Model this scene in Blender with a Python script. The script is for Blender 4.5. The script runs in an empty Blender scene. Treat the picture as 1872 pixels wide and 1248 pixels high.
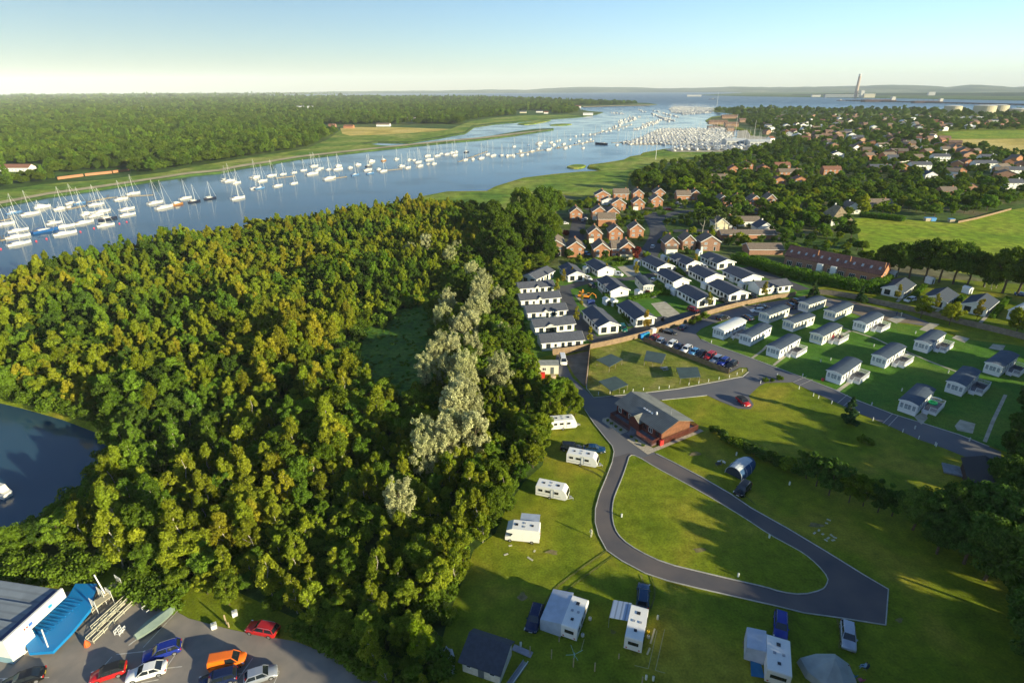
import bpy, bmesh, math, random
import numpy as np
from mathutils import Vector, Matrix, geometry
# ---------------------------------------------------------------- camera, world, sun, exposure
S = bpy.context.scene
COL = S.collection
CAM_H = 70.0
FPX = 1040.0                       # focal length in pixels of the 1872 px wide photograph
PITCH = math.atan(462.0/FPX); ROLL = math.radians(0.23)
REFF = 7.4e6                       # earth radius with refraction
cam_d = bpy.data.cameras.new('camera'); cam = bpy.data.objects.new('camera', cam_d); COL.objects.link(cam)
cam_d.sensor_width = 36; cam_d.lens = 36*FPX/1872; cam_d.clip_start = 0.5; cam_d.clip_end = 60000
cam.rotation_euler = (Matrix.Rotation(math.pi/2-PITCH, 3, 'X') @ Matrix.Rotation(-ROLL, 3, 'Z')).to_euler()
cam.location = (0, 0, CAM_H)
S.camera = cam
SUN_AZ = math.radians(-34)         # direction towards the sun, from +x, counter clockwise
SUN_EL = math.radians(14.5)
W = bpy.data.worlds.new('World'); S.world = W; W.use_nodes = True
nt = W.node_tree; nt.nodes.clear()
sky = nt.nodes.new('ShaderNodeTexSky'); sky.sky_type = 'NISHITA'; sky.sun_disc = False
sky.sun_elevation = SUN_EL; sky.sun_rotation = -(math.pi/2-SUN_AZ)
sky.altitude = 70; sky.air_density = 1.0; sky.dust_density = 0.3; sky.ozone_density = 4.0
bgn = nt.nodes.new('ShaderNodeBackground'); bgn.inputs['Strength'].default_value = 0.088
wo = nt.nodes.new('ShaderNodeOutputWorld')
nt.links.new(sky.outputs[0], bgn.inputs[0]); nt.links.new(bgn.outputs[0], wo.inputs[0])
sun_d = bpy.data.lights.new('sun', 'SUN'); sun_d.energy = 5.0; sun_d.angle = math.radians(0.6); sun_d.color = (1.0, 0.89, 0.60)
sun = bpy.data.objects.new('sun', sun_d); COL.objects.link(sun)
sdir = Vector((math.cos(SUN_EL)*math.cos(SUN_AZ), math.cos(SUN_EL)*math.sin(SUN_AZ), math.sin(SUN_EL)))
sun.rotation_euler = sdir.to_track_quat('Z', 'Y').to_euler()
S.view_settings.view_transform = 'Standard'; S.view_settings.look = 'None'; S.view_settings.exposure = 1.02; S.view_settings.gamma = 1
S.render.engine = 'CYCLES'
C_ = S.cycles
C_.max_bounces = 5; C_.diffuse_bounces = 3; C_.glossy_bounces = 2; C_.transmission_bounces = 2; C_.volume_bounces = 1; C_.transparent_max_bounces = 6
C_.use_denoising = True; C_.denoiser = 'OPENIMAGEDENOISE'; C_.use_adaptive_sampling = True; C_.adaptive_threshold = 0.02
C_.sample_clamp_indirect = 4.0; C_.caustics_reflective = False; C_.caustics_refractive = False
# ---------------------------------------------------------------- measured pixel -> place on the ground
def curv(x, y): return -(x*x+y*y)/(2*REFF)
def ray(px, py):
    x = px-936.0; y = 624.0-py
    x, y = x*math.cos(ROLL)+y*math.sin(ROLL), -x*math.sin(ROLL)+y*math.cos(ROLL)
    return Vector((x, FPX*math.cos(PITCH)+y*math.sin(PITCH), -FPX*math.sin(PITCH)+y*math.cos(PITCH)))
def P(px, py, z=0.0):
    d = ray(px, py); zc = z; t = 0
    for _ in range(6):
        dz = min(d.z, -1e-3)
        t = (zc-CAM_H)/dz
        zc = z+curv(d.x*t, d.y*t)
    return Vector((d.x*t, d.y*t, z))
def PX(v):                         # place -> pixel
    q = Vector(v)-Vector((0, 0, CAM_H))
    a = q.x; zf = q.y*math.cos(PITCH)-q.z*math.sin(PITCH); b = q.y*math.sin(PITCH)+q.z*math.cos(PITCH)
    x = FPX*a/max(zf, 1e-3); y = FPX*b/max(zf, 1e-3)
    x, y = x*math.cos(ROLL)-y*math.sin(ROLL), x*math.sin(ROLL)+y*math.cos(ROLL)
    return (936+x, 624-y) if zf > 0 else (1e6, 1e6)
def G(v): return Vector((v[0], v[1], (v[2] if len(v) > 2 else 0)+curv(v[0], v[1])))
R = random.Random(7)
# ---------------------------------------------------------------- materials
MATS = {}
def mat(name, col, rough=0.7, var=0.0, scale=1.0, col2=None, metal=0.0, bump=0.0, spec=0.3, objvar=0.0, detail=3.0, stripes=None):
    if name in MATS: return MATS[name]
    m = bpy.data.materials.new(name); m.use_nodes = True; MATS[name] = m
    n = m.node_tree; b = n.nodes['Principled BSDF']
    b.inputs['Roughness'].default_value = rough; b.inputs['Metallic'].default_value = metal
    b.inputs['Specular IOR Level'].default_value = spec
    c = (*col, 1)
    if var > 0 or col2 or stripes:
        tc = n.nodes.new('ShaderNodeTexCoord'); no = n.nodes.new('ShaderNodeTexNoise'); no.inputs['Scale'].default_value = scale; no.inputs['Detail'].default_value = detail
        n.links.new(tc.outputs['Object'], no.inputs['Vector'])
        rp = n.nodes.new('ShaderNodeValToRGB'); rp.color_ramp.elements[0].position = 0.35; rp.color_ramp.elements[1].position = 0.65
        a = col2 if col2 else tuple(v*(1-var) for v in col); e = col if col2 else tuple(min(1, v*(1+var)) for v in col)
        rp.color_ramp.elements[0].color = (*a, 1); rp.color_ramp.elements[1].color = (*e, 1)
        n.links.new(no.outputs['Fac'], rp.inputs[0]); out = rp.outputs[0]
        if stripes:
            ax, sc, dk = stripes
            sc = sc*0.2
            wv = n.nodes.new('ShaderNodeTexWave'); wv.bands_direction = ax; wv.inputs['Scale'].default_value = sc; wv.inputs['Distortion'].default_value = 0.0
            n.links.new(tc.outputs['Object'], wv.inputs['Vector'])
            r2 = n.nodes.new('ShaderNodeValToRGB'); r2.color_ramp.elements[0].position = 0.0; r2.color_ramp.elements[1].position = 0.35
            r2.color_ramp.elements[0].color = (dk, dk, dk, 1); r2.color_ramp.elements[1].color = (1, 1, 1, 1)
            n.links.new(wv.outputs['Color'], r2.inputs[0])
            mx = n.nodes.new('ShaderNodeMix'); mx.data_type = 'RGBA'; mx.blend_type = 'MULTIPLY'; mx.inputs['Factor'].default_value = 1
            n.links.new(out, mx.inputs['A']); n.links.new(r2.outputs[0], mx.inputs['B']); out = mx.outputs['Result']
        n.links.new(out, b.inputs['Base Color'])
        if bump:
            bp = n.nodes.new('ShaderNodeBump'); bp.inputs['Strength'].default_value = bump; bp.inputs['Distance'].default_value = 0.1
            n.links.new(no.outputs['Fac'], bp.inputs['Height']); n.links.new(bp.outputs[0], b.inputs['Normal'])
    else:
        b.inputs['Base Color'].default_value = c
    return m
def leaf_mat(name, col, alt, trans=0.3, hv=0.22, obj_alt=0.85, lvar=0.35):
    if name in MATS: return MATS[name]
    m = bpy.data.materials.new(name); m.use_nodes = True; MATS[name] = m
    n = m.node_tree; n.nodes.clear(); N = n.nodes.new; L = n.links.new
    oi = N('ShaderNodeObjectInfo'); ge = N('ShaderNodeNewGeometry')
    mx = N('ShaderNodeMix'); mx.data_type = 'RGBA'; mx.inputs['A'].default_value = (*col, 1); mx.inputs['B'].default_value = (*alt, 1)
    mr = N('ShaderNodeMath'); mr.operation = 'MULTIPLY'; mr.inputs[1].default_value = obj_alt; L(oi.outputs['Random'], mr.inputs[0]); L(mr.outputs[0], mx.inputs['Factor'])
    # second random number from the first for the brightness of the tree
    m1 = N('ShaderNodeMath'); m1.operation = 'MULTIPLY'; m1.inputs[1].default_value = 91.7; L(oi.outputs['Random'], m1.inputs[0])
    fr = N('ShaderNodeMath'); fr.operation = 'FRACT'; L(m1.outputs[0], fr.inputs[0])
    r1 = N('ShaderNodeMapRange'); r1.inputs['To Min'].default_value = 1-hv; r1.inputs['To Max'].default_value = 1+hv*1.2; L(fr.outputs[0], r1.inputs['Value'])
    r2 = N('ShaderNodeMapRange'); r2.inputs['To Min'].default_value = 1-lvar; r2.inputs['To Max'].default_value = 1+lvar; L(ge.outputs['Random Per Island'], r2.inputs['Value'])
    mm = N('ShaderNodeMath'); mm.operation = 'MULTIPLY'; L(r1.outputs[0], mm.inputs[0]); L(r2.outputs[0], mm.inputs[1])
    vm = N('ShaderNodeVectorMath'); vm.operation = 'SCALE'; L(mx.outputs['Result'], vm.inputs[0]); L(mm.outputs[0], vm.inputs['Scale'])
    d = N('ShaderNodeBsdfDiffuse'); t = N('ShaderNodeBsdfTranslucent'); s = N('ShaderNodeMixShader'); s.inputs[0].default_value = trans
    L(vm.outputs[0], d.inputs[0]); L(vm.outputs[0], t.inputs[0]); L(d.outputs[0], s.inputs[1]); L(t.outputs[0], s.inputs[2])
    o = N('ShaderNodeOutputMaterial'); L(s.outputs[0], o.inputs[0])
    return m
# ---------------------------------------------------------------- mesh collector
class MB:
    def __init__(s): s.v = []; s.f = []; s.m = []
    def poly(s, pts, mi=0):
        b = len(s.v); s.v += [tuple(p) for p in pts]; s.f.append(tuple(range(b, b+len(pts)))); s.m.append(mi); return s
    def hexa(s, c, mi=0):            # 8 corners: bottom ccw, top ccw
        b = len(s.v); s.v += [tuple(p) for p in c]
        for q in ((3, 2, 1, 0), (4, 5, 6, 7), (0, 1, 5, 4), (1, 2, 6, 5), (2, 3, 7, 6), (3, 0, 4, 7)):
            s.f.append(tuple(b+i for i in q)); s.m.append(mi)
        return s
    def box(s, x0, y0, z0, x1, y1, z1, mi=0):
        return s.hexa([(x0, y0, z0), (x1, y0, z0), (x1, y1, z0), (x0, y1, z0), (x0, y0, z1), (x1, y0, z1), (x1, y1, z1), (x0, y1, z1)], mi)
    def prism(s, pts, z0, z1, mi=0):
        b = len(s.v); n = len(pts); s.v += [(p[0], p[1], z0) for p in pts]+[(p[0], p[1], z1) for p in pts]
        s.f.append(tuple(b+i for i in reversed(range(n)))); s.f.append(tuple(b+n+i for i in range(n))); s.m += [mi, mi]
        for i in range(n):
            j = (i+1) % n; s.f.append((b+i, b+j, b+n+j, b+n+i)); s.m.append(mi)
        return s
    def loft(s, rings, mi=0, caps=True):
        b = len(s.v); n = len(rings[0])
        for r in rings: s.v += [tuple(p) for p in r]
        for k in range(len(rings)-1):
            for i in range(n):
                j = (i+1) % n; s.f.append((b+k*n+i, b+k*n+j, b+(k+1)*n+j, b+(k+1)*n+i)); s.m.append(mi)
        if caps:
            s.f.append(tuple(b+i for i in reversed(range(n)))); s.f.append(tuple(b+(len(rings)-1)*n+i for i in range(n))); s.m += [mi, mi]
        return s
    def tube(s, pts, r, n=6, mi=0, r2=None):
        pts = [Vector(p) for p in pts]; rings = []
        for i, p in enumerate(pts):
            d = (pts[min(i+1, len(pts)-1)]-pts[max(i-1, 0)])
            d = d.normalized() if d.length > 1e-6 else Vector((0, 0, 1))
            a = d.orthogonal().normalized(); c = d.cross(a)
            rr = r if r2 is None else r+(r2-r)*i/(len(pts)-1)
            rings.append([p+a*rr*math.cos(2*math.pi*k/n)+c*rr*math.sin(2*math.pi*k/n) for k in range(n)])
        return s.loft(rings, mi)
    def cyl(s, x, y, z0, z1, r, n=10, mi=0, r2=None):
        r2 = r if r2 is None else r2
        return s.loft([[(x+q*math.cos(2*math.pi*k/n), y+q*math.sin(2*math.pi*k/n), z) for k in range(n)] for z, q in ((z0, r), (z1, r2))], mi)
    def blob(s, c, rx, ry, rz, n=8, m=5, mi=0):
        rings = []
        for i in range(m+1):
            a = -math.pi/2+math.pi*(i+0.02)/(m+0.04); 
            rings.append([(c[0]+rx*math.cos(a)*math.cos(2*math.pi*k/n), c[1]+ry*math.cos(a)*math.sin(2*math.pi*k/n), c[2]+rz*math.sin(a)) for k in range(n)])
        return s.loft(rings, mi)
    def build(s, name, mats, parent=None, smooth=False):
        me = bpy.data.meshes.new(name); me.from_pydata(s.v, [], s.f)
        if not isinstance(mats, (list, tuple)): mats = [mats]
        for m in mats: me.materials.append(m)
        if len(mats) > 1: me.polygons.foreach_set('material_index', s.m)
        if smooth: me.polygons.foreach_set('use_smooth', [True]*len(s.f))
        me.update()
        return link(name, me, parent)
def link(name, me, parent=None):
    o = bpy.data.objects.new(name, me); COL.objects.link(o)
    if parent is not None: o.parent = parent
    return o
def tag(o, label=None, cat=None, group=None, kind=None):
    if label: o['label'] = label
    if cat: o['category'] = cat
    if group: o['group'] = group
    if kind: o['kind'] = kind
    return o
def thing(name, label, cat, loc=(0, 0, 0), rz=0.0, group=None):
    o = bpy.data.objects.new(name, None); COL.objects.link(o); o.empty_display_size = 0.3
    o.location = G(loc); o.rotation_euler = (0, 0, rz)
    return tag(o, label, cat, group)
def copy_tree(o, parent=None):
    c = o.copy(); COL.objects.link(c)
    if parent is not None:
        c.parent = parent
    for ch in [q for q in o.children]: copy_tree(ch, c)
    return c
# ---------------------------------------------------------------- polygons on the ground
def inpoly(x, y, poly):
    c = False; n = len(poly); j = n-1
    for i in range(n):
        xi, yi = poly[i][0], poly[i][1]; xj, yj = poly[j][0], poly[j][1]
        if (yi > y) != (yj > y) and x < (xj-xi)*(y-yi)/(yj-yi)+xi: c = not c
        j = i
    return c
def pp(pxs): return [P(*q) for q in pxs]
def smooth_poly(pts, it=2, closed=True):
    for _ in range(it):
        o = []; n = len(pts)
        for i in range(n if closed else n-1):
            a = Vector(pts[i]); b = Vector(pts[(i+1) % n]); o += [a*0.75+b*0.25, a*0.25+b*0.75]
        if not closed: o = [Vector(pts[0])]+o+[Vector(pts[-1])]
        pts = o
    return pts
def sheet(name, pts, z, m, label=None, skirt=0.0, drop=0.0, step=None, kind='structure', extra=None):
    """flat ground sheet over an outline of ground points; follows the earth's curve"""
    pts = [Vector((p[0], p[1], 0)) for p in pts]
    area = sum(pts[i-1].x*pts[i].y-pts[i].x*pts[i-1].y for i in range(len(pts)))
    if area < 0: pts = pts[::-1]
    n = len(pts); v2 = [Vector((p.x, p.y)) for p in pts]
    if step:
        xs = [p.x for p in pts]; ys = [p.y for p in pts]; rr = random.Random(3)
        gx = min(xs)
        while gx < max(xs):
            gy = min(ys)
            while gy < max(ys):
                if inpoly(gx, gy, pts): v2.append(Vector((gx+rr.uniform(-.2, .2)*step, gy+rr.uniform(-.2, .2)*step)))
                gy += step
            gx += step
        v2 = v2[:n]+[q for q in v2[n:] if inpoly(q.x, q.y, pts)]
    edges = [(i, (i+1) % n) for i in range(n)]
    vo, eo, fo, _, _, _ = geometry.delaunay_2d_cdt(v2, edges, [], 1, 1e-4)
    vs = [(v.x, v.y, z+curv(v.x, v.y)) for v in vo]
    fs = []
    for f in fo:
        cx = sum(vo[i].x for i in f)/len(f); cy = sum(vo[i].y for i in f)/len(f)
        if inpoly(cx, cy, pts):
            a, b_, c = vo[f[0]], vo[f[1]], vo[f[2]]
            fs.append(tuple(f) if (b_-a).cross(c-a) > 0 else tuple(reversed(f)))
    if skirt:
        b = len(vs)
        for i in range(n):
            d = (pts[(i+1) % n]-pts[i-1]).normalized(); nn = Vector((d.y, -d.x, 0))
            q = pts[i]+nn*skirt
            vs.append((pts[i].x, pts[i].y, z+curv(pts[i].x, pts[i].y))); vs.append((q.x, q.y, z-drop+curv(q.x, q.y)))
        for i in range(n):
            j = (i+1) % n; fs.append((b+2*i, b+2*i+1, b+2*j+1, b+2*j))
    me = bpy.data.meshes.new(name); me.from_pydata(vs, [], fs); me.materials.append(m); me.update()
    o = link(name, me)
    tag(o, label, None, None, kind)
    return o
def strip_pts(path, w, closed=False):
    path = [Vector((p[0], p[1], 0)) for p in path]; L = []; Rr = []; n = len(path)
    for i, p in enumerate(path):
        a = path[(i-1) % n] if (closed or i > 0) else p; b = path[(i+1) % n] if (closed or i < n-1) else p
        d = (b-a).normalized(); nn = Vector((-d.y, d.x, 0))
        L.append(p+nn*w/2); Rr.append(p-nn*w/2)
    return L, Rr
def strip(name, path, w, z, m, label=None, closed=False, h=0.0, kind='structure', parent=None):
    L, Rr = strip_pts(path, w, closed); n = len(L); mb = MB()
    for i in range(n if closed else n-1):
        j = (i+1) % n
        if h: mb.hexa([(Rr[i].x, Rr[i].y, z), (Rr[j].x, Rr[j].y, z), (L[j].x, L[j].y, z), (L[i].x, L[i].y, z), (Rr[i].x, Rr[i].y, z+h), (Rr[j].x, Rr[j].y, z+h), (L[j].x, L[j].y, z+h), (L[i].x, L[i].y, z+h)])
        else: mb.poly([(Rr[i].x, Rr[i].y, z), (Rr[j].x, Rr[j].y, z), (L[j].x, L[j].y, z), (L[i].x, L[i].y, z)])
    o = mb.build(name, m, parent)
    return tag(o, label, None, None, kind)
# ================================================================ water
def water_material():
    m = bpy.data.materials.new('river_water'); m.use_nodes = True; n = m.node_tree; b = n.nodes['Principled BSDF']
    b.inputs['Base Color'].default_value = (0.03, 0.075, 0.115, 1); b.inputs['Roughness'].default_value = 0.08; b.inputs['IOR'].default_value = 1.33
    tc = n.nodes.new('ShaderNodeTexCoord'); mp = n.nodes.new('ShaderNodeMapping'); mp.inputs['Scale'].default_value = (0.6, 1.0, 1)
    no = n.nodes.new('ShaderNodeTexNoise'); no.inputs['Scale'].default_value = 0.9; no.inputs['Detail'].default_value = 4
    n2 = n.nodes.new('ShaderNodeTexNoise'); n2.inputs['Scale'].default_value = 0.02; n2.inputs['Detail'].default_value = 3
    rr = n.nodes.new('ShaderNodeMapRange'); rr.inputs['From Min'].default_value = 0.35; rr.inputs['From Max'].default_value = 0.65; rr.inputs['To Min'].default_value = 0.05; rr.inputs['To Max'].default_value = 0.2
    bp = n.nodes.new('ShaderNodeBump'); bp.inputs['Strength'].default_value = 0.12; bp.inputs['Distance'].default_value = 0.05
    L = n.links.new
    L(tc.outputs['Object'], mp.inputs[0]); L(mp.outputs[0], no.inputs['Vector']); L(tc.outputs['Object'], n2.inputs['Vector'])
    L(n2.outputs['Fac'], rr.inputs['Value'])
    ln = n.nodes.new('ShaderNodeVectorMath'); ln.operation = 'LENGTH'; L(tc.outputs['Object'], ln.inputs[0])     # open water is choppier than the sheltered river
    r3 = n.nodes.new('ShaderNodeMapRange'); r3.inputs['From Min'].default_value = 1500; r3.inputs['From Max'].default_value = 3500; r3.inputs['To Max'].default_value = 0.28; L(ln.outputs['Value'], r3.inputs['Value'])
    ad = n.nodes.new('ShaderNodeMath'); L(rr.outputs[0], ad.inputs[0]); L(r3.outputs[0], ad.inputs[1]); L(ad.outputs[0], b.inputs['Roughness'])
    L(no.outputs['Fac'], bp.inputs['Height']); L(bp.outputs[0], b.inputs['Normal'])
    return m
WATER = water_material()
def ring_plane(name, z, m):
    rs = [0, 40, 100, 200, 350, 550, 800, 1200, 1700, 2400, 3300, 4500, 6000, 8000, 10500, 13500, 17000, 21000, 26000, 32000, 38000]; n = 72
    vs = [(0, 0, z)]; fs = []
    for r in rs[1:]:
        for k in range(n):
            x = r*math.cos(2*math.pi*k/n); y = r*math.sin(2*math.pi*k/n); vs.append((x, y, z+curv(x, y)))
    for k in range(n): fs.append((0, 1+k, 1+(k+1) % n))
    for i in range(len(rs)-2):
        a = 1+i*n; b = 1+(i+1)*n
        for k in range(n): fs.append((a+k, b+k, b+(k+1) % n, a+(k+1) % n))
    me = bpy.data.meshes.new(name); me.from_pydata(vs, [], fs); me.materials.append(m)
    return tag(link(name, me), None, None, None, 'structure')
ring_plane('water', -1.3, WATER)
# ================================================================ ground materials
def grass_mat(name, a, b, c, s1=0.06, s2=0.9, patch=0.5):
    m = bpy.data.materials.new(name); m.use_nodes = True; n = m.node_tree; p = n.nodes['Principled BSDF']; p.inputs['Roughness'].default_value = 0.85; p.inputs['Specular IOR Level'].default_value = 0.1
    N = n.nodes.new; L = n.links.new; tc = N('ShaderNodeTexCoord')
    def noise(s, d, ds=0):
        q = N('ShaderNodeTexNoise'); q.inputs['Scale'].default_value = s; q.inputs['Detail'].default_value = d; q.inputs['Distortion'].default_value = ds; L(tc.outputs['Object'], q.inputs['Vector']); return q
    n1 = noise(s1, 5, 0.6); n2 = noise(s2, 4); n3 = noise(s2*6, 3)
    r1 = N('ShaderNodeValToRGB'); e = r1.color_ramp.elements; e[0].position = 0.36; e[0].color = (*a, 1); e[1].position = 0.64; e[1].color = (*c, 1); q = e.new(0.5); q.color = (*b, 1)
    L(n1.outputs['Fac'], r1.inputs[0])
    mr = N('ShaderNodeMapRange'); mr.inputs['From Min'].default_value = .3; mr.inputs['From Max'].default_value = .7; mr.inputs['To Min'].default_value = 1-patch; mr.inputs['To Max'].default_value = 1+patch; L(n2.outputs['Fac'], mr.inputs['Value'])
    m3 = N('ShaderNodeMapRange'); m3.inputs['From Min'].default_value = .3; m3.inputs['From Max'].default_value = .7; m3.inputs['To Min'].default_value = .75; m3.inputs['To Max'].default_value = 1.25; L(n3.outputs['Fac'], m3.inputs['Value'])
    mu = N('ShaderNodeMath'); mu.operation = 'MULTIPLY'; L(mr.outputs[0], mu.inputs[0]); L(m3.outputs[0], mu.inputs[1])
    v = N('ShaderNodeVectorMath'); v.operation = 'SCALE'; L(r1.outputs[0], v.inputs[0]); L(mu.outputs[0], v.inputs['Scale']); L(v.outputs[0], p.inputs['Base Color'])
    ad = N('ShaderNodeMath'); ad.operation = 'ADD'; L(n2.outputs['Fac'], ad.inputs[0]); L(n3.outputs['Fac'], ad.inputs[1])
    bp = N('ShaderNodeBump'); bp.inputs['Strength'].default_value = 0.5; bp.inputs['Distance'].default_value = 0.12; L(ad.outputs[0], bp.inputs['Height']); L(bp.outputs[0], p.inputs['Normal'])
    MATS[name] = m; return m
GRASS = grass_mat('camp_grass', (0.120, 0.167, 0.009), (0.179, 0.213, 0.013), (0.266, 0.244, 0.024), 0.06, 0.5, 0.25)
LAWN = grass_mat('mown_lawn', (0.060, 0.156, 0.018), (0.078, 0.180, 0.019), (0.120, 0.198, 0.024), 0.05, 0.5, 0.16)
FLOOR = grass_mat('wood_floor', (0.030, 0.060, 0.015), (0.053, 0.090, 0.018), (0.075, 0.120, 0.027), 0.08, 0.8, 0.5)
MEADOW = grass_mat('meadow_grass', (0.150, 0.240, 0.012), (0.220, 0.300, 0.016), (0.290, 0.320, 0.030), 0.03, 0.25, 0.4)
MARSH = grass_mat('marsh_grass', (0.099, 0.187, 0.022), (0.187, 0.253, 0.031), (0.297, 0.308, 0.072), 0.02, 0.12, 0.4)
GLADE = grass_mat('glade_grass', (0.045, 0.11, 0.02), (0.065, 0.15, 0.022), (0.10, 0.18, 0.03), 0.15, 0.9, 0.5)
STUBBLE = grass_mat('dry_grass', (0.42, 0.33, 0.07), (0.55, 0.42, 0.10), (0.62, 0.48, 0.16), 0.015, 0.05, 0.15)
PLAYG = grass_mat('worn_grass', (0.132, 0.176, 0.022), (0.187, 0.204, 0.033), (0.275, 0.253, 0.066), 0.12, 0.8, 0.25)
FARLAND = grass_mat('far_land', (0.05, 0.10, 0.02), (0.07, 0.12, 0.025), (0.12, 0.15, 0.04), 0.003, 0.03, 0.4)
TOWNLAND = grass_mat('town_ground', (0.053, 0.098, 0.018), (0.083, 0.128, 0.027), (0.165, 0.150, 0.075), 0.02, 0.15, 0.4)
SAND = mat('beach_sand', (0.42, 0.34, 0.2), 0.9, 0.25, 0.05)
def tarmac(name, base, brown, s=0.12):
    return mat(name, base, 0.82, col2=brown, scale=s, bump=0.15, detail=8)
TAR_LOOP = tarmac('loop_tarmac', (0.085, 0.082, 0.09), (0.15, 0.125, 0.115))
TAR = tarmac('road_tarmac', (0.11, 0.115, 0.13), (0.165, 0.155, 0.155), 0.08)
TAR_PARK = tarmac('car_park_tarmac', (0.21, 0.19, 0.17), (0.29, 0.25, 0.21), 0.35)
TAR_DARK = tarmac('estate_tarmac', (0.06, 0.062, 0.07), (0.085, 0.085, 0.09))
DIRT = mat('yard_gravel', (0.26, 0.20, 0.14), 0.95, col2=(0.17, 0.13, 0.09), scale=0.35, bump=0.3, detail=8)
CONC = mat('pale_concrete', (0.42, 0.38, 0.29), 0.9, 0.18, 0.6, detail=6)
KERB = mat('kerb_stone', (0.42, 0.41, 0.37), 0.85, 0.15, 1.0)
GRAVEL = mat('beige_gravel', (0.42, 0.36, 0.27), 0.95, 0.2, 3.0)
# ================================================================ land masses
rivershore = [(-260, 640), (-120, 575), (0, 532), (130, 490), (250, 458), (400, 436), (560, 414), (640, 398), (700, 382), (775, 358), (818, 350), (890, 349), (905, 341), (957, 325), (1015, 318), (1060, 314),
              (1100, 312), (1092, 307), (1076, 305), (1078, 301), (1110, 297), (1140, 292), (1152, 286), (1172, 283), (1176, 279), (1217, 272), (1290, 271), (1345, 270), (1362, 264), (1372, 250), (1366, 240), (1330, 232), (1296, 225), (1290, 220), (1300, 214), (1345, 208),
              (1300, 203), (1296, 197.5), (1372, 197.4), (1426, 197.4), (1535, 199), (1639, 199.2), (1718, 199.6), (1790, 203), (1872, 202.5), (2300, 203)]
near_land = pp(rivershore)+[Vector((4500, 1500, 0)), Vector((2500, -1500, 0)), Vector((-600, -1500, 0)), Vector((-520, -200, 0)), Vector((-300, -20, 0))] + pp([(-500, 1190), (-250, 1120), (-60, 1030), (0, 1022), (70, 990), (135, 948), (172, 902), (212, 862), (222, 808), (190, 776), (125, 752), (60, 734), (0, 720), (-90, 716), (-200, 736), (-330, 756)])
sheet('ground', near_land, 0.0, GRASS, skirt=3.5, drop=2.6, step=400)
lbank = [(-700, 480), (-300, 425), (0, 374), (86, 357), (182, 344), (260, 332), (346, 319), (400, 314.5), (440, 306), (486, 299), (544, 289), (625, 280), (717, 270), (804, 261), (880, 254.5), (940, 247), (985, 240.5), (1011, 236.5), (1012, 234.5), (975, 236), (940, 241), (900, 248), (830, 257), (760, 263), (700, 267.5), (654, 266), (690, 259), (746, 260.5), (800, 252), (850, 243), (866, 232), (900, 227), (957, 222), (1012, 217), (1062, 213.5), (1090, 209), (1102, 205), (1075, 203), (1050, 198), (1066, 195), (1130, 194), (1185, 193), (1201, 190.8), (1185, 188.5), (1050, 185.5), (900, 179.5), (800, 178), (500, 176.6), (400, 175.8), (330, 174.4)]
far_l = pp(lbank)+[Vector((-2600, 10500, 0)), Vector((-12500, 11500, 0)), Vector((-14000, 3000, 0)), Vector((-2500, 300, 0))]
sheet('far_bank_ground', far_l, 0.0, FARLAND, skirt=4, drop=2.6, step=700)
far_shore = pp([(1270, 174.2), (1372, 176.4), (1435, 177.2), (1573, 179), (1644, 180), (1760, 182), (1872, 184), (2500, 187)])+[Vector((16000, 6000, 0)), Vector((13000, 11500, 0)), Vector((4300, 11500, 0)), Vector((3500, 9500, 0))]
sheet('far_shore_ground', far_shore, 0.5, FARLAND, skirt=6, drop=2.6, step=900)
def level(i): return 0.012*i
# near wood floor
WOOD = pp([(-260, 640), (-120, 575), (0, 532), (130, 490), (250, 458), (400, 436), (560, 414), (640, 400), (700, 390), (775, 384), (860, 385), (905, 392), (930, 398), (990, 400), (1020, 425), (1018, 470), (985, 500), (945, 515), (940, 560), (955, 620), (975, 660), (990, 700), (1035, 712), (1052, 740), (1035, 762), (1008, 782), (992, 850), (958, 880), (925, 930), (905, 975), (866, 1005), (846, 1060), (822, 1120), (808, 1170), (800, 1260), (690, 1262), (610, 1185), (545, 1132), (440, 1084), (350, 1062), (290, 1058), (230, 1042), (150, 1018), (70, 1022), (0, 1036), (-100, 1080), (-60, 1050), (0, 1022), (70, 990), (135, 948), (172, 902), (212, 862), (222, 808), (190, 776), (125, 752), (60, 734), (0, 720), (-90, 716), (-200, 736), (-330, 756)])
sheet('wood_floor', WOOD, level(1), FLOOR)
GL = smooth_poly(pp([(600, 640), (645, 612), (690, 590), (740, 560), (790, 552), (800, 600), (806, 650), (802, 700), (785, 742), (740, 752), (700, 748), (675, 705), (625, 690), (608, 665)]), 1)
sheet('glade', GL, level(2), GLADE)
sheet('riverside_marsh', pp([(700, 385), (775, 360), (818, 352), (890, 351), (908, 343), (957, 327), (1015, 320), (1060, 316), (1100, 313), (1094, 308), (1080, 303), (1112, 299), (1142, 294), (1155, 288), (1174, 285), (1178, 281), (1217, 274), (1290, 273), (1340, 273), (1330, 283), (1260, 292), (1200, 297), (1150, 315), (1145, 335), (1150, 352), (1060, 358), (1000, 350), (905, 388), (860, 384), (775, 383)]), level(2), MARSH)
for i, isl in enumerate([[(1035, 303.5), (1047, 300), (1065, 299.5), (1072, 302), (1060, 306), (1045, 306)], [(1000, 228.5), (1020, 226), (1050, 226), (1030, 229)], [(940, 226), (975, 222), (1009, 218.5), (1000, 222), (965, 228)]]):
    sheet('marsh_island', smooth_poly(pp(isl), 1), -0.4, MARSH, 'low grassy marsh island in the river', skirt=1.5, drop=1.5)
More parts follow.
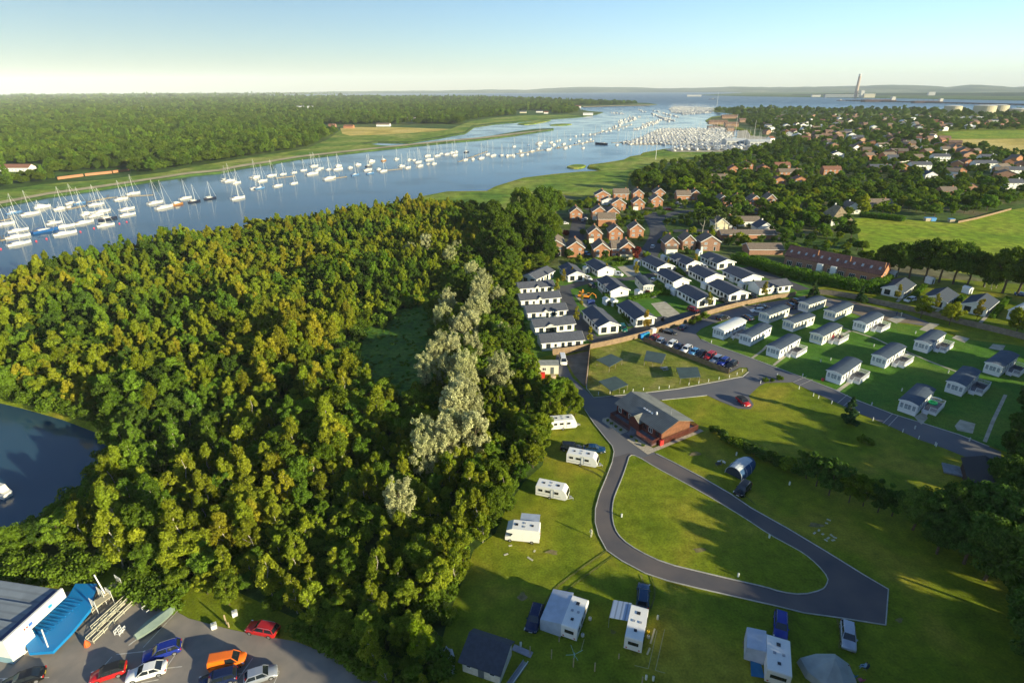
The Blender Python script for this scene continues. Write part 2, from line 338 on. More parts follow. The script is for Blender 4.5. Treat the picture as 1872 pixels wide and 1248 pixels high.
# left bank: reed strip, beach, golden field
sheet('shore_sand', pp([(-300, 424), (0, 373), (86, 356), (182, 343), (260, 331), (346, 318), (400, 313), (440, 305), (486, 298), (544, 288), (625, 279), (717, 269), (804, 260), (880, 253.5), (940, 246.3), (985, 240), (1009, 236.4), (985, 238.5), (940, 243.5), (880, 251), (804, 257.5), (717, 266.5), (625, 276), (544, 285), (486, 294.5), (440, 301), (400, 309.5), (346, 314.5), (260, 327.5), (182, 339), (86, 352), (0, 368), (-300, 418)]), 0.06, SAND)
sheet('bank_reeds', pp([(-300, 418), (0, 368), (86, 352), (182, 339), (260, 327.5), (346, 314.5), (400, 309.5), (440, 301), (486, 294.5), (544, 285), (625, 276), (717, 266.5), (700, 266), (656, 262), (690, 257), (746, 259), (800, 250), (850, 241), (862, 230), (900, 225), (957, 220.5), (1012, 215.5), (1062, 212), (1040, 210), (960, 211), (900, 216), (860, 222), (824, 236), (700, 232), (625, 236), (600, 255), (560, 272), (480, 285), (380, 300), (300, 315), (200, 328), (86, 336), (0, 348), (-300, 385)]), 0.05, MARSH)
sheet('golden_field', pp([(622, 234.5), (660, 232.5), (740, 233.5), (822, 236.5), (800, 240), (750, 243.5), (700, 246.5), (640, 248.5), (626, 245)]), 0.12, STUBBLE)
sheet('spit_beach', pp([(1066, 196.2), (1130, 194.2), (1185, 193.2), (1200, 191), (1186, 191.8), (1130, 192.8), (1066, 194.6)]), 0.2, SAND)
# right side: town ground and fields
sheet('town_ground', pp([(905, 393), (1000, 352), (1060, 360), (1150, 354), (1148, 335), (1155, 317), (1205, 298), (1265, 292), (1335, 284), (1345, 272), (1380, 255), (1372, 238), (1300, 222), (1300, 216), (1350, 209), (1310, 203), (1310, 199), (1535, 200.5), (1718, 201), (1872, 204), (2300, 206), (2600, 330), (2300, 420), (1960, 470), (1872, 520), (1600, 500), (1440, 540), (1372, 545), (1200, 590), (1080, 625), (1000, 645), (945, 560), (945, 510), (1018, 470), (1018, 420), (990, 400)]), level(1), TOWNLAND)
sheet('green_meadow', pp([(1562, 400), (1600, 397), (1660, 402), (1745, 409), (1800, 392), (1872, 380), (2100, 360), (2250, 420), (2000, 480), (1872, 508), (1760, 500), (1620, 470), (1585, 470), (1570, 440)]), level(3), MEADOW)
sheet('far_green_field', pp([(1722, 242), (1800, 238.6), (1980, 238.6), (1980, 252), (1872, 253), (1760, 254), (1735, 252)]), 0.08, MEADOW)
sheet('far_dry_field', pp([(1712, 254.5), (1760, 254.3), (1872, 254), (2050, 254), (2050, 282), (1872, 283), (1830, 277), (1790, 268), (1740, 264)]), 0.07, STUBBLE)
sheet('strip_field', pp([(1560, 227), (1680, 226.2), (1680, 227.6), (1560, 228.4)]), 0.1, MEADOW)
# ================================================================ roads of the holiday park
island = pp([(1150.7, 832), (1164.3, 833.5), (1199.7, 855.3), (1254, 883.9), (1308.7, 915), (1363, 948), (1405.5, 976.7), (1441.7, 996.2), (1469.6, 1011.5), (1494.7, 1032.5), (1514.2, 1056.2), (1511, 1069), (1503, 1078.5), (1466.8, 1087.4), (1427.8, 1082.3), (1400, 1073), (1346.2, 1061), (1290.4, 1047.8), (1215, 1029.7), (1167.7, 1007.4), (1137, 986.4), (1123, 966), (1118.5, 940), (1121, 914), (1127, 898), (1137, 874.3), (1146.6, 847)])
outer_l = [(1020, 640), (1016, 655), (1022, 690), (1040, 708), (1058, 727), (1069, 749), (1085.3, 773.5), (1107, 800.8), (1119, 815), (1122.5, 826), (1119, 845), (1109.8, 869), (1096.2, 901.6), (1088.5, 930), (1088, 955), (1094, 978), (1109, 1006), (1137, 1025.5), (1178.9, 1047.8), (1220.7, 1061.7), (1276.5, 1075.3), (1332.2, 1088), (1413.8, 1106.4), (1469.6, 1120.3), (1539.3, 1130), (1618.8, 1142.6)]
outer_r = [(1623.8, 1077), (1581, 1052), (1511.4, 1008.8), (1441.7, 967), (1372, 927.9), (1336, 903), (1281.5, 871.6), (1227, 843), (1199.7, 829.4), (1153.4, 795.3), (1118, 768)]
sheet('camp_road', pp(outer_l[5:]+outer_r), level(4), TAR_LOOP)
sheet('road_junction', pp([(1058, 727), (1069, 749), (1085.3, 773.5), (1107, 800.8), (1119, 815), (1122.5, 826), (1121, 836), (1150, 828), (1175, 836), (1199.7, 829.4), (1153.4, 795.3), (1118, 768), (1142, 742), (1190, 738), (1207.9, 731), (1240.6, 728), (1292.4, 722.5), (1314, 732.6), (1349.6, 747), (1372, 748), (1378, 740), (1368, 724), (1387.7, 706), (1400, 700), (1449, 699), (1530, 736.7), (1568, 754.4), (1614.5, 773.5), (1680, 803.5), (1723.5, 818.5), (1780.7, 841.6), (1830, 850), (1830, 826), (1808, 817), (1753.5, 795.3), (1693.5, 776.2), (1631, 757.2), (1557.3, 728.6), (1524.6, 712.2), (1467.4, 690.4), (1426.5, 675.4), (1361, 650.7), (1300, 629.3), (1281, 621), (1272, 610), (1282, 601), (1303, 591.5), (1330, 584), (1400, 575), (1440, 580), (1460, 572), (1505, 559), (1540, 566), (1580, 580), (1640, 588), (1690, 596), (1700, 590), (1660, 575), (1600, 561), (1560, 551), (1512, 545), (1470, 541), (1455, 545), (1381, 556), (1331, 567), (1281, 581), (1248, 593), (1205, 608), (1168, 621), (1179, 624), (1335, 681), (1352, 672), (1366, 672), (1368.7, 680), (1358, 689), (1308.7, 699), (1240.6, 711.5), (1172.5, 719.7), (1085.3, 727.8), (1070, 712), (1046, 690), (1030, 655), (1020, 640), (1016, 655), (1022, 690), (1040, 708)]), level(5), TAR)
sheet('yard', pp([(1030, 652), (1078, 641), (1071, 706), (1066, 704), (1050, 686)]), level(6), DIRT)
sheet('pitch_hardstanding', pp([(1515, 546), (1560, 552), (1600, 562), (1662, 577), (1690, 592), (1640, 590), (1586, 580), (1548, 566)]), level(6), DIRT)
sheet('caravan_lawn', pp([(1303.5, 592.8), (1330, 586), (1400, 578), (1440, 583), (1460, 574), (1505, 560.5), (1540, 568), (1580, 583), (1640, 591), (1690, 598), (1760, 620), (1850, 630), (2000, 660), (2000, 780), (1900, 850), (1812, 816), (1753.5, 794), (1693.5, 775), (1631, 756), (1557.3, 727.4), (1524.6, 711), (1467.4, 689), (1426.5, 674), (1361, 649.5), (1300, 628), (1282, 620), (1273.5, 610.5), (1283, 601.5)]), level(7), LAWN)
sheet('play_lawn', pp([(1081, 640), (1170, 620), (1178, 626), (1333, 683), (1352, 674), (1365, 675), (1366, 680), (1356, 688), (1308.7, 697.5), (1240.6, 710), (1172.5, 718.2), (1085.3, 726), (1073, 710)]), level(7), PLAYG)
strip('kerb', smooth_poly(island, 1), 0.15, level(4), KERB, 'pale kerb round the grass island of the loop road', closed=True, h=0.12)
sheet('island_grass', smooth_poly(island, 1), level(8), GRASS)
strip('kerb', pp(outer_l[5:]), 0.15, level(4), KERB, 'pale kerb along the outside of the loop road', h=0.12)
strip('kerb', pp([outer_l[-1]]+outer_r[:9]), 0.15, level(4), KERB, 'pale kerb along the straight side of the loop road', h=0.12)
strip('kerb', pp([(1078, 640), (1072, 710), (1085.3, 727), (1172.5, 719), (1240.6, 710.8), (1308.7, 698), (1358, 688.5), (1368, 680)]), 0.2, level(5), KERB, 'kerb between the canopy lawn and the road', h=0.1)
strip('kerb', pp([(1282, 620.5), (1300, 629), (1361, 650.2), (1426.5, 674.8), (1467.4, 690), (1524.6, 712), (1557.3, 728), (1631, 756.7), (1693.5, 775.8), (1753.5, 794.8), (1808, 816.5)]), 0.2, level(5), KERB, 'kerb between the static caravan lawn and the road', h=0.1)
strip('kerb', pp([(1210, 731.5), (1240.6, 728.5), (1292.4, 723)]), 0.2, level(5), KERB, 'short kerb behind the wooden clubhouse', h=0.1)
for a, b in [((1449, 699.5), (1475, 688)), ((1461, 705), (1486, 694)), ((1531, 737), (1549, 722)), ((1542, 742), (1562, 727)), ((1614, 774), (1632, 756)), ((1624, 779), (1642, 760))]:
    strip('road_marking', pp([a, b]), 0.14, level(9), mat('road_paint', (0.5, 0.45, 0.4), 0.8, 0.2, 2.0), 'worn painted line across the park road')
for pa in [[(1541, 600), (1600, 619), (1647, 641)], [(1652, 641), (1700, 661), (1752, 681), (1800, 702)], [(1430, 571), (1480, 590)], [(1375, 655), (1395, 640), (1402, 632)], [(1414, 668), (1433, 653), (1438, 648)], [(1531, 715), (1552, 700)], [(1838, 722), (1815, 770), (1800, 808)], [(1540, 612), (1557, 604)], [(1646, 655), (1665, 645)]]:
    strip('footpath', pp(pa), 0.9 if len(pa) < 3 else 0.7, level(9), CONC, 'pale concrete path across the caravan lawn')
sheet('concrete_pad', pp([(1621, 584), (1640, 578), (1657, 582), (1639, 592)]), level(9), CONC)
sheet('concrete_pad', pp([(1680, 603), (1700, 590), (1718, 593), (1697, 607)]), level(9), CONC)
sheet('concrete_pad', pp([(1740, 618), (1748, 613), (1773, 619), (1763, 627)]), level(9), CONC)
sheet('concrete_pad', pp([(1807, 637), (1815, 629), (1838, 632), (1832, 642)]), level(9), CONC)
sheet('concrete_pad', pp([(1745, 779), (1755, 767), (1783, 775), (1778, 793), (1750, 787)]), level(9), CONC)
sheet('concrete_pad', pp([(1671, 762), (1690, 751), (1696, 765), (1684, 777)]), level(9), CONC)
# dark ground of the chalet park and the housing estate
CH_LAWN = LAWN
sheet('chalet_park_ground', pp([(938, 560), (938, 512), (1000, 497), (1078, 480), (1180, 477), (1290, 468), (1340, 480), (1370, 487), (1470, 520), (1500, 535), (1440, 545), (1381, 553), (1331, 564), (1281, 578), (1248, 589), (1205, 603), (1168, 616), (1078, 637), (1010, 648), (975, 655), (955, 600)]), level(3), LAWN)
def road(px, w, z=4, m=None, name='estate_road', label=None, it=2): return strip(name, smooth_poly(pp(px), it, False), w, level(z), m or TAR_DARK, label)
road([(1028, 522), (1037, 548), (1052, 580), (1068, 603), (1082, 622)], 5.0)
road([(1022, 531), (1055, 520), (1085, 512), (1130, 511), (1172, 508), (1200, 500), (1216, 507), (1232, 521)], 4.5, 5)
road([(1078, 624), (1130, 614), (1165, 603), (1205, 592), (1270, 572), (1320, 560), (1385, 548)], 4.6, 6)
road([(1362, 489), (1410, 506), (1470, 530)], 6.0, 6)
road([(1192, 590), (1213, 580), (1222, 588)], 4, 7)
road([(1216, 507), (1250, 500), (1290, 490), (1340, 495), (1365, 492)], 4, 7)
road([(1062, 392), (1056, 415), (1052, 448), (1050, 462)], 8, 5, name='estate_road')
road([(1050, 450), (1090, 452), (1120, 449)], 5, 6)
road([(1186, 388), (1196, 405), (1206, 425), (1198, 445), (1186, 462), (1178, 478)], 9, 5)
road([(1070, 383), (1110, 378), (1160, 381), (1200, 381), (1260, 378)], 6, 6)
road([(1196, 405), (1240, 385), (1320, 388), (1400, 385)], 6, 7)
road([(1206, 425), (1260, 420), (1340, 425), (1440, 420)], 5, 7)
road([(1260, 440), (1330, 436), (1430, 436)], 5, 8)
for q in [[(1190, 555), (1216, 551), (1247, 577), (1215, 583)], [(1128, 488), (1160, 484), (1174, 503), (1148, 506)], [(1050, 540), (1072, 537), (1092, 560), (1070, 562)]]:
    sheet('concrete_pad', pp(q), level(6), CONC)
for q in [[(1130, 598), (1140, 607)], [(1199, 584), (1205, 593)]]: pass
for pa in [[(1130, 560), (1152, 597)], [(1093, 526), (1112, 548)], [(1192, 545), (1226, 530)], [(1238, 505), (1258, 520)], [(1640, 552), (1660, 534)], [(1712, 570), (1745, 543)], [(1792, 590), (1815, 567)], [(1178, 485), (1200, 503)], [(1232, 480), (1252, 497)], [(1340, 548), (1370, 566)]]:
    strip('footpath', pp(pa), 1.0, level(9), CONC, 'pale path beside a park home')
# bottom left car park
CP = pp([(-200, 1150), (-60, 1110), (60, 1092), (130, 1080), (215, 1072), (262, 1082), (300, 1105), (345, 1130), (420, 1150), (470, 1160), (540, 1172), (600, 1195), (660, 1225), (720, 1262), (900, 1500), (-400, 1500)])
sheet('car_park', CP, level(4), TAR_PARK)
WHITE_LINE = mat('white_line_paint', (0.55, 0.53, 0.48), 0.8, 0.2, 2)
for a, b in [((262, 1183), (330, 1111)), ((213, 1196), (268, 1190)), ((333, 1178), (292, 1238)), ((296, 1222), (333, 1218)), ((205, 1200), (165, 1245)), ((258, 1248), (290, 1242)), ((462, 1203), (430, 1248)), ((425, 1232), (462, 1230)), ((511, 1227), (495, 1262)), ((480, 1228), (511, 1226)), ((0, 1240), (90, 1238))]:
    strip('parking_line', pp([a, b]), 0.12, level(5), WHITE_LINE, 'worn white line of a parking bay')
WORN = grass_mat('worn_turf', (0.13, 0.15, 0.03), (0.20, 0.17, 0.07), (0.26, 0.20, 0.11), 0.4, 1.2, 0.3)
for cx, cy, rx, ry in [(1278, 1006, 16, 7), (1644, 1134, 10, 5), (1365, 1180, 14, 12), (955, 1090, 12, 9), (1010, 1010, 16, 6), (1490, 960, 20, 6), (1270, 830, 14, 6), (1000, 1140, 10, 5), (1120, 1155, 7, 6)]:
    sheet('worn_patch', smooth_poly(pp([(cx+rx*math.cos(a)*(.7+.3*math.sin(a*3+cx)), cy+ry*math.sin(a)*(.75+.25*math.cos(a*2+cy))) for a in [k*math.pi/6 for k in range(12)]]), 1), level(9)+.002*(cx % 3), WORN)
TRK = grass_mat('tyre_track', (0.09, 0.12, 0.015), (0.13, 0.14, 0.03), (0.17, 0.16, 0.05), 0.3, 1.5, 0.3)
for pa in [[(985, 1150), (1010, 1090), (1060, 1050), (1115, 1012)], [(1545, 1190), (1548, 1160), (1540, 1132)], [(1180, 1110), (1190, 1080), (1180, 1050)], [(1065, 850), (1095, 862), (1108, 872)], [(1350, 905), (1365, 915), (1375, 925)]]:
    L1, R1 = strip_pts(smooth_poly(pp(pa), 2, False), 1.5)
    strip('tyre_track', L1, .25, level(8)+.003, TRK); strip('tyre_track', R1, .25, level(8)+.003, TRK)
# ================================================================ far hills
def ridge(name, base_d, ridge_d, back_d, prof, m, label=None):
    vs = []; fs = []; n = len(prof)
    for px, py in prof:
        d = ray(px, 200); d.z = 0; az = d.normalized(); r = ray(px, py); sl = r.z/math.hypot(r.x, r.y)
        h = CAM_H+sl*ridge_d
        for dd, hh in ((base_d, curv(base_d, 0)-3), (base_d+300, curv(base_d, 0)+(h-curv(base_d, 0))*.25), ((base_d*1.2+ridge_d*.8)/2, h*.62), (ridge_d, h), (back_d, curv(back_d, 0)-20)):
            vs.append((az.x*dd, az.y*dd, hh))
    for i in range(n-1):
        for k in range(4): a = i*5+k; b = (i+1)*5+k; fs.append((a, b, b+1, a+1))
    me = bpy.data.meshes.new(name); me.from_pydata(vs, [], fs); me.materials.append(m)
    me.polygons.foreach_set('use_smooth', [True]*len(fs))
    return tag(link(name, me), label, None, None, 'structure')
HILL = grass_mat('hill_green', (0.04, 0.07, 0.03), (0.07, 0.10, 0.04), (0.16, 0.17, 0.08), 0.0012, 0.006, 0.3)
rp = random.Random(5)
def dense(p, step=14, j=0.35):
    o = []
    for i in range(len(p)-1):
        k = max(1, int(abs(p[i+1][0]-p[i][0])/step))
        for q in range(k): t = q/k; o.append((p[i][0]*(1-t)+p[i+1][0]*t, p[i][1]*(1-t)+p[i+1][1]*t+rp.uniform(-j, j)))
    return o+[p[-1]]
ridge('hills', 12200, 15500, 18500, dense([(520, 169.5), (600, 167.5), (700, 166.6), (800, 165.8), (900, 164), (960, 164.4), (1010, 161), (1070, 158.8), (1160, 160), (1200, 162), (1290, 160.5), (1330, 158.6), (1400, 159.6), (1480, 158.8), (1560, 157.5), (1620, 154.8), (1690, 157), (1720, 159.5), (1760, 154.8), (1800, 156.5), (1840, 159.8), (1872, 157), (2000, 156), (2400, 158)]), HILL)
FORE = grass_mat('point_green', (0.02, 0.045, 0.02), (0.035, 0.06, 0.025), (0.06, 0.08, 0.03), 0.003, 0.02, 0.4)
ridge('wooded_point', 6500, 7600, 8800, dense([(1405, 176.3), (1440, 173), (1500, 171.2), (1570, 170.4), (1640, 170.5), (1700, 169.6), (1760, 170), (1830, 169.2), (1900, 169), (2100, 168.5), (2400, 169)]), FORE)
# ================================================================ haze
hz = MB(); hz.box(-20500, -3000, -75, 20500, 19500, 420)
ho = hz.build('haze', bpy.data.materials.new('haze_air')); hm = ho.data.materials[0]; hm.use_nodes = True; hm.node_tree.nodes.clear()
hv = hm.node_tree.nodes.new('ShaderNodeVolumePrincipled'); hv.inputs['Color'].default_value = (0.82, 0.90, 1.0, 1); hv.inputs['Density'].default_value = 4.0e-5; hv.inputs['Anisotropy'].default_value = -0.25
hmo = hm.node_tree.nodes.new('ShaderNodeOutputMaterial'); hm.node_tree.links.new(hv.outputs[0], hmo.inputs['Volume'])
tag(ho, None, None, None, 'stuff')
# ================================================================ trees
def rnd_dir(r):
    z = r.uniform(-1, 1); a = r.uniform(0, 2*math.pi); q = math.sqrt(1-z*z); return np.array([q*math.cos(a), q*math.sin(a), z])
def leaf_mesh(name, clumps, per, leaf, m, seed, droop=0.0, elong=1.5, jitter=1.0, fl=1):
    """clumps: list of (x,y,z,rx,ry,rz); many small leaf cards spread through each clump's outer volume"""
    rg = np.random.RandomState(seed); V = []; 
    for (x, y, z, rx, ry, rz) in clumps:
        k = int(per*rg.uniform(0.75, 1.25)); 
        d = rg.normal(size=(k, 3)); d /= np.linalg.norm(d, axis=1)[:, None]
        rad = rg.uniform(0.35, 1.0, size=(k, 1))**0.5*rg.uniform(0.82 if fl == 1 else .5, 1.12 if fl == 1 else fl, size=(k, 1))
        c = np.array([x, y, z])+d*rad*np.array([rx, ry, rz])
        nrm = d+rg.normal(size=(k, 3))*0.75*jitter; nrm[:, 2] += 0.25; nrm /= np.linalg.norm(nrm, axis=1)[:, None]
        t = np.cross(nrm, rg.normal(size=(k, 3))); t /= np.linalg.norm(t, axis=1)[:, None]+1e-9; t[:, 2] -= droop; b = np.cross(nrm, t)
        s = leaf*rg.uniform(0.6, 1.35, size=(k, 1))
        q = np.stack([c-t*s*elong*.5, c+b*s*.5, c+t*s*elong*.5, c-b*s*.5], axis=1)
        V.append(q)
    V = np.concatenate(V).reshape(-1, 3).astype(np.float32); nf = len(V)//4
    me = bpy.data.meshes.new(name); me.vertices.add(len(V)); me.vertices.foreach_set('co', V.ravel())
    me.loops.add(nf*4); me.loops.foreach_set('vertex_index', np.arange(nf*4, dtype=np.int32))
    me.polygons.add(nf); me.polygons.foreach_set('loop_start', np.arange(0, nf*4, 4, dtype=np.int32)); me.polygons.foreach_set('loop_total', np.full(nf, 4, dtype=np.int32))
    me.materials.append(m); me.update(calc_edges=True); return me
BARK = mat('bark', (0.10, 0.075, 0.05), 0.9, 0.3, 2.0); BARKW = mat('birch_bark', (0.42, 0.38, 0.3), 0.85, 0.4, 3.0)
def trunk_mesh(name, h, r, limbs, m, seed, spread):
    rr = random.Random(seed); mb = MB()
    p = [Vector((0, 0, -0.3))]
    for k in range(1, 5): p.append(Vector((rr.uniform(-.04, .04)*h, rr.uniform(-.04, .04)*h, h*k/4)))
    mb.tube(p, r, 7, 0, r*0.3)
    for k in range(limbs):
        a = 2*math.pi*k/limbs+rr.uniform(-.5, .5); z0 = h*rr.uniform(.3, .75); L = spread*rr.uniform(.6, 1.0)
        s = Vector((0, 0, z0)); e = s+Vector((math.cos(a)*L, math.sin(a)*L, L*rr.uniform(.5, 1.0))); mid = (s+e)/2+Vector((0, 0, -L*.1))
        mb.tube([s, mid, e], r*.42, 5, 0, r*.1)
    me_o = mb; me = bpy.data.meshes.new(name); me.from_pydata(mb.v, [], mb.f); me.materials.append(m); me.update(); return me
def clumpset(kind, seed):
    r = random.Random(seed); c = []
    if kind == 'birch':      # tall narrow, ragged, 10 m
        for k in range(34):
            t = r.random(); z = 2.2+t*7.2; w = (1.0-abs(t-.38)*1.25); rad = 2.1*max(.16, w)*math.sqrt(r.random()); a = r.uniform(0, 6.28); s = r.uniform(.4, .85)*(1.15-.45*t)
            c.append((rad*math.cos(a), rad*math.sin(a), z, s, s, s*1.25))
    elif kind == 'round':    # broad leaved scrub, 8.5 m
        for k in range(36):
            d = rnd_dir_r(r); q = r.uniform(.45, 1.08); s = r.uniform(.5, 1.05); c.append((d[0]*2.9*q, d[1]*2.9*q, 5.0+d[2]*2.7*q, s, s, s*.8))
    elif kind == 'oak':      # 12 m wide big one
        for k in range(62):
            d = rnd_dir_r(r); d = (d[0], d[1], max(d[2], -.5)); q = r.uniform(.6, 1); s = r.uniform(.75, 1.6); c.append((d[0]*5.0*q, d[1]*5.0*q, 6.6+d[2]*4.4*q, s, s, s*.75))
    elif kind == 'silver':   # white willow, billowing
        for k in range(95):
            d = rnd_dir_r(r); q = r.uniform(.5, 1.12); s = r.uniform(.3, .75); c.append((d[0]*3.8*q, d[1]*3.8*q, 6.2+d[2]*4.2*q, s, s, s))
    elif kind == 'cone':     # conifer
        for k in range(30):
            t = r.random()**1.4; z = .5+t*6.2; rad = 2.0*(1-t)*r.uniform(.5, 1); a = r.uniform(0, 6.28); s = .35+.6*(1-t); c.append((rad*math.cos(a), rad*math.sin(a), z, s, s, s*.8))
    elif kind == 'sapling':  # small upright planted tree 4.5 m
        for k in range(14):
            t = r.random(); z = 1.3+t*3.2; rad = .75*(1-abs(t-.35)*1.2)*math.sqrt(r.random()); a = r.uniform(0, 6.28); s = r.uniform(.3, .5)*(1.1-.4*t); c.append((rad*math.cos(a), rad*math.sin(a), z, s, s, s*1.2))
    elif kind == 'pine':     # bare stem, flat crown
        for k in range(26):
            a = r.uniform(0, 6.28); q = math.sqrt(r.random())*4.2; s = r.uniform(.7, 1.3); c.append((q*math.cos(a), q*math.sin(a), 10.5+r.uniform(-1.2, 1.4)-q*.25, s*1.2, s*1.2, s*.5))
    elif kind == 'bush':
        for k in range(14):
            d = rnd_dir_r(r); q = r.uniform(.4, 1); s = r.uniform(.4, .75); c.append((d[0]*1.3*q, d[1]*1.3*q, 1.1+d[2]*.8*q, s, s, s*.85))
    return c
def rnd_dir_r(r):
    z = r.uniform(-1, 1); a = r.uniform(0, 2*math.pi); q = math.sqrt(1-z*z); return (q*math.cos(a), q*math.sin(a), z)
LM = {
 'birch': leaf_mat('birch_leaf', (0.189, 0.259, 0.021), (0.307, 0.329, 0.027), 0.45, 0.25),
 'round': leaf_mat('scrub_leaf', (0.131, 0.218, 0.022), (0.233, 0.291, 0.026), 0.45, 0.28),
 'oak': leaf_mat('oak_leaf', (0.084, 0.147, 0.019), (0.140, 0.196, 0.021), 0.45, 0.25),
 'silver': leaf_mat('willow_leaf', (0.42, 0.44, 0.20), (0.52, 0.52, 0.28), 0.42, 0.15, .85, .75),
 'cone': leaf_mat('conifer_leaf', (0.031, 0.067, 0.025), (0.045, 0.084, 0.022), 0.15, 0.2),
 'sapling': leaf_mat('sapling_leaf', (0.246, 0.246, 0.034), (0.370, 0.246, 0.034), 0.4, 0.15),
 'pine': leaf_mat('pine_leaf', (0.056, 0.090, 0.020), (0.067, 0.101, 0.022), 0.15, 0.15),
 'bush': leaf_mat('bush_leaf', (0.087, 0.146, 0.017), (0.146, 0.218, 0.019), 0.3, 0.25),
 'lime': leaf_mat('lime_leaf', (0.168, 0.280, 0.013), (0.213, 0.302, 0.016), 0.4, 0.1),
 'copper': leaf_mat('copper_leaf', (0.146, 0.028, 0.022), (0.179, 0.034, 0.025), 0.25, 0.15),
 'dark': leaf_mat('shade_leaf', (0.057, 0.116, 0.021), (0.097, 0.154, 0.023), 0.25, 0.25),
 'hedge': leaf_mat('hedge_leaf', (0.086, 0.173, 0.018), (0.111, 0.197, 0.020), 0.3, 0.1),
}
SPEC = {'birch': (170, .23), 'round': (190, .25), 'oak': (230, .34), 'silver': (170, .185), 'cone': (150, .26), 'sapling': (70, .2), 'pine': (150, .36), 'bush': (110, .2)}
LM['gold'] = leaf_mat('gold_leaf', (0.258, 0.277, 0.023), (0.361, 0.322, 0.029), 0.45, 0.2)
LM['green'] = leaf_mat('green_leaf', (0.112, 0.210, 0.024), (0.182, 0.273, 0.027), 0.45, 0.25)
LM['deep'] = leaf_mat('deep_leaf', (0.068, 0.128, 0.022), (0.105, 0.166, 0.024), 0.45, 0.2)
PROTO = {}
def proto(kind, leaf=None, n=3):
    key = (kind, leaf)
    if key not in PROTO:
        L = []
        for i in range(n):
            per, ls = SPEC[kind]; cs = clumpset(kind, 100*i+hash_(kind)); sd = i*7+hash_(kind)
            cm = leaf_mesh('crown', cs, per, ls, LM[leaf or kind], sd, droop=.35 if kind in ('birch', 'silver') else 0, elong=1.6, fl=1.75 if kind == 'silver' else 1.3 if kind == 'birch' else 1)
            hh, tr, lb, sp, bm = {'birch': (8.6, .13, 4, 1.6, BARKW), 'round': (5.5, .16, 5, 2.0, BARK), 'oak': (8, .35, 7, 4, BARK), 'silver': (8, .25, 6, 3, BARK), 'cone': (5.5, .14, 3, .8, BARK), 'sapling': (4, .05, 3, .5, BARK), 'pine': (10.5, .2, 6, 2.6, BARKW), 'bush': (1.3, .07, 4, .7, BARK)}[kind]
            L.append((cm, trunk_mesh('trunk', hh, tr, lb, bm, sd, sp)))
        PROTO[key] = L
    return PROTO[key]
def hash_(s): return sum(ord(c)*(i+3) for i, c in enumerate(s)) % 97
def tree(name, kind, loc, sc, rz, label, cat='tree', group=None, leaf=None, sz=None, rr=R):
    cm, tm = rr.choice(proto(kind, leaf))
    t = thing(name, label, cat, loc, rz, group); t.scale = (sc, sc, sz or sc)
    link('crown', cm, t); link('trunk', tm, t); return t
# ---- scatter of one stuff object with geometry nodes
def scatter(name, label, items, crowns):
    """items: (x, y, z, scale_xy, scale_z, rot, index)"""
    me = bpy.data.meshes.new(name); n = len(items); me.vertices.add(n)
    a = np.array(items, dtype=np.float32); co = a[:, :3].copy(); co[:, 2] += -(co[:, 0]**2+co[:, 1]**2)/(2*REFF)
    me.vertices.foreach_set('co', co.ravel())
    at = me.attributes.new('tsc', 'FLOAT_VECTOR', 'POINT'); at.data.foreach_set('vector', np.stack([a[:, 3], a[:, 3], a[:, 4]], 1).ravel())
    at = me.attributes.new('trot', 'FLOAT_VECTOR', 'POINT'); at.data.foreach_set('vector', np.stack([a[:, 5]*0, a[:, 5]*0, a[:, 5]], 1).ravel())
    at = me.attributes.new('tix', 'INT', 'POINT'); at.data.foreach_set('value', a[:, 6].astype(np.int32))
    o = link(name, me); g = bpy.data.node_groups.new(name+'_nodes', 'GeometryNodeTree')
    g.interface.new_socket('Geometry', in_out='INPUT', socket_type='NodeSocketGeometry'); g.interface.new_socket('Geometry', in_out='OUTPUT', socket_type='NodeSocketGeometry')
    N = g.nodes.new; L = g.links.new; gi = N('NodeGroupInput'); go = N('NodeGroupOutput')
    iop = N('GeometryNodeInstanceOnPoints'); gti = N('GeometryNodeGeometryToInstance')
    for c in reversed(crowns):
        oi = N('GeometryNodeObjectInfo'); oi.inputs['Object'].default_value = c; L(oi.outputs['Geometry'], gti.inputs[0])
    def na(nm, ty):
        q = N('GeometryNodeInputNamedAttribute'); q.data_type = ty; q.inputs['Name'].default_value = nm
        return [x for x in q.outputs if x.enabled and x.name == 'Attribute'][0]
    L(gi.outputs[0], iop.inputs['Points']); L(gti.outputs[0], iop.inputs['Instance']); iop.inputs['Pick Instance'].default_value = True
    L(na('tsc', 'FLOAT_VECTOR'), iop.inputs['Scale']); L(na('tix', 'INT'), iop.inputs['Instance Index'])
    e2r = N('FunctionNodeEulerToRotation'); L(na('trot', 'FLOAT_VECTOR'), e2r.inputs[0]); L(e2r.outputs[0], iop.inputs['Rotation'])
    L(iop.outputs[0], go.inputs[0])
    md = o.modifiers.new('scatter', 'NODES'); md.node_group = g
    return tag(o, label, None, None, 'stuff')
def fill(poly, cell, rr, holes=(), jit=.38):
    xs = [p[0] for p in poly]; ys = [p[1] for p in poly]; out = []; x = min(xs)
    while x < max(xs):
        y = min(ys)
        while y < max(ys):
            q = (x+rr.uniform(-jit, jit)*cell, y+rr.uniform(-jit, jit)*cell)
            if inpoly(q[0], q[1], poly) and not any(inpoly(q[0], q[1], h) for h in holes): out.append(q)
            y += cell
        x += cell
    return out
def inview(x, y, z=6, mg=60):
    u, v = PX((x, y, z+curv(x, y))); return -mg < u < 1872+mg and -200 < v < 1248+mg
rw = random.Random(11)
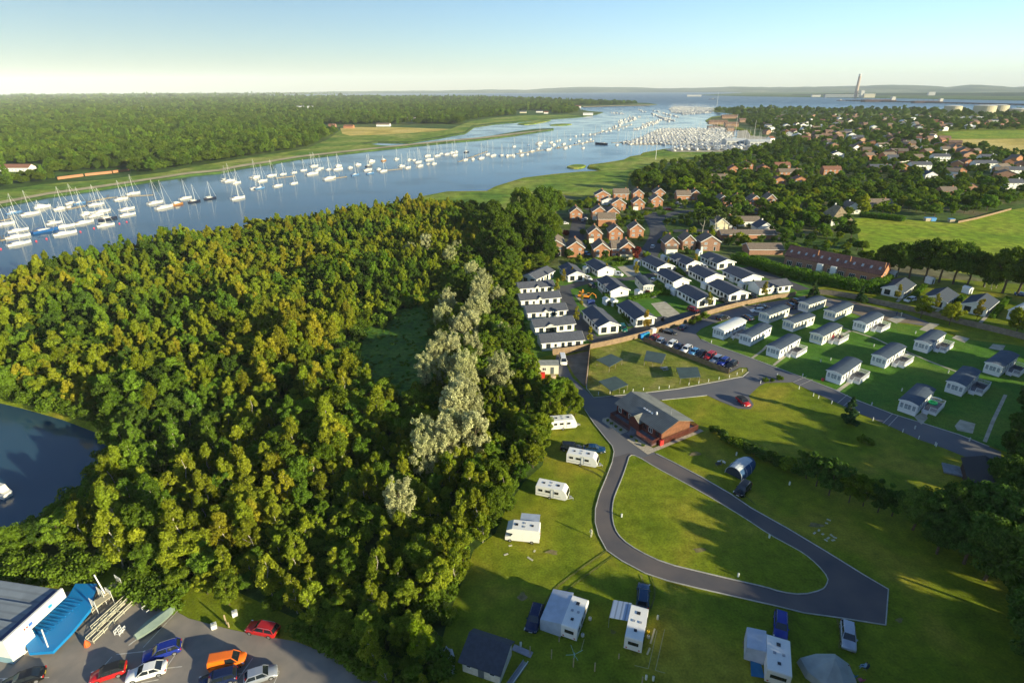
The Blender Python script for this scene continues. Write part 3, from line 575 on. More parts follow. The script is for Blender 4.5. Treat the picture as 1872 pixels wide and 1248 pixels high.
# ---- the near wood: spaced by rejection so crowns pack like the photograph's
wood_pts = [q for q in fill(WOOD, 3.15, rw, [GL]) if inview(q[0], q[1], 8, 90)]
lake_edge = None
EAST = [P(*q) for q in [(935, 398), (990, 400), (1020, 425), (1018, 470), (985, 500), (945, 515), (940, 560), (955, 620), (975, 660), (990, 700), (1035, 712), (1052, 740), (1035, 762), (1008, 782), (992, 850), (958, 880), (925, 930), (905, 975), (866, 1005), (846, 1060)]]
def east_d(q): return min(math.hypot(q[0]-e.x, q[1]-e.y) for e in EAST)
items = []
silver_px = [(812, 440), (846, 450), (788, 448), (880, 500), (868, 522), (858, 545), (842, 560), (870, 570), (884, 585), (838, 590), (856, 612), (836, 640), (860, 655), (850, 680), (812, 690), (838, 702), (862, 720), (880, 712), (832, 735), (852, 755), (880, 765), (812, 770), (842, 785), (866, 800), (780, 860), (800, 820), (735, 950), (822, 470), (900, 540), (894, 618), (872, 640), (828, 610), (880, 740), (815, 735), (798, 790), (765, 830), (850, 830), (905, 690), (820, 655), (760, 455), (900, 575)]
silver_w = [P(q[0], q[1]+26) for q in silver_px]
for (x, y) in wood_pts:
    if any(math.hypot(x-s.x, y-s.y) < 1.7 for s in silver_w): continue
    de = east_d((x, y)); u, v = PX((x, y, 0))
    if de < 34 and v < 700: k = 'oak' if rw.random() < .10 else 'round'
    elif de < 20: k = 'round' if rw.random() < .5 else 'birch'
    else: k = 'birch' if rw.random() < .66 else 'round'
    if u > 880 and v < 520: k = 'oak' if rw.random() < .22 else 'round'
    sc = rw.uniform(.52, 1.08)*(1+.22*math.sin(x*.11+2)*math.sin(y*.09+1))
    if rw.random() < .1: sc *= .6
    if math.hypot(x-P(745, 560).x, y-P(745, 560).y) < 20: sc *= .7
    ps = math.sin(x*.06+y*.035)+math.sin(y*.07-x*.03+1.5)+rw.gauss(0, .8)
    lf = {'birch': 'gold' if ps > 1.0 else 'green' if ps < -1.1 else None, 'round': 'deep' if ps < -.6 else 'green' if ps < .3 else 'birch' if ps > 1.3 else None, 'oak': 'deep' if ps < -.5 else None}[k]
    if de < 34: sc *= .82 if de > 18 else .74
    if de < 36: lf = {'round': rw.choice([None, None, 'birch', 'green']), 'birch': None, 'oak': None}[k]
    items.append([x, y, 0, sc*1.0, sc*rw.uniform(.8, 1.1), rw.uniform(0, 6.28), k, v, lf])
items.sort(key=lambda t: math.hypot(t[0], t[1]))
NB = {'birch': 300, 'round': 290, 'oak': 60}; cnt = {}; rest = []
LAB = {'birch': ('birch_tree', 'slender yellow-green birch standing in the dense riverside wood'), 'round': ('scrub_tree', 'low round-headed olive green tree crowded into the riverside wood'), 'oak': ('oak_tree', 'broad dark green oak rising from the edge of the riverside wood')}
FIRST = {}
for t in items:
    k = t[6]; c = cnt.get(k, 0)
    if c < NB[k] and inview(t[0], t[1], 5, 10):
        cnt[k] = c+1; nm, lb = LAB[k]
        o = tree(nm, k, (t[0], t[1], 0), t[3], t[5], lb, 'tree', 'trees of the riverside wood', sz=t[4], rr=rw, leaf=t[8])
        FIRST.setdefault(k, []).append(o)
    else: rest.append(t)
CROWNS = {}
VAR = [('birch', None), ('birch', 'gold'), ('birch', 'green'), ('round', None), ('round', 'deep'), ('round', 'green'), ('round', 'birch'), ('oak', None), ('oak', 'deep')]
allc = []; IX = {}
for kk in VAR:
    ms = {m[0].name for m in proto(*kk)}; IX[kk] = []
    for o in FIRST[kk[0]]:
        c = [q for q in o.children if q.name.startswith('crown')][0]
        if c.data.name in ms: ms.discard(c.data.name); IX[kk].append(len(allc)); allc.append(c)
def ixof(k, lf): return rw.choice(IX.get((k, lf)) or IX[(k, None)])
def ixfar(k): return ixof(k, rw.choice([None, 'deep', 'green', 'green'] if k == 'round' else [None, None, 'deep'] if k == 'oak' else ['green']))
scatter('wood', 'the far part of the dense riverside wood, hundreds of small olive trees', [(t[0], t[1], t[2], t[3], t[4], t[5], ixof(t[6], t[8])) for t in rest], allc)
for i, s in enumerate(silver_w):
    _s = rw.uniform(.58, .84)
    s = s+Vector((rw.uniform(-4.5, 4.5), rw.uniform(-3, 3), 0))
    tree('willow_tree', 'silver', s, _s, rw.uniform(0, 6), 'pale silvery willow standing out against the green wood', 'willow', 'silvery willows in the wood', rr=rw, sz=_s*1.4)
# undergrowth between the trees
ug = fill(WOOD, 3.2, rw, [GL], .5); ug = [q for q in ug if inview(q[0], q[1], 2, 30)]
for q in [(70, 982), (30, 1003), (110, 960), (150, 925), (190, 880), (218, 845), (226, 812), (205, 782), (160, 762), (110, 748), (60, 735), (20, 724)]:
    if q[0] < 215: tree('bank_tree', 'round', P(q[0]+6, q[1]-(4 if q[1] < 800 else -6)), rw.uniform(.45, .7), q[0], 'small tree leaning over the dark pond', 'tree', 'small trees on the pond bank', 'green', rr=rw)
    for k in range(4):
        p_ = P(q[0]+rw.uniform(-22, 22), q[1]+rw.uniform(-3, 6)); tree('bank_bush', 'bush', p_, rw.uniform(1.2, 2.0), rw.uniform(0, 6), 'green bush overhanging the edge of the dark pond', 'bush', 'bushes on the pond bank', rr=rw)
bush0 = tree('glade_bush', 'bush', P(650, 640), 1.3, 0, 'low green bush at the west edge of the wood glade', 'bush', rr=rw)
bcr = [q for q in bush0.children if q.name.startswith('crown')]
scatter('undergrowth', 'low green undergrowth between the trees of the wood', [(q[0], q[1], 0, rw.uniform(.9, 1.7), rw.uniform(.8, 1.6), rw.uniform(0, 6), 0) for q in ug], bcr)
for i in range(len(GL)):
    for k in range(2):
        p_ = GL[i]+Vector((rw.uniform(-4, 4), rw.uniform(-4, 4), 0)); _s = rw.uniform(.9, 2.0); tree('glade_bush', 'bush', p_, _s, rw.uniform(0, 6), 'green bush on the ragged edge of the wood glade', 'bush', 'bushes round the glade', rw.choice([None, 'green', 'birch', 'deep']), rr=rw)
gsh = tree('glade_shrub', 'bush', P(700, 600), .9, 0, 'pale green shrub at the top edge of the wood glade', 'shrub', None, 'green', rr=rw); gcr = [q for q in gsh.children if q.name.startswith('crown')]
gl = [q for q in fill(GL, 1.5, rw, (), .5)]
scatter('glade_vegetation', 'rough low growth covering the shaded glade in the wood', [(q[0], q[1], -.4, rw.uniform(.3, .6), rw.uniform(.2, .4), rw.uniform(0, 6), 0) for q in gl if rw.random() < .4], gcr)
# ---- the far left bank: kilometres of trees as one mass
fb = [(-700, 455), (-300, 392), (0, 344), (86, 333), (200, 326), (300, 313), (380, 298), (480, 283), (560, 270), (600, 252), (620, 240), (618, 233), (640, 231), (820, 234), (860, 220), (900, 214), (960, 209), (1040, 208), (1060, 204), (1040, 198), (1050, 193.5), (1130, 192), (1170, 190), (1050, 187), (900, 181), (800, 179.5), (500, 178), (400, 177), (340, 175.6)]
fbp = pp(fb)+[Vector((-2600, 10300, 0)), Vector((-12000, 11000, 0)), Vector((-13500, 3000, 0)), Vector((-2500, 400, 0))]
def ringfill(poly, r0, r1, cell):
    xs = [p[0] for p in poly]; ys = [p[1] for p in poly]; out = []
    x = max(min(xs), -r1)
    while x < min(max(xs), r1):
        y = max(min(ys), -100)
        while y < min(max(ys), r1):
            if r0 <= math.hypot(x, y) < r1:
                q = (x+rw.uniform(-.45, .45)*cell, y+rw.uniform(-.45, .45)*cell)
                if inview(q[0], q[1], 8, 20) and inpoly(q[0], q[1], poly): out.append(q)
            y += cell
        x += cell
    return out
def mass(name, label, poly, holes, bands, mix, smul=1.0):
    its = []
    for r0, r1, cell, sc in bands:
        for q in ringfill(poly, r0, r1, cell):
            if any(inpoly(q[0], q[1], h) for h in holes): continue
            k = 'oak' if rw.random() < mix else rw.choice(['round', 'round', 'birch']); s = sc*rw.uniform(.7, 1.3)*(1.0 if k == 'oak' else 1.5)*smul*(1+.2*math.sin(q[0]*.011)*math.sin(q[1]*.009))
            if math.sin(q[0]*.0043+1)*math.sin(q[1]*.0031)+rw.uniform(-.1, .1) > .93: continue
            its.append((q[0], q[1], -.5, s, s*rw.uniform(.75, 1.05), rw.uniform(0, 6.28), ixfar(k)))
    return scatter(name, label, its, allc)
mass('far_woodland', 'green woodland covering the far river bank to the horizon', fbp, [pp(h_) for h_ in ([(-60, 335), (85, 328), (85, 300), (-60, 306)], [(95, 338), (245, 322), (245, 306), (95, 318)], [(585, 243), (835, 240), (835, 227), (585, 228)], [(530, 203), (580, 203), (580, 196.5), (530, 196.5)], [(735, 226), (765, 226), (765, 217), (735, 217)], [(812, 208), (836, 208), (836, 201), (812, 201)], [(940, 212), (1010, 213), (1010, 203), (940, 203)])], [(0, 1100, 9, 1.0), (1100, 2000, 12, 1.15), (2000, 3500, 20, 1.35), (3500, 6000, 38, 1.8), (6000, 11500, 85, 2.6)], .6)
# ================================================================ buildings
WHITE = mat('white_render', (0.78, 0.76, 0.70), 0.7, 0.05, 1.0)
WHITEB = mat('white_weatherboard', (0.72, 0.74, 0.74), 0.6, 0.05, 1.0, stripes=('Z', 8.0, 0.86))
CREAM = mat('cream_cladding', (0.70, 0.66, 0.55), 0.6, 0.05, 1.0, stripes=('Z', 8.0, 0.88))
BRICKM = mat('orange_brick', (0.40, 0.19, 0.10), 0.85, 0.16, 2.5, stripes=('Z', 20, 0.86))
BRICKD = mat('brown_brick', (0.30, 0.17, 0.11), 0.85, 0.2, 2.0, stripes=('Z', 20, 0.86))
TILE_D = mat('dark_slate_tile', (0.088, 0.096, 0.12), 0.85, 0.18, 3.0, stripes=('Z', 9, 0.78))
TILE_G = mat('grey_blue_tile', (0.055, 0.07, 0.095), 0.85, 0.15, 3.0, stripes=('Z', 9, 0.8))
TILE_B = mat('brown_tile', (0.19, 0.15, 0.115), 0.75, 0.22, 2.0, stripes=('Z', 9, 0.76))
TILE_R = mat('red_tile', (0.24, 0.115, 0.075), 0.75, 0.22, 2.0, stripes=('Z', 9, 0.76))
TILE_RB = mat('terrace_tile', (0.15, 0.075, 0.06), 0.75, 0.2, 2.0, stripes=('Z', 9, 0.76))
THATCH = mat('old_clay_tile', (0.24, 0.19, 0.12), 0.95, 0.3, 1.2)
FRAME = mat('window_frame_white', (0.75, 0.75, 0.73), 0.5)
FRAMED = mat('window_frame_dark', (0.05, 0.05, 0.055), 0.5)
GLASS = mat('window_glass', (0.02, 0.028, 0.035), 0.06, spec=0.8)
GLASSP = mat('pale_reflection_glass', (0.24, 0.28, 0.31), 0.2, 0.35, 1.5)  # pale reflection put into the base colour of the glass
GREYDOOR = mat('grey_door', (0.10, 0.12, 0.13), 0.5)
SKIRT = mat('brick_skirt', (0.55, 0.54, 0.50), 0.8, 0.1, 2)
def add_window(root, face, W, D, u, z, w, h, fr=None, gl=None, name='window', nb=2, door=False):
    """face: 'f' y=0 side, 'b' y=D, 'l' x=0, 'r' x=W ; u along the wall, z sill"""
    mb = MB(); t = 0.07; e = 0.05
    def bx(u0, z0, u1, z1, d0, d1, mi):
        if face == 'f': mb.box(u0, -d1, z0, u1, -d0, z1, mi)
        elif face == 'b': mb.box(u0, D+d0, z0, u1, D+d1, z1, mi)
        elif face == 'l': mb.box(-d1, u0, z0, -d0, u1, z1, mi)
        else: mb.box(W+d0, u0, z0, W+d1, u1, z1, mi)
    bx(u+t, z+t, u+w-t, z+h-t, -0.02, 0.015, 1)
    bx(u, z, u+t, z+h, -0.02, e, 0); bx(u+w-t, z, u+w, z+h, -0.02, e, 0); bx(u+t, z, u+w-t, z+t, -0.02, e, 0); bx(u+t, z+h-t, u+w-t, z+h, -0.02, e, 0)
    for k in range(1, nb): bx(u+w*k/nb-t/2, z+t, u+w*k/nb+t/2, z+h-t, -0.015, e*.8, 0)
    return mb.build(name, [fr or FRAME, gl or GLASS], root)
def gable_block(mb, W, D, h, rise, ridge, z0=0):
    if ridge == 'y':
        a = [(0, 0, z0), (W, 0, z0), (W, 0, h), (W/2, 0, h+rise), (0, 0, h)]; b = [(x, D, z) for x, _, z in a]
    else:
        a = [(0, 0, z0), (0, D, z0), (0, D, h), (0, D/2, h+rise), (0, 0, h)][::-1]; b = [(W, y, z) for _, y, z in a]
    mb.loft([a, b][::-1]); return mb
def gable_roof(mb, W, D, h, rise, ridge, ov, th=.14, hip=0, mi=0):
    if ridge == 'y':
        s = rise/(W/2)
        for sg in (-1, 1):
            xe = W/2+sg*(W/2+ov); ze = h-s*ov; y0, y1 = -ov, D+ov
            e = [(xe, y0, ze+.03), (xe, y1, ze+.03), (W/2, y1-hip, h+rise+.03), (W/2, y0+hip, h+rise+.03)]
            t = [(x, y, z+th) for x, y, z in e]
            mb.hexa(e+t if sg > 0 else e[::-1]+t[::-1], mi)
        if hip:
            for yy, sgn in ((-ov, 1), (D+ov, -1)):
                mb.poly([(-ov, yy, h-s*ov+th), (W+ov, yy, h-s*ov+th), (W/2, yy+sgn*hip, h+rise+th)], mi)
    else:
        s = rise/(D/2)
        for sg in (-1, 1):
            ye = D/2+sg*(D/2+ov); ze = h-s*ov; x0, x1 = -ov, W+ov
            e = [(x0, ye, ze+.03), (x1, ye, ze+.03), (x1-hip, D/2, h+rise+.03), (x0+hip, D/2, h+rise+.03)]
            t = [(x, y, z+th) for x, y, z in e]
            mb.hexa(e+t if sg < 0 else e[::-1]+t[::-1], mi)
        if hip:
            for xx, sgn in ((-ov, 1), (W+ov, -1)):
                mb.poly([(xx, -ov, h-s*ov+th), (xx, D+ov, h-s*ov+th), (xx+sgn*hip, D/2, h+rise+th)], mi)
    return mb
def barge(root, W, D, h, rise, ridge, ov, m):
    mb = MB()
    if ridge == 'y':
        s = rise/(W/2)
        for y in (-ov-.04, D+ov):
            for sg in (-1, 1):
                xe = W/2+sg*(W/2+ov); ze = h-s*ov
                mb.hexa([(W/2, y, h+rise-.2), (xe, y, ze-.2), (xe, y+.04, ze-.2), (W/2, y+.04, h+rise-.2), (W/2, y, h+rise+.14), (xe, y, ze+.14), (xe, y+.04, ze+.14), (W/2, y+.04, h+rise+.14)])
        for xe in (-ov-.1, W+ov): mb.box(xe, -ov, h-s*ov-.12, xe+.1, D+ov, h-s*ov+.05)
    else:
        s = rise/(D/2)
        for x in (-ov-.04, W+ov):
            for sg in (-1, 1):
                ye = D/2+sg*(D/2+ov); ze = h-s*ov
                mb.hexa([(x, D/2, h+rise-.2), (x+.04, D/2, h+rise-.2), (x+.04, ye, ze-.2), (x, ye, ze-.2), (x, D/2, h+rise+.14), (x+.04, D/2, h+rise+.14), (x+.04, ye, ze+.14), (x, ye, ze+.14)])
        for ye in (-ov-.1, D+ov): mb.box(-ov, ye, h-s*ov-.12, W+ov, ye+.1, h-s*ov+.05)
    return mb.build('fascia', m, root)
def ab(A, B): A = P(*A); B = P(*B); return A, math.atan2(B.y-A.y, B.x-A.x), (B-A).length
# ---------------------------------------------------------------- chalets (park homes)
def chalet(name, label, A, B, C=None, D=13.0, W=None, ridge='y', rot=None, porch=None, blank=False, roof=None, wall=None, group='white park homes of the chalet park', dormer=None, side='both', h=2.9, rise=1.35, dk=False):
    o, az, w = ab(A, B); W = W or w
    if C is not None and rot is None:
        c = P(*C); az2 = math.atan2(c.y-o.y, c.x-o.x)-math.pi/2; az = (az*1.0+az2*1.0)/2
    if rot is not None: az = math.radians(rot)
    t = thing(name, label, 'chalet', o, az, group)
    wl = wall or WHITE; rf = roof or TILE_D
    gable_block(MB(), W, D, h, rise, ridge, 0.35).build('wall', wl, t)
    MB().box(.05, .05, -.05, W-.05, D-.05, .36).build('plinth', SKIRT, t)
    gable_roof(MB(), W, D, h, rise, ridge, .45).build('roof', rf, t)
    barge(t, W, D, h, rise, ridge, .45, FRAME)
    fr = FRAMED if not dk else FRAME
    if ridge == 'y':
        if not blank:
            add_window(t, 'f', W, D, W*.12, .55, W*.27, 1.9, fr, nb=2); add_window(t, 'f', W, D, W*.60, .55, W*.27, 1.9, fr, nb=2)
        else: add_window(t, 'f', W, D, W*.55, 1.3, .7, .8, fr, nb=1)
        for k, (u, ww, zz, hh) in enumerate([(.1, 1.4, 1.05, 1.3), (.28, 1.4, 1.05, 1.3), (.46, .9, .5, 2.0), (.6, 1.2, 1.1, 1.1), (.8, 1.3, 1.1, 1.1)]):
            if side in ('both', 'l'): add_window(t, 'l', W, D, D*u, zz, ww, hh, fr, name='door' if k == 2 else 'window', nb=1 if k == 2 else 2)
            if side in ('both', 'r'): add_window(t, 'r', W, D, D*u, zz, ww, hh, fr, name='door' if k == 2 else 'window', nb=1 if k == 2 else 2)
    else:
        for k, (u, ww, zz, hh) in enumerate([(.10, 1.3, .9, 1.5), (.30, .7, 1.1, 1.0), (.47, .95, .45, 2.0), (.62, 1.3, .9, 1.5), (.82, 1.4, .9, 1.5)]):
            add_window(t, 'f', W, D, W*u, zz, ww, hh, fr, name='door' if k == 2 else 'window', nb=1 if k == 2 else 2)
        add_window(t, 'r', W, D, D*.35, 1.1, 1.2, 1.1, fr)
    if porch:               # small cross gable: (u, width)
        u, pw = porch; m = MB(); r2 = MB()
        if ridge == 'x':
            x0 = W*u-pw/2; x1 = x0+pw; yb = D*.33; hr = .9
            m.loft([[(x0, -.35, h-.5), (x1, -.35, h-.5), (x1, -.35, h-.25), (W*u, -.35, h-.25+hr), (x0, -.35, h-.25)][::-1], [(x0, yb, h-.5), (x1, yb, h-.5), (x1, yb, h-.25), (W*u, yb, h-.25+hr), (x0, yb, h-.25)][::-1]])
            for sg in (-1, 1):
                xe = W*u+sg*(pw/2+.25); e = [(xe, -.6, h-.35), (xe, yb, h-.35), (W*u, yb+.4, h-.2+hr), (W*u, -.6, h-.2+hr)]; tt = [(x, y, z+.12) for x, y, z in e]
                r2.hexa(e+tt if sg > 0 else e[::-1]+tt[::-1])
        else:
            y0 = D*u-pw/2; y1 = y0+pw; xb = W*.33; hr = .9
            m.loft([[(-.35, y0, h-.5), (-.35, y1, h-.5), (-.35, y1, h-.25), (-.35, D*u, h-.25+hr), (-.35, y0, h-.25)], [(xb, y0, h-.5), (xb, y1, h-.5), (xb, y1, h-.25), (xb, D*u, h-.25+hr), (xb, y0, h-.25)]])
            for sg in (-1, 1):
                ye = D*u+sg*(pw/2+.25); e = [(-.6, ye, h-.35), (xb, ye, h-.35), (xb+.4, D*u, h-.2+hr), (-.6, D*u, h-.2+hr)]; tt = [(x, y, z+.12) for x, y, z in e]
                r2.hexa(e[::-1]+tt[::-1] if sg > 0 else e+tt)
        pg = m.build('porch_gable', wl, t); r2.build('porch_roof', rf, pg)
    return t
chalet('chalet', 'white chalet with two gable windows beside the green car, by the long fence', (1094.3, 612.3), (1127.7, 606.5), (1074, 578), D=14, porch=(.3, 3.2))
chalet('chalet', 'white chalet with big glazed gable right of the green car, by the long fence', (1160.2, 598.5), (1192.7, 593), (1137, 568), D=13.5)
chalet('chalet', 'white chalet with blank gable behind the orange digger, in the middle of the park', (1116, 545.2), (1146.3, 541), (1098.5, 520), D=13.5, blank=True, porch=(.45, 4.2))
chalet('chalet', 'white chalet below the copper beech, yellow sapling at its gable', (1092.7, 506.8), (1119.3, 502.7), (1076.8, 489.5), D=12, blank=True)
chalet('chalet', 'white chalet with two glazed gable doors, second from the left in the back row', (1038.5, 516), (1066.3, 512.7), (1030, 496.5), D=12.5, porch=(.55, 3))
chalet('chalet', 'white chalet turned sideways at the far left corner of the chalet park', (954.3, 517.3), (975.2, 518.8), None, D=13, W=6.6, rot=-35, porch=None)
LROW = [((950, 540.7), (1012.3, 535.7), 'topmost long white chalet of the left row, orange sapling at its right end', (.52, 2.6)), ((952.7, 562.7), (1023.5, 556.8), 'second long white chalet from the top of the left row', (.48, 2.6)), ((965, 586), (1035, 580.2), 'middle long white chalet of the left row of five', (.46, 2.6)),
        ((978.5, 613.5), (1049.3, 606), 'long white chalet of the left row with a dark glazed porch', (.38, 4.4)), ((990.9, 642.4), (1065.4, 636.3), 'lowest long white chalet of the left row, nearest the yard', None)]
for i, (a, b, l, p) in enumerate(LROW):
    t = chalet('chalet', l, a, b, None, D=6.2, ridge='x', porch=p, rise=1.25)
    if i == 3: add_window(t, 'f', 12, 6, 12.2*.28, .45, 2.6, 2.1, FRAMED, nb=3, name='glazed_porch')
chalet('chalet', 'white chalet with blank right gable north of the empty concrete base', (1230, 528.2), (1257.7, 524.6), (1209.7, 513.9), D=12.5, blank=True)
chalet('chalet', 'white chalet with patio doors behind a white car, top row centre', (1201, 501), (1226, 496.3), (1182.3, 485.3), D=12.5)
chalet('chalet', 'white chalet with a glazed gable and a yellow sapling in front, top row', (1254, 495.7), (1275.8, 491), (1232.5, 479.3), D=12.5, porch=(.55, 3))
chalet('chalet', 'white chalet at the top right corner of the park against the green hedge', (1310.5, 493.5), (1336.3, 488.5), (1284.7, 474.5), D=12.5, porch=(.45, 3))
chalet('chalet', 'white chalet with blank gable, second row below the top corner', (1288, 521), (1318, 516), (1265.5, 504.5), D=12, blank=True)
chalet('chalet', 'white chalet with blank gable right beside the dark lane along the hedge', (1354.7, 522.7), (1383.8, 516), (1328.8, 504.5), D=12, blank=True)
chalet('chalet', 'white chalet with a yellow sapling on its glazed gable, by the red car and fence', (1273.8, 563.5), (1303.8, 557.7), (1248, 543.6), D=13)
chalet('chalet', 'white chalet with two wide gable windows between two parked dark cars', (1331.3, 552.7), (1362.2, 546.8), (1303, 531.2), D=13)
chalet('chalet', 'white chalet lying crosswise at the right end of the park, dark recessed porch', (1387.2, 540.2), (1443.3, 534), None, D=6.5, ridge='x', porch=(.40, 3.6))
t = chalet('chalet', 'grey-roofed chalet with decking, leftmost of the three beneath the tall trees', (1610, 538.5), (1646.7, 544.3), None, D=12.5, W=7, rot=-47, roof=TILE_G, rise=1.6)
t = chalet('chalet', 'grey-roofed chalet behind the white car, middle of the three beneath the tall trees', (1682.5, 557), (1715.8, 562), None, D=12.5, W=7, rot=-50, roof=TILE_G, rise=1.6)
t = chalet('chalet', 'grey-roofed chalet with a golden sapling, rightmost of the three beneath the tall trees', (1754.2, 569.3), (1790.8, 578.5), None, D=12.5, W=7, rot=-50, roof=TILE_G, rise=1.6)
# ---------------------------------------------------------------- static caravans
ROOF_S = mat('static_roof', (0.065, 0.09, 0.125), 0.8, 0.12, 1.0, stripes=('Y', 2.2, 0.82)); ROOF_W = mat('white_metal_roof', (0.62, 0.63, 0.6), 0.4, 0.05, 1.0)
RAIL = mat('white_upvc', (0.76, 0.76, 0.76), 0.45); DECKM = mat('grey_deck', (0.16, 0.16, 0.18), 0.8, 0.15, 2.0, stripes=('X', 6, 0.8))
CUSH = mat('garden_furniture', (0.04, 0.042, 0.05), 0.8)
def static(label, A, B, C, deck=0, wall=None, roof=None, win='w', D=None, name='static_caravan', steps=True):
    a = P(*A); b = P(*B); c = P(*C)
    az = math.atan2(c.y-b.y, c.x-b.x)-math.pi/2; ex = Vector((math.cos(az), math.sin(az), 0)); W = 3.75; D = D or min(12.6, max(10.5, (c-b).length*.93))
    o = b-ex*W; t = thing(name, label, 'static caravan', o, az, 'static caravans on the lawn')
    wl = wall or WHITEB; rf = roof or ROOF_S; h = 3.0; z0 = .05
    MB().box(.06, .06, z0, W-.06, D-.06, .75).build('skirting', RAIL, t)
    mb = MB(); n = 6
    prof = [(0, .75), (W, .75), (W, h)]+[(W*(1-k/n), h+.42*(1-abs(1-2*k/n)**1.6)) for k in range(1, n)]+[(0, h)]
    mb.loft([[(x, 0, z) for x, z in prof], [(x, D, z) for x, z in prof]][::-1]); mb.build('wall', wl, t)
    rb = MB(); ov = .22
    top = [(W/2+(W/2+ov)*(1-2*k/n), h+.05+.42*(1-abs(1-2*k/n)**1.6)) for k in range(n+1)]
    ring = top+[(x, z+.11) for x, z in reversed(top)]
    rb.loft([[(x, -.35, z) for x, z in ring], [(x, D+.15, z) for x, z in ring]]); rb.build('roof', rf, t)
    mb = MB()
    for k in range(n):
        x1, z1 = top[k]; x2, z2 = top[k+1]
        mb.hexa([(x1, -.41, z1-.12), (x2, -.41, z2-.12), (x2, -.36, z2-.12), (x1, -.36, z1-.12), (x1, -.41, z1+.1), (x2, -.41, z2+.1), (x2, -.36, z2+.1), (x1, -.36, z1+.1)])
    mb.build('fascia', RAIL, t)
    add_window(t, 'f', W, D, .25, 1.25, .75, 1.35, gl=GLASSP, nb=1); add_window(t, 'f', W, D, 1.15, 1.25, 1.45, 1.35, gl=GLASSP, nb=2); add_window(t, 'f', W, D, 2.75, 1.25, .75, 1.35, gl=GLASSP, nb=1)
    for u, w, z, hh, nm in ((.06, .9, 1.3, 1.3, 'window'), (.20, .9, 1.3, 1.3, 'window'), (.36, .85, .85, 2.0, 'door'), (.52, 1.1, 1.45, 1.1, 'window'), (.72, .6, 1.7, .8, 'window'), (.86, 1.0, 1.45, 1.1, 'window')):
        add_window(t, 'r', W, D, D*u, z, w, hh, FRAME if nm == 'window' else RAIL, nb=1, name=nm)
        if nm == 'window' and u in (.06, .52, .86): add_window(t, 'l', W, D, D*u, z, w, hh, FRAME, nb=1)
    if deck:
        y0, y1 = D*.34, D*.86; xw = 3.0; hd = .8
        dk = MB().box(W+.12, y0, hd-.1, W+xw, y1, hd).build('deck', DECKM, t)
        sk = MB(); sk.box(W+xw+.002, y0, .0, W+xw+.06, y1, hd-.02); sk.box(W+.12, y0-.06, 0, W+xw+.06, y0-.002, hd-.02); sk.box(W+.12, y1+.002, 0, W+xw+.06, y1+.06, hd-.02); sk.build('deck_skirt', RAIL, t)
        rl = MB()
        def rail(x0, ya, x1, yb):
            L = math.hypot(x1-x0, yb-ya); k = max(1, int(L/.14)); 
            rl.tube([(x0, ya, hd+1.0), (x1, yb, hd+1.0)], .045, 4); rl.tube([(x0, ya, hd+.12), (x1, yb, hd+.12)], .03, 4)
            for i in range(k+1):
                f = i/k; r_ = .05 if i in (0, k) else .017; rl.box(x0+(x1-x0)*f-r_, ya+(yb-ya)*f-r_, hd-.02, x0+(x1-x0)*f+r_, ya+(yb-ya)*f+r_, hd+1.0)
        sx0, sx1 = W+.5, W+1.6
        rail(W+xw, y0, W+xw, y1); rail(W+.2, y1, W+xw, y1); rail(sx1, y0, W+xw, y0)
        rl.build('balustrade', RAIL, t)
        st = MB()
        for k in range(4): st.box(sx0+.08, y0-.28*(k+1)-.05, 0, sx1-.08, y0-.28*k-.07, hd-.2*(k+1)+.03)
        for x in (sx0, sx1):
            st.tube([(x, y0, hd+.95), (x, y0-1.3, .95)], .04, 4)
            for k in range(5): st.box(x-.025, y0-.3*k-.1, 0.05, x+.025, y0-.3*k-.05, hd+.92-.26*k)
        st.build('steps', RAIL, t)
        if deck > 1:
            fz = MB(); cx, cy = W+1.8, (y0+y1)/2+.6
            fz.box(cx-.45, cy-.8, hd+.6, cx+.45, cy+.8, hd+.66)
            for sx in (-.8, .8):
                for sy in (-.5, .5): fz.box(cx+sx-.25, cy+sy-.25, hd+.35, cx+sx+.25, cy+sy+.25, hd+.45); fz.box(cx+sx-.25+(.5 if sx > 0 else -.05), cy+sy-.25, hd+.4, cx+sx-.2+(.5 if sx > 0 else -.05), cy+sy+.25, hd+1.0)
            for sx in (-.4, .4):
                for sy in (-.7, .7): fz.box(cx+sx-.03, cy+sy-.03, hd, cx+sx+.03, cy+sy+.03, hd+.6)
            f = fz.build('garden_table', CUSH); f.location = t.location; f.rotation_euler = t.rotation_euler
            tag(f, 'dark table and chairs on the deck of '+label.split(',')[0][:38].rstrip(), 'garden table', 'table sets on caravan decks')
    return t
static('cream-white static caravan with a white roof, leftmost by the parked cars', (1304.6, 614), (1322, 622.3), (1365.7, 601), 1, wall=WHITEB, roof=ROOF_W)
static('small static caravan without deck right of the white-roofed one', (1354.4, 630.8), (1371.5, 634), (1410.6, 611.5))
static('static caravan with white deck, first in the row beside the main road', (1402.4, 649.8), (1422.8, 657), (1464.4, 632), 2)
static('cream static caravan on the far side behind the white-roofed one, cars at its end', (1387, 586.5), (1404.5, 592), (1443.6, 577), wall=CREAM)
static('cream static caravan in the middle of the back group of four', (1429.9, 602.4), (1448.8, 607.5), (1489.4, 592.6), wall=CREAM)
static('cream static caravan at the back under the conifer', (1458.3, 569.7), (1476.5, 572.5), (1510, 560.6), wall=CREAM)
static('white static caravan without deck right of the conifer, beside the dirt patch', (1504.7, 585), (1525, 588), (1559, 571.5), wall=CREAM)
static('static caravan with a sunlit deck crowded with people', (1480.3, 624), (1501.5, 631.8), (1538.3, 611.5), 2, wall=CREAM)
static('static caravan with deck beside the two people on the concrete pad', (1558.2, 604), (1580, 609), (1614, 591), 2)
static('static caravan with deck, red toy at its corner, beside the road', (1509.3, 695.6), (1535.2, 704.6), (1572.6, 677.5), 2)
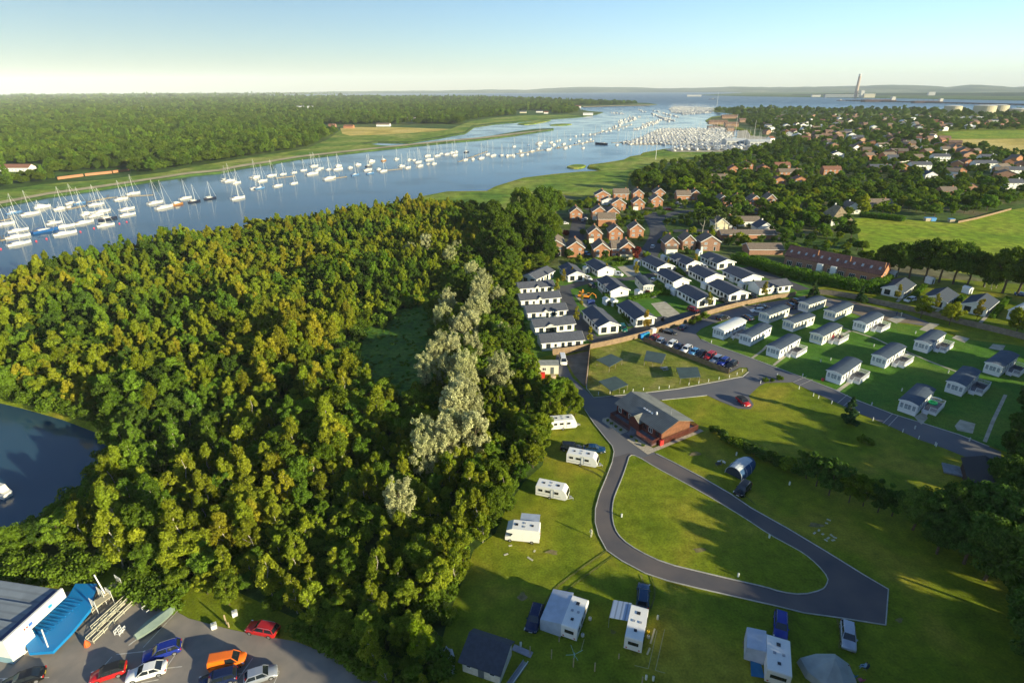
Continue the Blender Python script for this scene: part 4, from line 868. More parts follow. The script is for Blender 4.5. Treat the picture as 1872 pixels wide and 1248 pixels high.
static('static caravan with patched roof and deck in the centre of the lawn', (1590.3, 666.9), (1616.8, 674.5), (1653.8, 650), 2)
static('static caravan with deck at the back of the lawn below the grey-roofed chalets', (1668.2, 639.4), (1694.7, 647), (1725.6, 625), 2)
static('lowest static caravan, green paddling pool on its deck', (1640.7, 751.5), (1672, 762), (1704.9, 729.5), 1)
static('static caravan with deck left of the concrete strip path', (1726.3, 715.8), (1757.4, 726), (1789.5, 694.5), 2)
static('rightmost static caravan, half under the dark trees', (1797.5, 681.3), (1826, 690), (1857.6, 666), 2)
static('pale static caravan cut off by the right edge of the picture', (1849, 584.3), (1864, 589), (1896, 573), 0, roof=ROOF_W)
static('small cream lodge with grey roof among the chalets, red bush at its end', (1176, 535.2), (1193.5, 535.8), (1180, 521), 0, wall=CREAM, roof=TILE_G, D=11.5, name='lodge')
# ---------------------------------------------------------------- brick houses
def house(label, x0, x1, py, D=8.5, h=4.5, rise=2.7, ridge='y', wall=None, roof=None, rot=None, win=True, chim=True, name='house', group='brick houses of the riverside estate', ext=None, hip=0, cat='house', dy=0, wins=None, far=False):
    A = P(x0, py); B = P(x1, py+dy); az = math.atan2(B.y-A.y, B.x-A.x); W = (B-A).length
    if rot is not None: az = math.radians(rot); 
    t = thing(name, label, cat, A, az, group)
    gable_block(MB(), W, D, h, rise if not hip else 0.01, ridge).build('wall', wall or BRICKM, t)
    rf = gable_roof(MB(), W, D, h, rise, ridge, .35, hip=hip).build('roof', roof or TILE_B, t)
    if chim: 
        cx, cy = (W/2-.3, D*.7) if ridge == 'y' else (W*.8, D/2-.3)
        MB().box(cx, cy, h+rise-.6, cx+.6, cy+.6, h+rise+.9).build('chimney', wall or BRICKM, rf)
    if not far and not hip: barge(t, W, D, h, rise, ridge, .35, FRAME)
    if win:
        k = max(2, int(W/3.2))
        for i in range(k):
            u = W*(i+.5)/k-.65
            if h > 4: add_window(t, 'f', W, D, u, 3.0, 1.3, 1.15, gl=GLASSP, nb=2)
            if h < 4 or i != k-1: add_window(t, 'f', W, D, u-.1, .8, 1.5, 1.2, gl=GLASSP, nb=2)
            elif not far: add_window(t, 'f', W, D, u, .05, 1.0, 2.1, nb=1, name='door')
    if ext:
        ew, ed, em = ext; m = MB().box(0, -ed, 0, ew, -.003, 2.4); e = m.build('extension', em, t)
        MB().hexa([(-.15, -ed-.2, 2.4), (ew+.15, -ed-.2, 2.4), (ew+.15, -.01, 2.4), (-.15, -.01, 2.4), (-.15, -ed-.2, 2.5), (ew+.15, -ed-.2, 2.5), (ew+.15, -.01, 3.2), (-.15, -.01, 3.2)]).build('roof', roof or TILE_B, e)
    return t
YEL = mat('cream_conservatory', (0.65, 0.60, 0.42), 0.6, 0.08, 1.0)
house('brick gable house at the front left of the estate, above the chalets', 1036.8, 1067.7, 470, D=9)
house('brick gable house second from the left in the front row of the estate', 1085, 1114, 473, D=9)
t = house('brick house with a cream conservatory beside the copper beech', 1132, 1161, 472, D=9, ext=(5.5, 2.2, YEL))
house('low brick wing joined to the left of the conservatory house', 1117.7, 1131.7, 471, D=7, h=4.4, ridge='x', chim=False)
house('brick gable house with a porch at the left of the middle row', 1076, 1100, 443, D=8.5, ext=(2.4, 1.2, WHITE))
house('brick gable house with white fascia in the middle of the middle row', 1113.5, 1137.7, 440, D=8.5)
house('brick gable house with a solar panel roof, right of the middle row', 1151, 1176, 435, D=8.5)
house('long brick house turned sideways with a white end bay', 1093.5, 1124, 414, D=8, ridge='x', win=False, h=4.2)
house('brick gable house standing just behind the long sideways one', 1109, 1131, 402, D=8)
house('brick house half hidden behind the great oaks on the left', 1042, 1064, 403, D=8.5)
house('brick house with white dormer and double garage', 1083, 1108.5, 401, D=8.5, ext=(4, 1.5, WHITE))
house('brick gable house below the hedge in the third row', 1118.5, 1143.5, 385, D=8.5)
house('brick house with a white porch right of the hedge', 1157, 1177.7, 384, D=8.5, ext=(3, 1.2, WHITE))
house('brown roofed house at the far left of the back row', 1088, 1115, 369, D=8.5, wall=BRICKM)
house('cream extension building in front of the back row', 1100, 1124, 375, D=6, h=2.8, rise=1.8, wall=WHITE, chim=False)
house('brick house lying sideways in the back row beside the marsh', 1122, 1148.5, 366, D=7, ridge='x')
house('brick gable house in the back row, right of the sideways one', 1157, 1176, 366, D=8.5)
house('brick house with a low front wing near the red car', 1190, 1211, 378.7, D=8.5)
house('white gabled brick house at the right end of the back row', 1196, 1215, 364, D=8.5)
house('brown bungalow beyond the parking bays at the top right of the estate', 1237, 1262, 367, D=7, ridge='x', h=3.6)
house('brown gable end tucked behind the umbrella pines', 1262, 1280, 366, D=7, h=4)
house('dark brick terraced block, upper of two, at the left of the estate', 988, 1021, 443, D=26, h=5.0, rise=2.4, ridge='y', win=True, rot=0)
house('dark brick terraced block, lower of two, at the left of the estate', 999, 1032, 468, D=15, h=5.0, rise=2.4, ridge='y', win=True, wall=BRICKD)
house('dark brick house with a white conservatory beside the park home row', 1215, 1239, 462, D=8.5, wall=BRICKD, ext=(5, 3, WHITE))
house('dark brick house in the middle of the shaded right hand row', 1247, 1270.5, 457, D=8.5, wall=BRICKD)
house('dark brick house with white bay and balcony doors', 1280, 1315, 459, D=8.5, wall=BRICKD, ext=(0.9, .8, WHITE))
house('orange brick gable house leftmost of the four behind the pines', 1311, 1331, 378.7, D=8.5)
house('orange brick gable house second of the four behind the pines', 1340, 1361, 378.7, D=8.5)
house('orange brick gable house third of the four behind the pines', 1370, 1390, 378.7, D=8.5)
house('dark brick gable house rightmost of the four behind the pines', 1400, 1417, 376, D=8.5, wall=BRICKD)
house('hip roofed bungalow in front of the four brick gables', 1330, 1349, 393.7, D=8, h=2.8, hip=2.5)
house('hip roofed bungalow with a dark roof, right of its twin', 1362, 1388, 393.7, D=8, h=2.8, hip=2.5)
house('cream gable house beside the umbrella pines', 1306, 1330, 422, D=9, h=4.0, wall=YEL)
house('long low bungalow with an orange-brown roof', 1348, 1389, 414, D=8, ridge='x', h=2.8, rise=2.0, wall=WHITE, chim=False)
house('dark roofed bungalow with a white gable end', 1384, 1414, 426, D=9, h=2.7, wall=WHITE, roof=TILE_D)
house('long low brown garage block behind the oak trees', 1318, 1418, 437, D=7, ridge='x', h=2.4, rise=1.6, chim=False, win=False)
house('long brown roof hidden behind the hedge and the oak trees', 1369, 1431, 466, D=9, ridge='x', h=2.6, rise=1.8, wall=BRICKD, chim=False, win=False)
house('old house with a great hipped clay roof at the corner of the meadow', 1518, 1556, 413, D=14, h=3.2, rise=6.5, roof=THATCH, wall=WHITE, hip=4)
house('white gabled house with a bright bargeboard behind the hipped roof house', 1546, 1572, 391, D=9, h=3.5, rise=3, wall=WHITE, roof=TILE_B)
house('long dark roofed stable wing beside the meadow hedge', 1576, 1631, 381, D=8, ridge='x', h=2.6, wall=BRICKD)
# town houses beyond: each given its own place in the label by neighbours
TOWN = [(1519, 1542, 290, 'white gabled house in the trees left of the big oak', 0), (1505, 1537, 320, 'pair of tan brick houses below the conifers', 1), (1417, 1444, 312, 'orange gabled house on the left edge of the town trees', 1), (1424, 1465, 325, 'brown roofed bungalow pair below the orange gable', 2),
 (1387, 1407, 317, 'brick house showing at the far left of the town', 1), (1413, 1435, 341, 'orange brick gable half sunk in the trees', 1), (1591, 1630, 314, 'long grey slate roof in the middle of the town', 3), (1640, 1661, 314, 'orange gable end at the end of the grey slate row', 1), (1666, 1702, 311, 'white flat roofed house among the trees', 0),
 (1625, 1663, 297, 'terrace with white dormers behind the lime tree', 0), (1706, 1736, 295, 'white gabled villa with a red roof', 0), (1762, 1778, 305, 'red chimneyed house right of the villa', 1), (1782, 1822, 308, 'white rendered bungalow near the right edge', 0), (1793, 1822, 296, 'white house with a grey roof behind the bungalow', 0),
 (1840, 1872, 321, 'brown tiled white house cut by the right edge', 0), (1838, 1870, 346, 'white gable with glazed end at the right edge', 0), (1762, 1786, 351, 'grey roof sunk between dark trees', 3), (1720, 1748, 362, 'brown pyramid roof among dark trees', 2), (1333, 1350, 318, 'orange brick gable house leftmost behind the lime tree', 1),
 (1356, 1376, 310, 'tan roofed bungalow right behind the lime tree', 2), (1300, 1330, 336, 'low brown bungalow under the round oak', 2), (1450, 1475, 340, 'brick house with white bay deep in the trees', 1), (1690, 1712, 330, 'white bungalow below the villa', 0), (1745, 1765, 322, 'brown roofed house left of the rendered bungalow', 2)]
for x0, x1, y, lb, k in TOWN:
    house(lb, x0, x1, y, D=8, h=4.6 if k != 3 else 3.6, ridge='x' if (x1-x0) > 26 else 'y', wall=[WHITE, BRICKM, BRICKM, BRICKD][k], roof=[TILE_D, TILE_R, TILE_B, TILE_D][k], group='houses among the town trees', far=True, rise=2.4)
rt = random.Random(21); placed = []; BRICKF = mat('far_tan_brick', (0.30, 0.19, 0.13), 0.9, .2, .5); TILE_F = mat('far_brown_tile', (0.20, 0.125, 0.09), .9, .2, .5)
TPOLY = [(1380, 232), (1420, 215), (1560, 212), (1720, 215), (1872, 222), (1872, 236), (1700, 240), (1720, 262), (1780, 285), (1872, 300), (1872, 340), (1780, 340), (1700, 345), (1640, 300), (1540, 290), (1480, 262), (1400, 262)]
TW = pp(TPOLY); hs = []; tries = 0
while len(hs) < 185 and tries < 9000:
    tries += 1; y = 213+ (rt.random()**1.1)*120; x = rt.uniform(1380, 1872); q = P(x, y)
    if not inpoly(q.x, q.y, TW): continue
    if any(abs(q.x-a.x)+abs(q.y-a.y) < 19 for a in hs): continue
    if any(abs(x-(t_[0]+t_[1])/2) < 24 and abs(y-t_[2]) < 10 for t_ in TOWN): continue
    hs.append(q)
def far_house_meshes(W, D, h, ridge, wm, rm):
    k = ('fh', W, D, h, ridge, wm.name, rm.name)
    if k not in MATS:
        a = gable_block(MB(), W, D, h, 2.4, ridge).build('wall', wm); b = gable_roof(MB(), W, D, h, 2.4, ridge, .4).build('roof', rm); MATS[k] = (a.data, b.data)
        bpy.data.objects.remove(a); bpy.data.objects.remove(b)
    return MATS[k]
for q in hs:
    u, v = PX(q); wm, rm = rt.choice([(WHITE, TILE_D), (WHITE, TILE_R), (BRICKF, TILE_F), (BRICKF, TILE_F), (BRICKM, TILE_R), (BRICKF, TILE_B), (WHITE, TILE_B), (WHITE, ROOF_W)] if v < 270 else [(WHITE, TILE_B), (BRICKD, TILE_B), (BRICKD, TILE_B), (BRICKM, TILE_B)])
    W_, h_ = rt.choice([(9, 5.2), (14, 5.2), (10, 3.2), (11, 5.2)]); a, b = far_house_meshes(W_, 8, h_, rt.choice('xy'), wm, rm)
    c = 'white' if wm is WHITE else 'brick'; r_ = 'dark' if rm is TILE_D else 'red' if rm is TILE_R else 'pale' if rm is ROOF_W else 'brown'
    t = thing('house', f'small far {c} house with {r_} roof among the town trees', 'house', q, rt.uniform(-.6, .6), f'far {c} houses with {r_} roofs'); link('wall', a, t); link('roof', b, t)
# houses on the far left bank
for x0, x1, y, lb, rid, wm, rm in [(0, 54, 314, 'long white house with a red roof on the far bank at the left edge', 'x', WHITE, TILE_R), (628, 645, 235, 'red brick house at the edge of the golden field', 'x', BRICKM, TILE_R), (600, 612, 233, 'red roofed barn left of the golden field', 'x', BRICKD, TILE_R),
        (688, 712, 231.5, 'white farmhouse group above the golden field', 'x', WHITE, TILE_B), (742, 758, 220, 'pale house among the trees above the field', 'x', WHITE, TILE_B), (816, 830, 203, 'orange roofed house on the wooded slope', 'x', WHITE, TILE_R), (540, 572, 198.5, 'long white works roof in the far woodland', 'x', WHITE, ROOF_W),
        (1066, 1084, 211, 'large white boat shed on the far peninsula', 'x', WHITE, ROOF_W), (1048, 1062, 197.5, 'low white house at the root of the shingle spit', 'x', WHITE, TILE_R), (980, 992, 206, 'white house on the peninsula shore', 'x', WHITE, TILE_D), (994, 1002, 208, 'small white cottage on the peninsula shore', 'x', WHITE, TILE_R), (950, 962, 207, 'cream house under the peninsula trees', 'x', YEL, TILE_D), (260, 266, 209, 'white mast foot building in the far woodland', 'y', WHITE, ROOF_W), (292, 300, 209, 'orange roofed house in the far woodland', 'x', WHITE, TILE_R)]:
    house(lb, x0, x1, y, D=9 if y > 250 else 12, h=3.6 if y > 205 else 6, ridge=rid, wall=wm, roof=rm, far=True, win=y > 300, chim=False, group='houses on the far bank')
# walls / boathouses at the far bank shore
for a, b, nm in [((106, 328.5), (153, 322.5), 'sunlit brick garden wall on the far bank, left stretch'), ((156, 322), (205, 317), 'sunlit brick garden wall on the far bank, middle stretch'), ((207, 316.5), (238, 312.5), 'sunlit brick garden wall on the far bank, right stretch')]:
    A = P(*a); B = P(*b); L = (B-A).length; t = thing('brick_wall', nm, 'wall', A, math.atan2(B.y-A.y, B.x-A.x), 'brick garden walls on the far bank')
    MB().box(0, 0, 0, L, .4, 2.1).build('wall_face', BRICKM, t); MB().box(-.1, -.08, 2.1, L+.1, .48, 2.25).build('coping', TILE_R, t)
# ---------------------------------------------------------------- long brown terrace with skylights
def terrace():
    A = P(1432, 484); B = P(1607, 521); az = math.atan2(B.y-A.y, B.x-A.x); L = (B-A).length; seg = L/3
    for i, lb in enumerate(['left third of the long brown terrace above the hedge', 'middle third of the long brown terrace, two white fronts', 'right third of the long brown terrace with the red gable end']):
        o = A+(B-A)*(i/3); t = thing('terraced_house', lb, 'terrace', o, az, 'long brown terrace'); W = seg-.05; D = 9
        gable_block(MB(), W, D, 4.2, 3.6, 'x').build('wall', BRICKM if i == 2 else BRICKD, t)
        r_ = gable_roof(MB(), W, D, 4.2, 3.6, 'x', .4).build('roof', TILE_RB, t)
        s = 3.6/4.5
        for k in range(4):
            x = W*(k+.5)/4-.4; y0 = 1.4; MB().hexa([(x, y0, 4.2+y0*s+.2), (x+.8, y0, 4.2+y0*s+.2), (x+.8, y0+1, 4.2+(y0+1)*s+.2), (x, y0+1, 4.2+(y0+1)*s+.2), (x, y0, 4.2+y0*s+.28), (x+.8, y0, 4.2+y0*s+.28), (x+.8, y0+1, 4.2+(y0+1)*s+.28), (x, y0+1, 4.2+(y0+1)*s+.28)]).build('skylight', mat('skylight_glass', (.25, .3, .35), .15), r_)
        for k in range(3):
            add_window(t, 'f', W, D, W*(k+.3)/3, .2, 2.2, 2.1, nb=3, name='patio_door')
        if i == 1:
            for u in (.12, .55): MB().box(W*u, -1.4, 0, W*u+2.2, -.01, 3.8).build('white_bay', WHITE, t)
        add_window(t, 'r', W, D, 3.5, 2.8, 1.2, 1.2)
        MB().box(W-.35, 2.2, 6, W-.05, 2.7, 8.4).build('chimney', BRICKM, t)
terrace()
# ================================================================ vehicles
def paint(name, c, rough=.25, metal=0.2):
    m = mat(name, c, rough, spec=0.6, metal=metal)
    return m
TYRE = mat('tyre_rubber', (0.02, 0.02, 0.02), 0.9); RIM = mat('alloy_rim', (0.45, 0.45, 0.47), 0.35, metal=.7); LAMPW = mat('headlamp', (0.7, 0.72, 0.72), 0.15); LAMPR = mat('tail_lamp', (0.45, 0.02, 0.015), 0.25)
PLATE_Y = mat('yellow_plate', (0.65, 0.5, 0.03), 0.5); PLATE_W = mat('white_plate', (0.7, 0.7, 0.68), 0.5); CARGL = mat('car_glass', (0.012, 0.018, 0.024), 0.05, spec=0.9); TRIM = mat('black_trim', (0.02, 0.02, 0.022), 0.6)
CARP = {'hatch': dict(L=4.1, W=1.78, belt=.92, top=1.47, cab=(1.05, 1.65, 3.45, 3.95), hood=.80), 'estate': dict(L=4.7, W=1.84, belt=.94, top=1.50, cab=(1.25, 1.95, 4.25, 4.6), hood=.82),
        'suv': dict(L=4.55, W=1.88, belt=1.08, top=1.70, cab=(1.15, 1.7, 4.1, 4.45), hood=.98), 'saloon': dict(L=4.7, W=1.82, belt=.92, top=1.42, cab=(1.3, 2.1, 3.5, 4.25), hood=.80),
        'van': dict(L=4.5, W=1.82, belt=1.08, top=1.85, cab=(.75, 1.45, 4.35, 4.48), hood=.98), 'camper': dict(L=4.9, W=1.9, belt=1.15, top=2.0, cab=(.35, .9, 4.75, 4.88), hood=1.0)}
CAR_P = {}
def car_proto(kind, pm, roofrail=False, dark_roof=False):
    key = (kind, pm.name, roofrail, dark_roof)
    if key in CAR_P: return CAR_P[key]
    p = CARP[kind]; L, W, b, tp, cab, hd = p['L'], p['W'], p['belt'], p['top'], p['cab'], p['hood']; w = W/2
    root = bpy.data.objects.new('proto', None)
    def ring(y, z0, z1, ww, tw):
        return [(-ww*.92, y, z0), (ww*.92, y, z0), (ww, y, z0+.12), (ww, y, z1-.16), (tw, y, z1), (-tw, y, z1), (-ww, y, z1-.16), (-ww, y, z0+.12)]
    m = MB(); st = [(0.0, .35, hd-.22, w*.80, w*.7), (.10, .25, hd-.08, w*.93, w*.8), (.5, .2, hd-.02, w, w*.86), (cab[0], .2, b-.02, w, w*.9), (cab[1], .2, b, w, w*.92), (cab[2], .2, b+.02, w, w*.92), (L-.35, .22, b+(.02 if kind != 'saloon' else -.02), w, w*.88), (L-.06, .28, b-.08, w*.95, w*.82), (L, .4, b-.25, w*.86, w*.75)]
    m.loft([ring(*s) for s in st]); body = m.build('body', pm, root, True)
    def cring(y, z, ww): return [(-w*.9, y, b-.03), (w*.9, y, b-.03), (ww, y, z), (-ww, y, z)]
    g = MB(); tw = w*.74; g.hexa([(-w*.91, cab[0], b-.05), (w*.91, cab[0], b-.05), (w*.91, cab[3], b-.05), (-w*.91, cab[3], b-.05), (-tw, cab[1]+.02, tp-.05), (tw, cab[1]+.02, tp-.05), (tw, cab[2], tp-.05), (-tw, cab[2], tp-.05)]); g.build('window', CARGL, root)
    r = MB(); rp_ = TRIM if dark_roof else pm
    r.loft([[(-tw*.94, cab[1]+.02, tp-.05), (tw*.94, cab[1]+.02, tp-.05), (tw*.9, cab[1]+.05, tp-.015), (-tw*.9, cab[1]+.05, tp-.015)], [(-tw-.02, (cab[1]+cab[2])/2, tp-.05), (tw+.02, (cab[1]+cab[2])/2, tp-.05), (tw*.9, (cab[1]+cab[2])/2, tp+.03), (-tw*.9, (cab[1]+cab[2])/2, tp+.03)], [(-tw, cab[2]+.03, tp-.05), (tw, cab[2]+.03, tp-.05), (tw*.92, cab[2]+.02, tp-.01), (-tw*.92, cab[2]+.02, tp-.01)]][::-1])
    # pillars
    for sx in (-1, 1):
        for ya, yb in ((cab[0], cab[1]), ((cab[1]+cab[2])/2, (cab[1]+cab[2])/2+.02), (cab[3], cab[2])):
            r.hexa([(sx*w*.90-.035, ya-.04, b-.03), (sx*w*.90+.035, ya-.04, b-.03), (sx*w*.90+.035, ya+.05, b-.03), (sx*w*.90-.035, ya+.05, b-.03), (sx*tw-.035, yb-.04, tp-.03), (sx*tw+.035, yb-.04, tp-.03), (sx*tw+.035, yb+.05, tp-.03), (sx*tw-.035, yb+.05, tp-.03)])
    r.build('roof', rp_, root)
    if kind in ('van',):
        v = MB().hexa([(-w*.945, 2.35, b-.04), (w*.945, 2.35, b-.04), (w*.945, cab[3]+.04, b-.04), (-w*.945, cab[3]+.04, b-.04), (-tw-.05, 2.35, tp-.02), (tw+.05, 2.35, tp-.02), (tw+.05, cab[2]+.06, tp-.02), (-tw-.05, cab[2]+.06, tp-.02)]); v.build('cargo_body', pm, root)
    for sx in (-1, 1):
        for y in (.85, L-.85):
            rad = .33 if kind not in ('suv',) else .37
            o = MB(); n = 14; xa, xb = sx*(w-.2), sx*(w+.02)
            o.loft([[(x, y+rad*math.cos(2*math.pi*k/n), rad+rad*math.sin(2*math.pi*k/n)) for k in range(n)] for x in (xa, xb)]); t_ = o.build('wheel', TYRE, root)
            q = MB(); q.loft([[(x, y+rad*.62*math.cos(2*math.pi*k/n), rad+rad*.62*math.sin(2*math.pi*k/n)) for k in range(n)] for x in (xb, sx*(w+.035))]); q.build('rim', RIM, t_)
        MB().hexa([(sx*w*.86-.17, -.0, hd-.30), (sx*w*.86+.05, .12, hd-.30), (sx*w*.86+.05, .3, hd-.30), (sx*w*.86-.17, .2, hd-.30), (sx*w*.84-.17, .02, hd-.12), (sx*w*.84+.05, .14, hd-.14), (sx*w*.84+.05, .42, hd-.1), (sx*w*.84-.17, .3, hd-.08)]).build('headlight', LAMPW, root)
        MB().box(sx*w*.82-.14, L-.1, b-.32, sx*w*.82+.14, L+.005, b-.1).build('tail_light', LAMPR, root)
        MB().box(sx*(w+.02)-.09, cab[0]+.35, b-.02, sx*(w+.02)+.09, cab[0]+.5, b+.12).build('side_mirror', pm, root)
        if roofrail: MB().tube([(sx*(tw-.03), cab[1]+.2, tp-.01), (sx*(tw-.03), cab[1]+.35, tp+.06), (sx*(tw-.03), cab[2]-.35, tp+.06), (sx*(tw-.03), cab[2]-.15, tp-.01)], .022, 4).build('roof_rail', RIM, root)
    MB().box(-.26, L-.02, .5, .26, L+.02, .62).build('number_plate', PLATE_Y, root); MB().box(-.26, -.03, .38, .26, .03, .5).build('number_plate', PLATE_W, root)
    CAR_P[key] = root
    return root
def car(label, px, py, dx, dy, kind, pm, group=None, rail=False, droof=False, nm='car', cat='car', ground=0):
    """px,py centre on the ground; dx,dy picture direction of the NOSE"""
    c = P(px, py, ground); q = P(px+dx, py+dy, ground); d = (q-c).normalized(); pr = car_proto(kind, pm, rail, droof); L = CARP[kind]['L']
    az = math.atan2(-d.y, -d.x)-math.pi/2      # local +y points to the tail
    o = c+d*L/2; t = thing(nm, label, cat, (o.x, o.y, ground), az, group)
    for ch in pr.children:
        cc = ch.copy(); COL.objects.link(cc); cc.parent = t
        for g in ch.children: gg = g.copy(); COL.objects.link(gg); gg.parent = cc
    return t
pRED = paint('red_paint', (.55, .02, .02)); pDRED = paint('dark_red_paint', (.28, .015, .02)); pBLUE = paint('blue_paint', (.015, .035, .28)); pNAVY = paint('navy_paint', (.01, .02, .07)); pBLACK = paint('black_paint', (.012, .013, .016))
pWHITE = paint('white_paint', (.75, .75, .73), .3, 0); pSILVER = paint('silver_paint', (.42, .45, .5), .3, .5); pORANGE = paint('orange_paint', (.85, .17, .01), .3, 0); pLBLUE = paint('light_blue_paint', (.10, .30, .55)); pGREEN = paint('teal_green_paint', (.01, .12, .09)); pGREY = paint('grey_paint', (.12, .13, .15)); pDBLUE = paint('dark_blue_paint', (.01, .05, .12))
car('red estate car parked alone on the grass verge by the wood', 481, 1154, -10, -2, 'estate', pRED, rail=True)
car('royal blue estate car in the parking bay by the covered canoe', 298, 1195, -9, 3, 'estate', pBLUE, rail=True)
car('dark red car with a black glass roof in a parking bay', 200, 1234, -9, 3, 'hatch', pRED, droof=True)
car('white saloon car beside the blue estate in the car park', 270, 1232, -9, 2.5, 'saloon', pWHITE)
car('bright orange panel van in the car park', 418, 1214, 10, -2, 'van', pORANGE, nm='van', cat='van')
car('dark blue car cut by the bottom edge beside the orange van', 400, 1245, -9, 2.5, 'estate', pNAVY)
car('silver hatchback right of the orange van', 478, 1238, 9, -3, 'hatch', pSILVER)
car('black car in the bottom left corner of the car park', 45, 1246, -9, 3, 'saloon', pBLACK)
car('dark car just behind the second touring caravan, left of a pair', 1044, 822, 10, 1, 'suv', pBLACK)
car('dark teal saloon right of the pair behind the second touring caravan', 1086, 824, 10, 0.7, 'saloon', pDBLUE)
car('dark blue estate on the grass left of the big awning', 977, 1134, -3, 10, 'estate', pNAVY, rail=True)
car('dark blue estate with roof rails above the striped awning caravan', 1175, 1093, 0.5, -10, 'estate', pDBLUE, rail=True)
car('blue estate with roof rails nose-on to the bottom motorhome', 1426, 1148, -.2, 10, 'estate', pBLUE, rail=True)
car('silver estate with a dark boot backed against the tarmac turning end', 1549, 1167, .8, 10, 'estate', pSILVER)
car('black car with roof cargo below the dome tent', 1357, 898, -6, 7, 'suv', pBLACK, rail=True)
car('red hatchback with a black roof alone on the road spur', 1358, 737, 6, 5, 'hatch', pRED, droof=True)
ROWC = [('dark red estate at the far left end of the fenced row', 1194, 621, 'estate', pDRED), ('silver hatchback second in the fenced row', 1206, 627, 'hatch', pSILVER), ('white suv standing apart third in the fenced row', 1227, 633, 'suv', pWHITE), ('navy convertible fourth in the fenced row', 1239, 637, 'saloon', pNAVY),
        ('white suv fifth in the fenced row', 1254, 642, 'suv', pWHITE), ('light blue hatchback sixth in the fenced row', 1268, 646, 'hatch', pLBLUE), ('black hatchback seventh in the fenced row', 1281, 650, 'hatch', pBLACK), ('bright red suv eighth in the fenced row', 1297, 654, 'suv', pRED),
        ('pale silver estate ninth in the fenced row', 1309, 660, 'estate', pSILVER), ('dark blue suv tenth in the fenced row', 1322, 665, 'suv', pBLUE), ('black estate with bikes at the right end of the fenced row', 1336, 670, 'estate', pBLACK)]
for l, x, y, k, p_ in ROWC: car(l, x, y, -5, 3.2, k, p_, 'cars in the row along the wooden fence', rail=(k != 'hatch'))
for l, x, y, dx, dy, k, p_ in [('black car parked beside the bins at the park home fence', 1223, 609, 6, 1.4, 'saloon', pBLACK), ('dark blue car nose-in to the long fence', 1248, 601, 5, -4, 'hatch', pNAVY), ('black car with its white bonnet up behind the white-roofed caravan', 1320, 583, 6, -2, 'estate', pBLACK), ('dark blue car half hidden right of the white-roofed caravan', 1366, 583, -5, -3, 'estate', pDBLUE),
    ('white estate beyond the cream caravans', 1384, 570, -6, .3, 'estate', pWHITE), ('black car behind the white estate', 1394, 563, 6, 1, 'saloon', pBLACK), ('dark green suv between the cream caravans', 1444, 562, -5, -3, 'suv', pDBLUE), ('black car at the end of the second cream caravan', 1452, 553, -6, -3, 'suv', pBLACK),
    ('green estate between the two front chalets', 1139, 603, 3, 5, 'suv', pGREEN), ('black car on the corner below the orange digger lawn', 1083, 525, 5, 3, 'hatch', pBLACK), ('white hatchback beside the glazed gable chalet', 1075, 511, 4, 2, 'hatch', pWHITE), ('white van backed up to the blank gable chalet', 1129, 504, 6, 1, 'van', pWHITE),
    ('white hatchback in front of the small lodge', 1194, 514, 4, -3, 'hatch', pWHITE), ('silver car behind the top row patio chalet', 1232, 494, 6, -1, 'estate', pSILVER), ('white car between the second row chalets', 1287, 491, 5, 3, 'suv', pWHITE), ('red estate on the drive by the fence and sapling chalet', 1268, 569, 6, 2, 'estate', pDRED),
    ('black saloon on the drive left of the wide-windowed chalet', 1322, 552, 6, 2, 'saloon', pBLACK), ('black saloon on the drive left of the crosswise chalet', 1376, 543, 5, 3, 'saloon', pBLACK), ('white suv in front of the middle grey-roofed chalet', 1663, 551, -5, 1, 'suv', pWHITE),
    ('white hatchback driving on the estate road', 1193, 453, 3, -4, 'hatch', pWHITE), ('silver car at the estate road end above the lodge row', 1179, 467, 0, -5, 'hatch', pSILVER), ('pale hatchback parked among the estate houses', 1071, 402, 3, -3, 'hatch', pWHITE), ('second pale car by the white garage', 1065, 404, 3, -3, 'hatch', pSILVER), ('white car in the drive of the oak-side house', 1033, 410, 4, 0, 'hatch', pWHITE),
    ('light blue hatchback between the front estate houses', 1073, 466, 3, 1, 'hatch', pLBLUE), ('red saloon parked at the road bend', 1223, 384, 5, 0, 'saloon', pRED), ('white van beside the cream gable house', 1335, 418, 0, -5, 'van', pWHITE), ('silver hatchback right of the white van', 1343, 420, 0, -5, 'hatch', pSILVER), ('white saloon by the pale bungalow gable', 1422, 427, 6, 0, 'saloon', pWHITE),
    ('white car in the back row drive near the pines', 1242, 373, 5, 0, 'estate', pWHITE), ('dark car beside the upper row brick gables', 1187, 371, 3, -4, 'hatch', pBLACK), ('dark saloon cut off by the right edge beyond the caravan', 1868, 541, 6, 1, 'saloon', pDBLUE)]:
    car(l, x, y, dx, dy, k, p_)
car('white camper van parked at the head of the yard', 1029, 662, 1.5, 6, 'camper', pWHITE, nm='camper_van', cat='camper van')
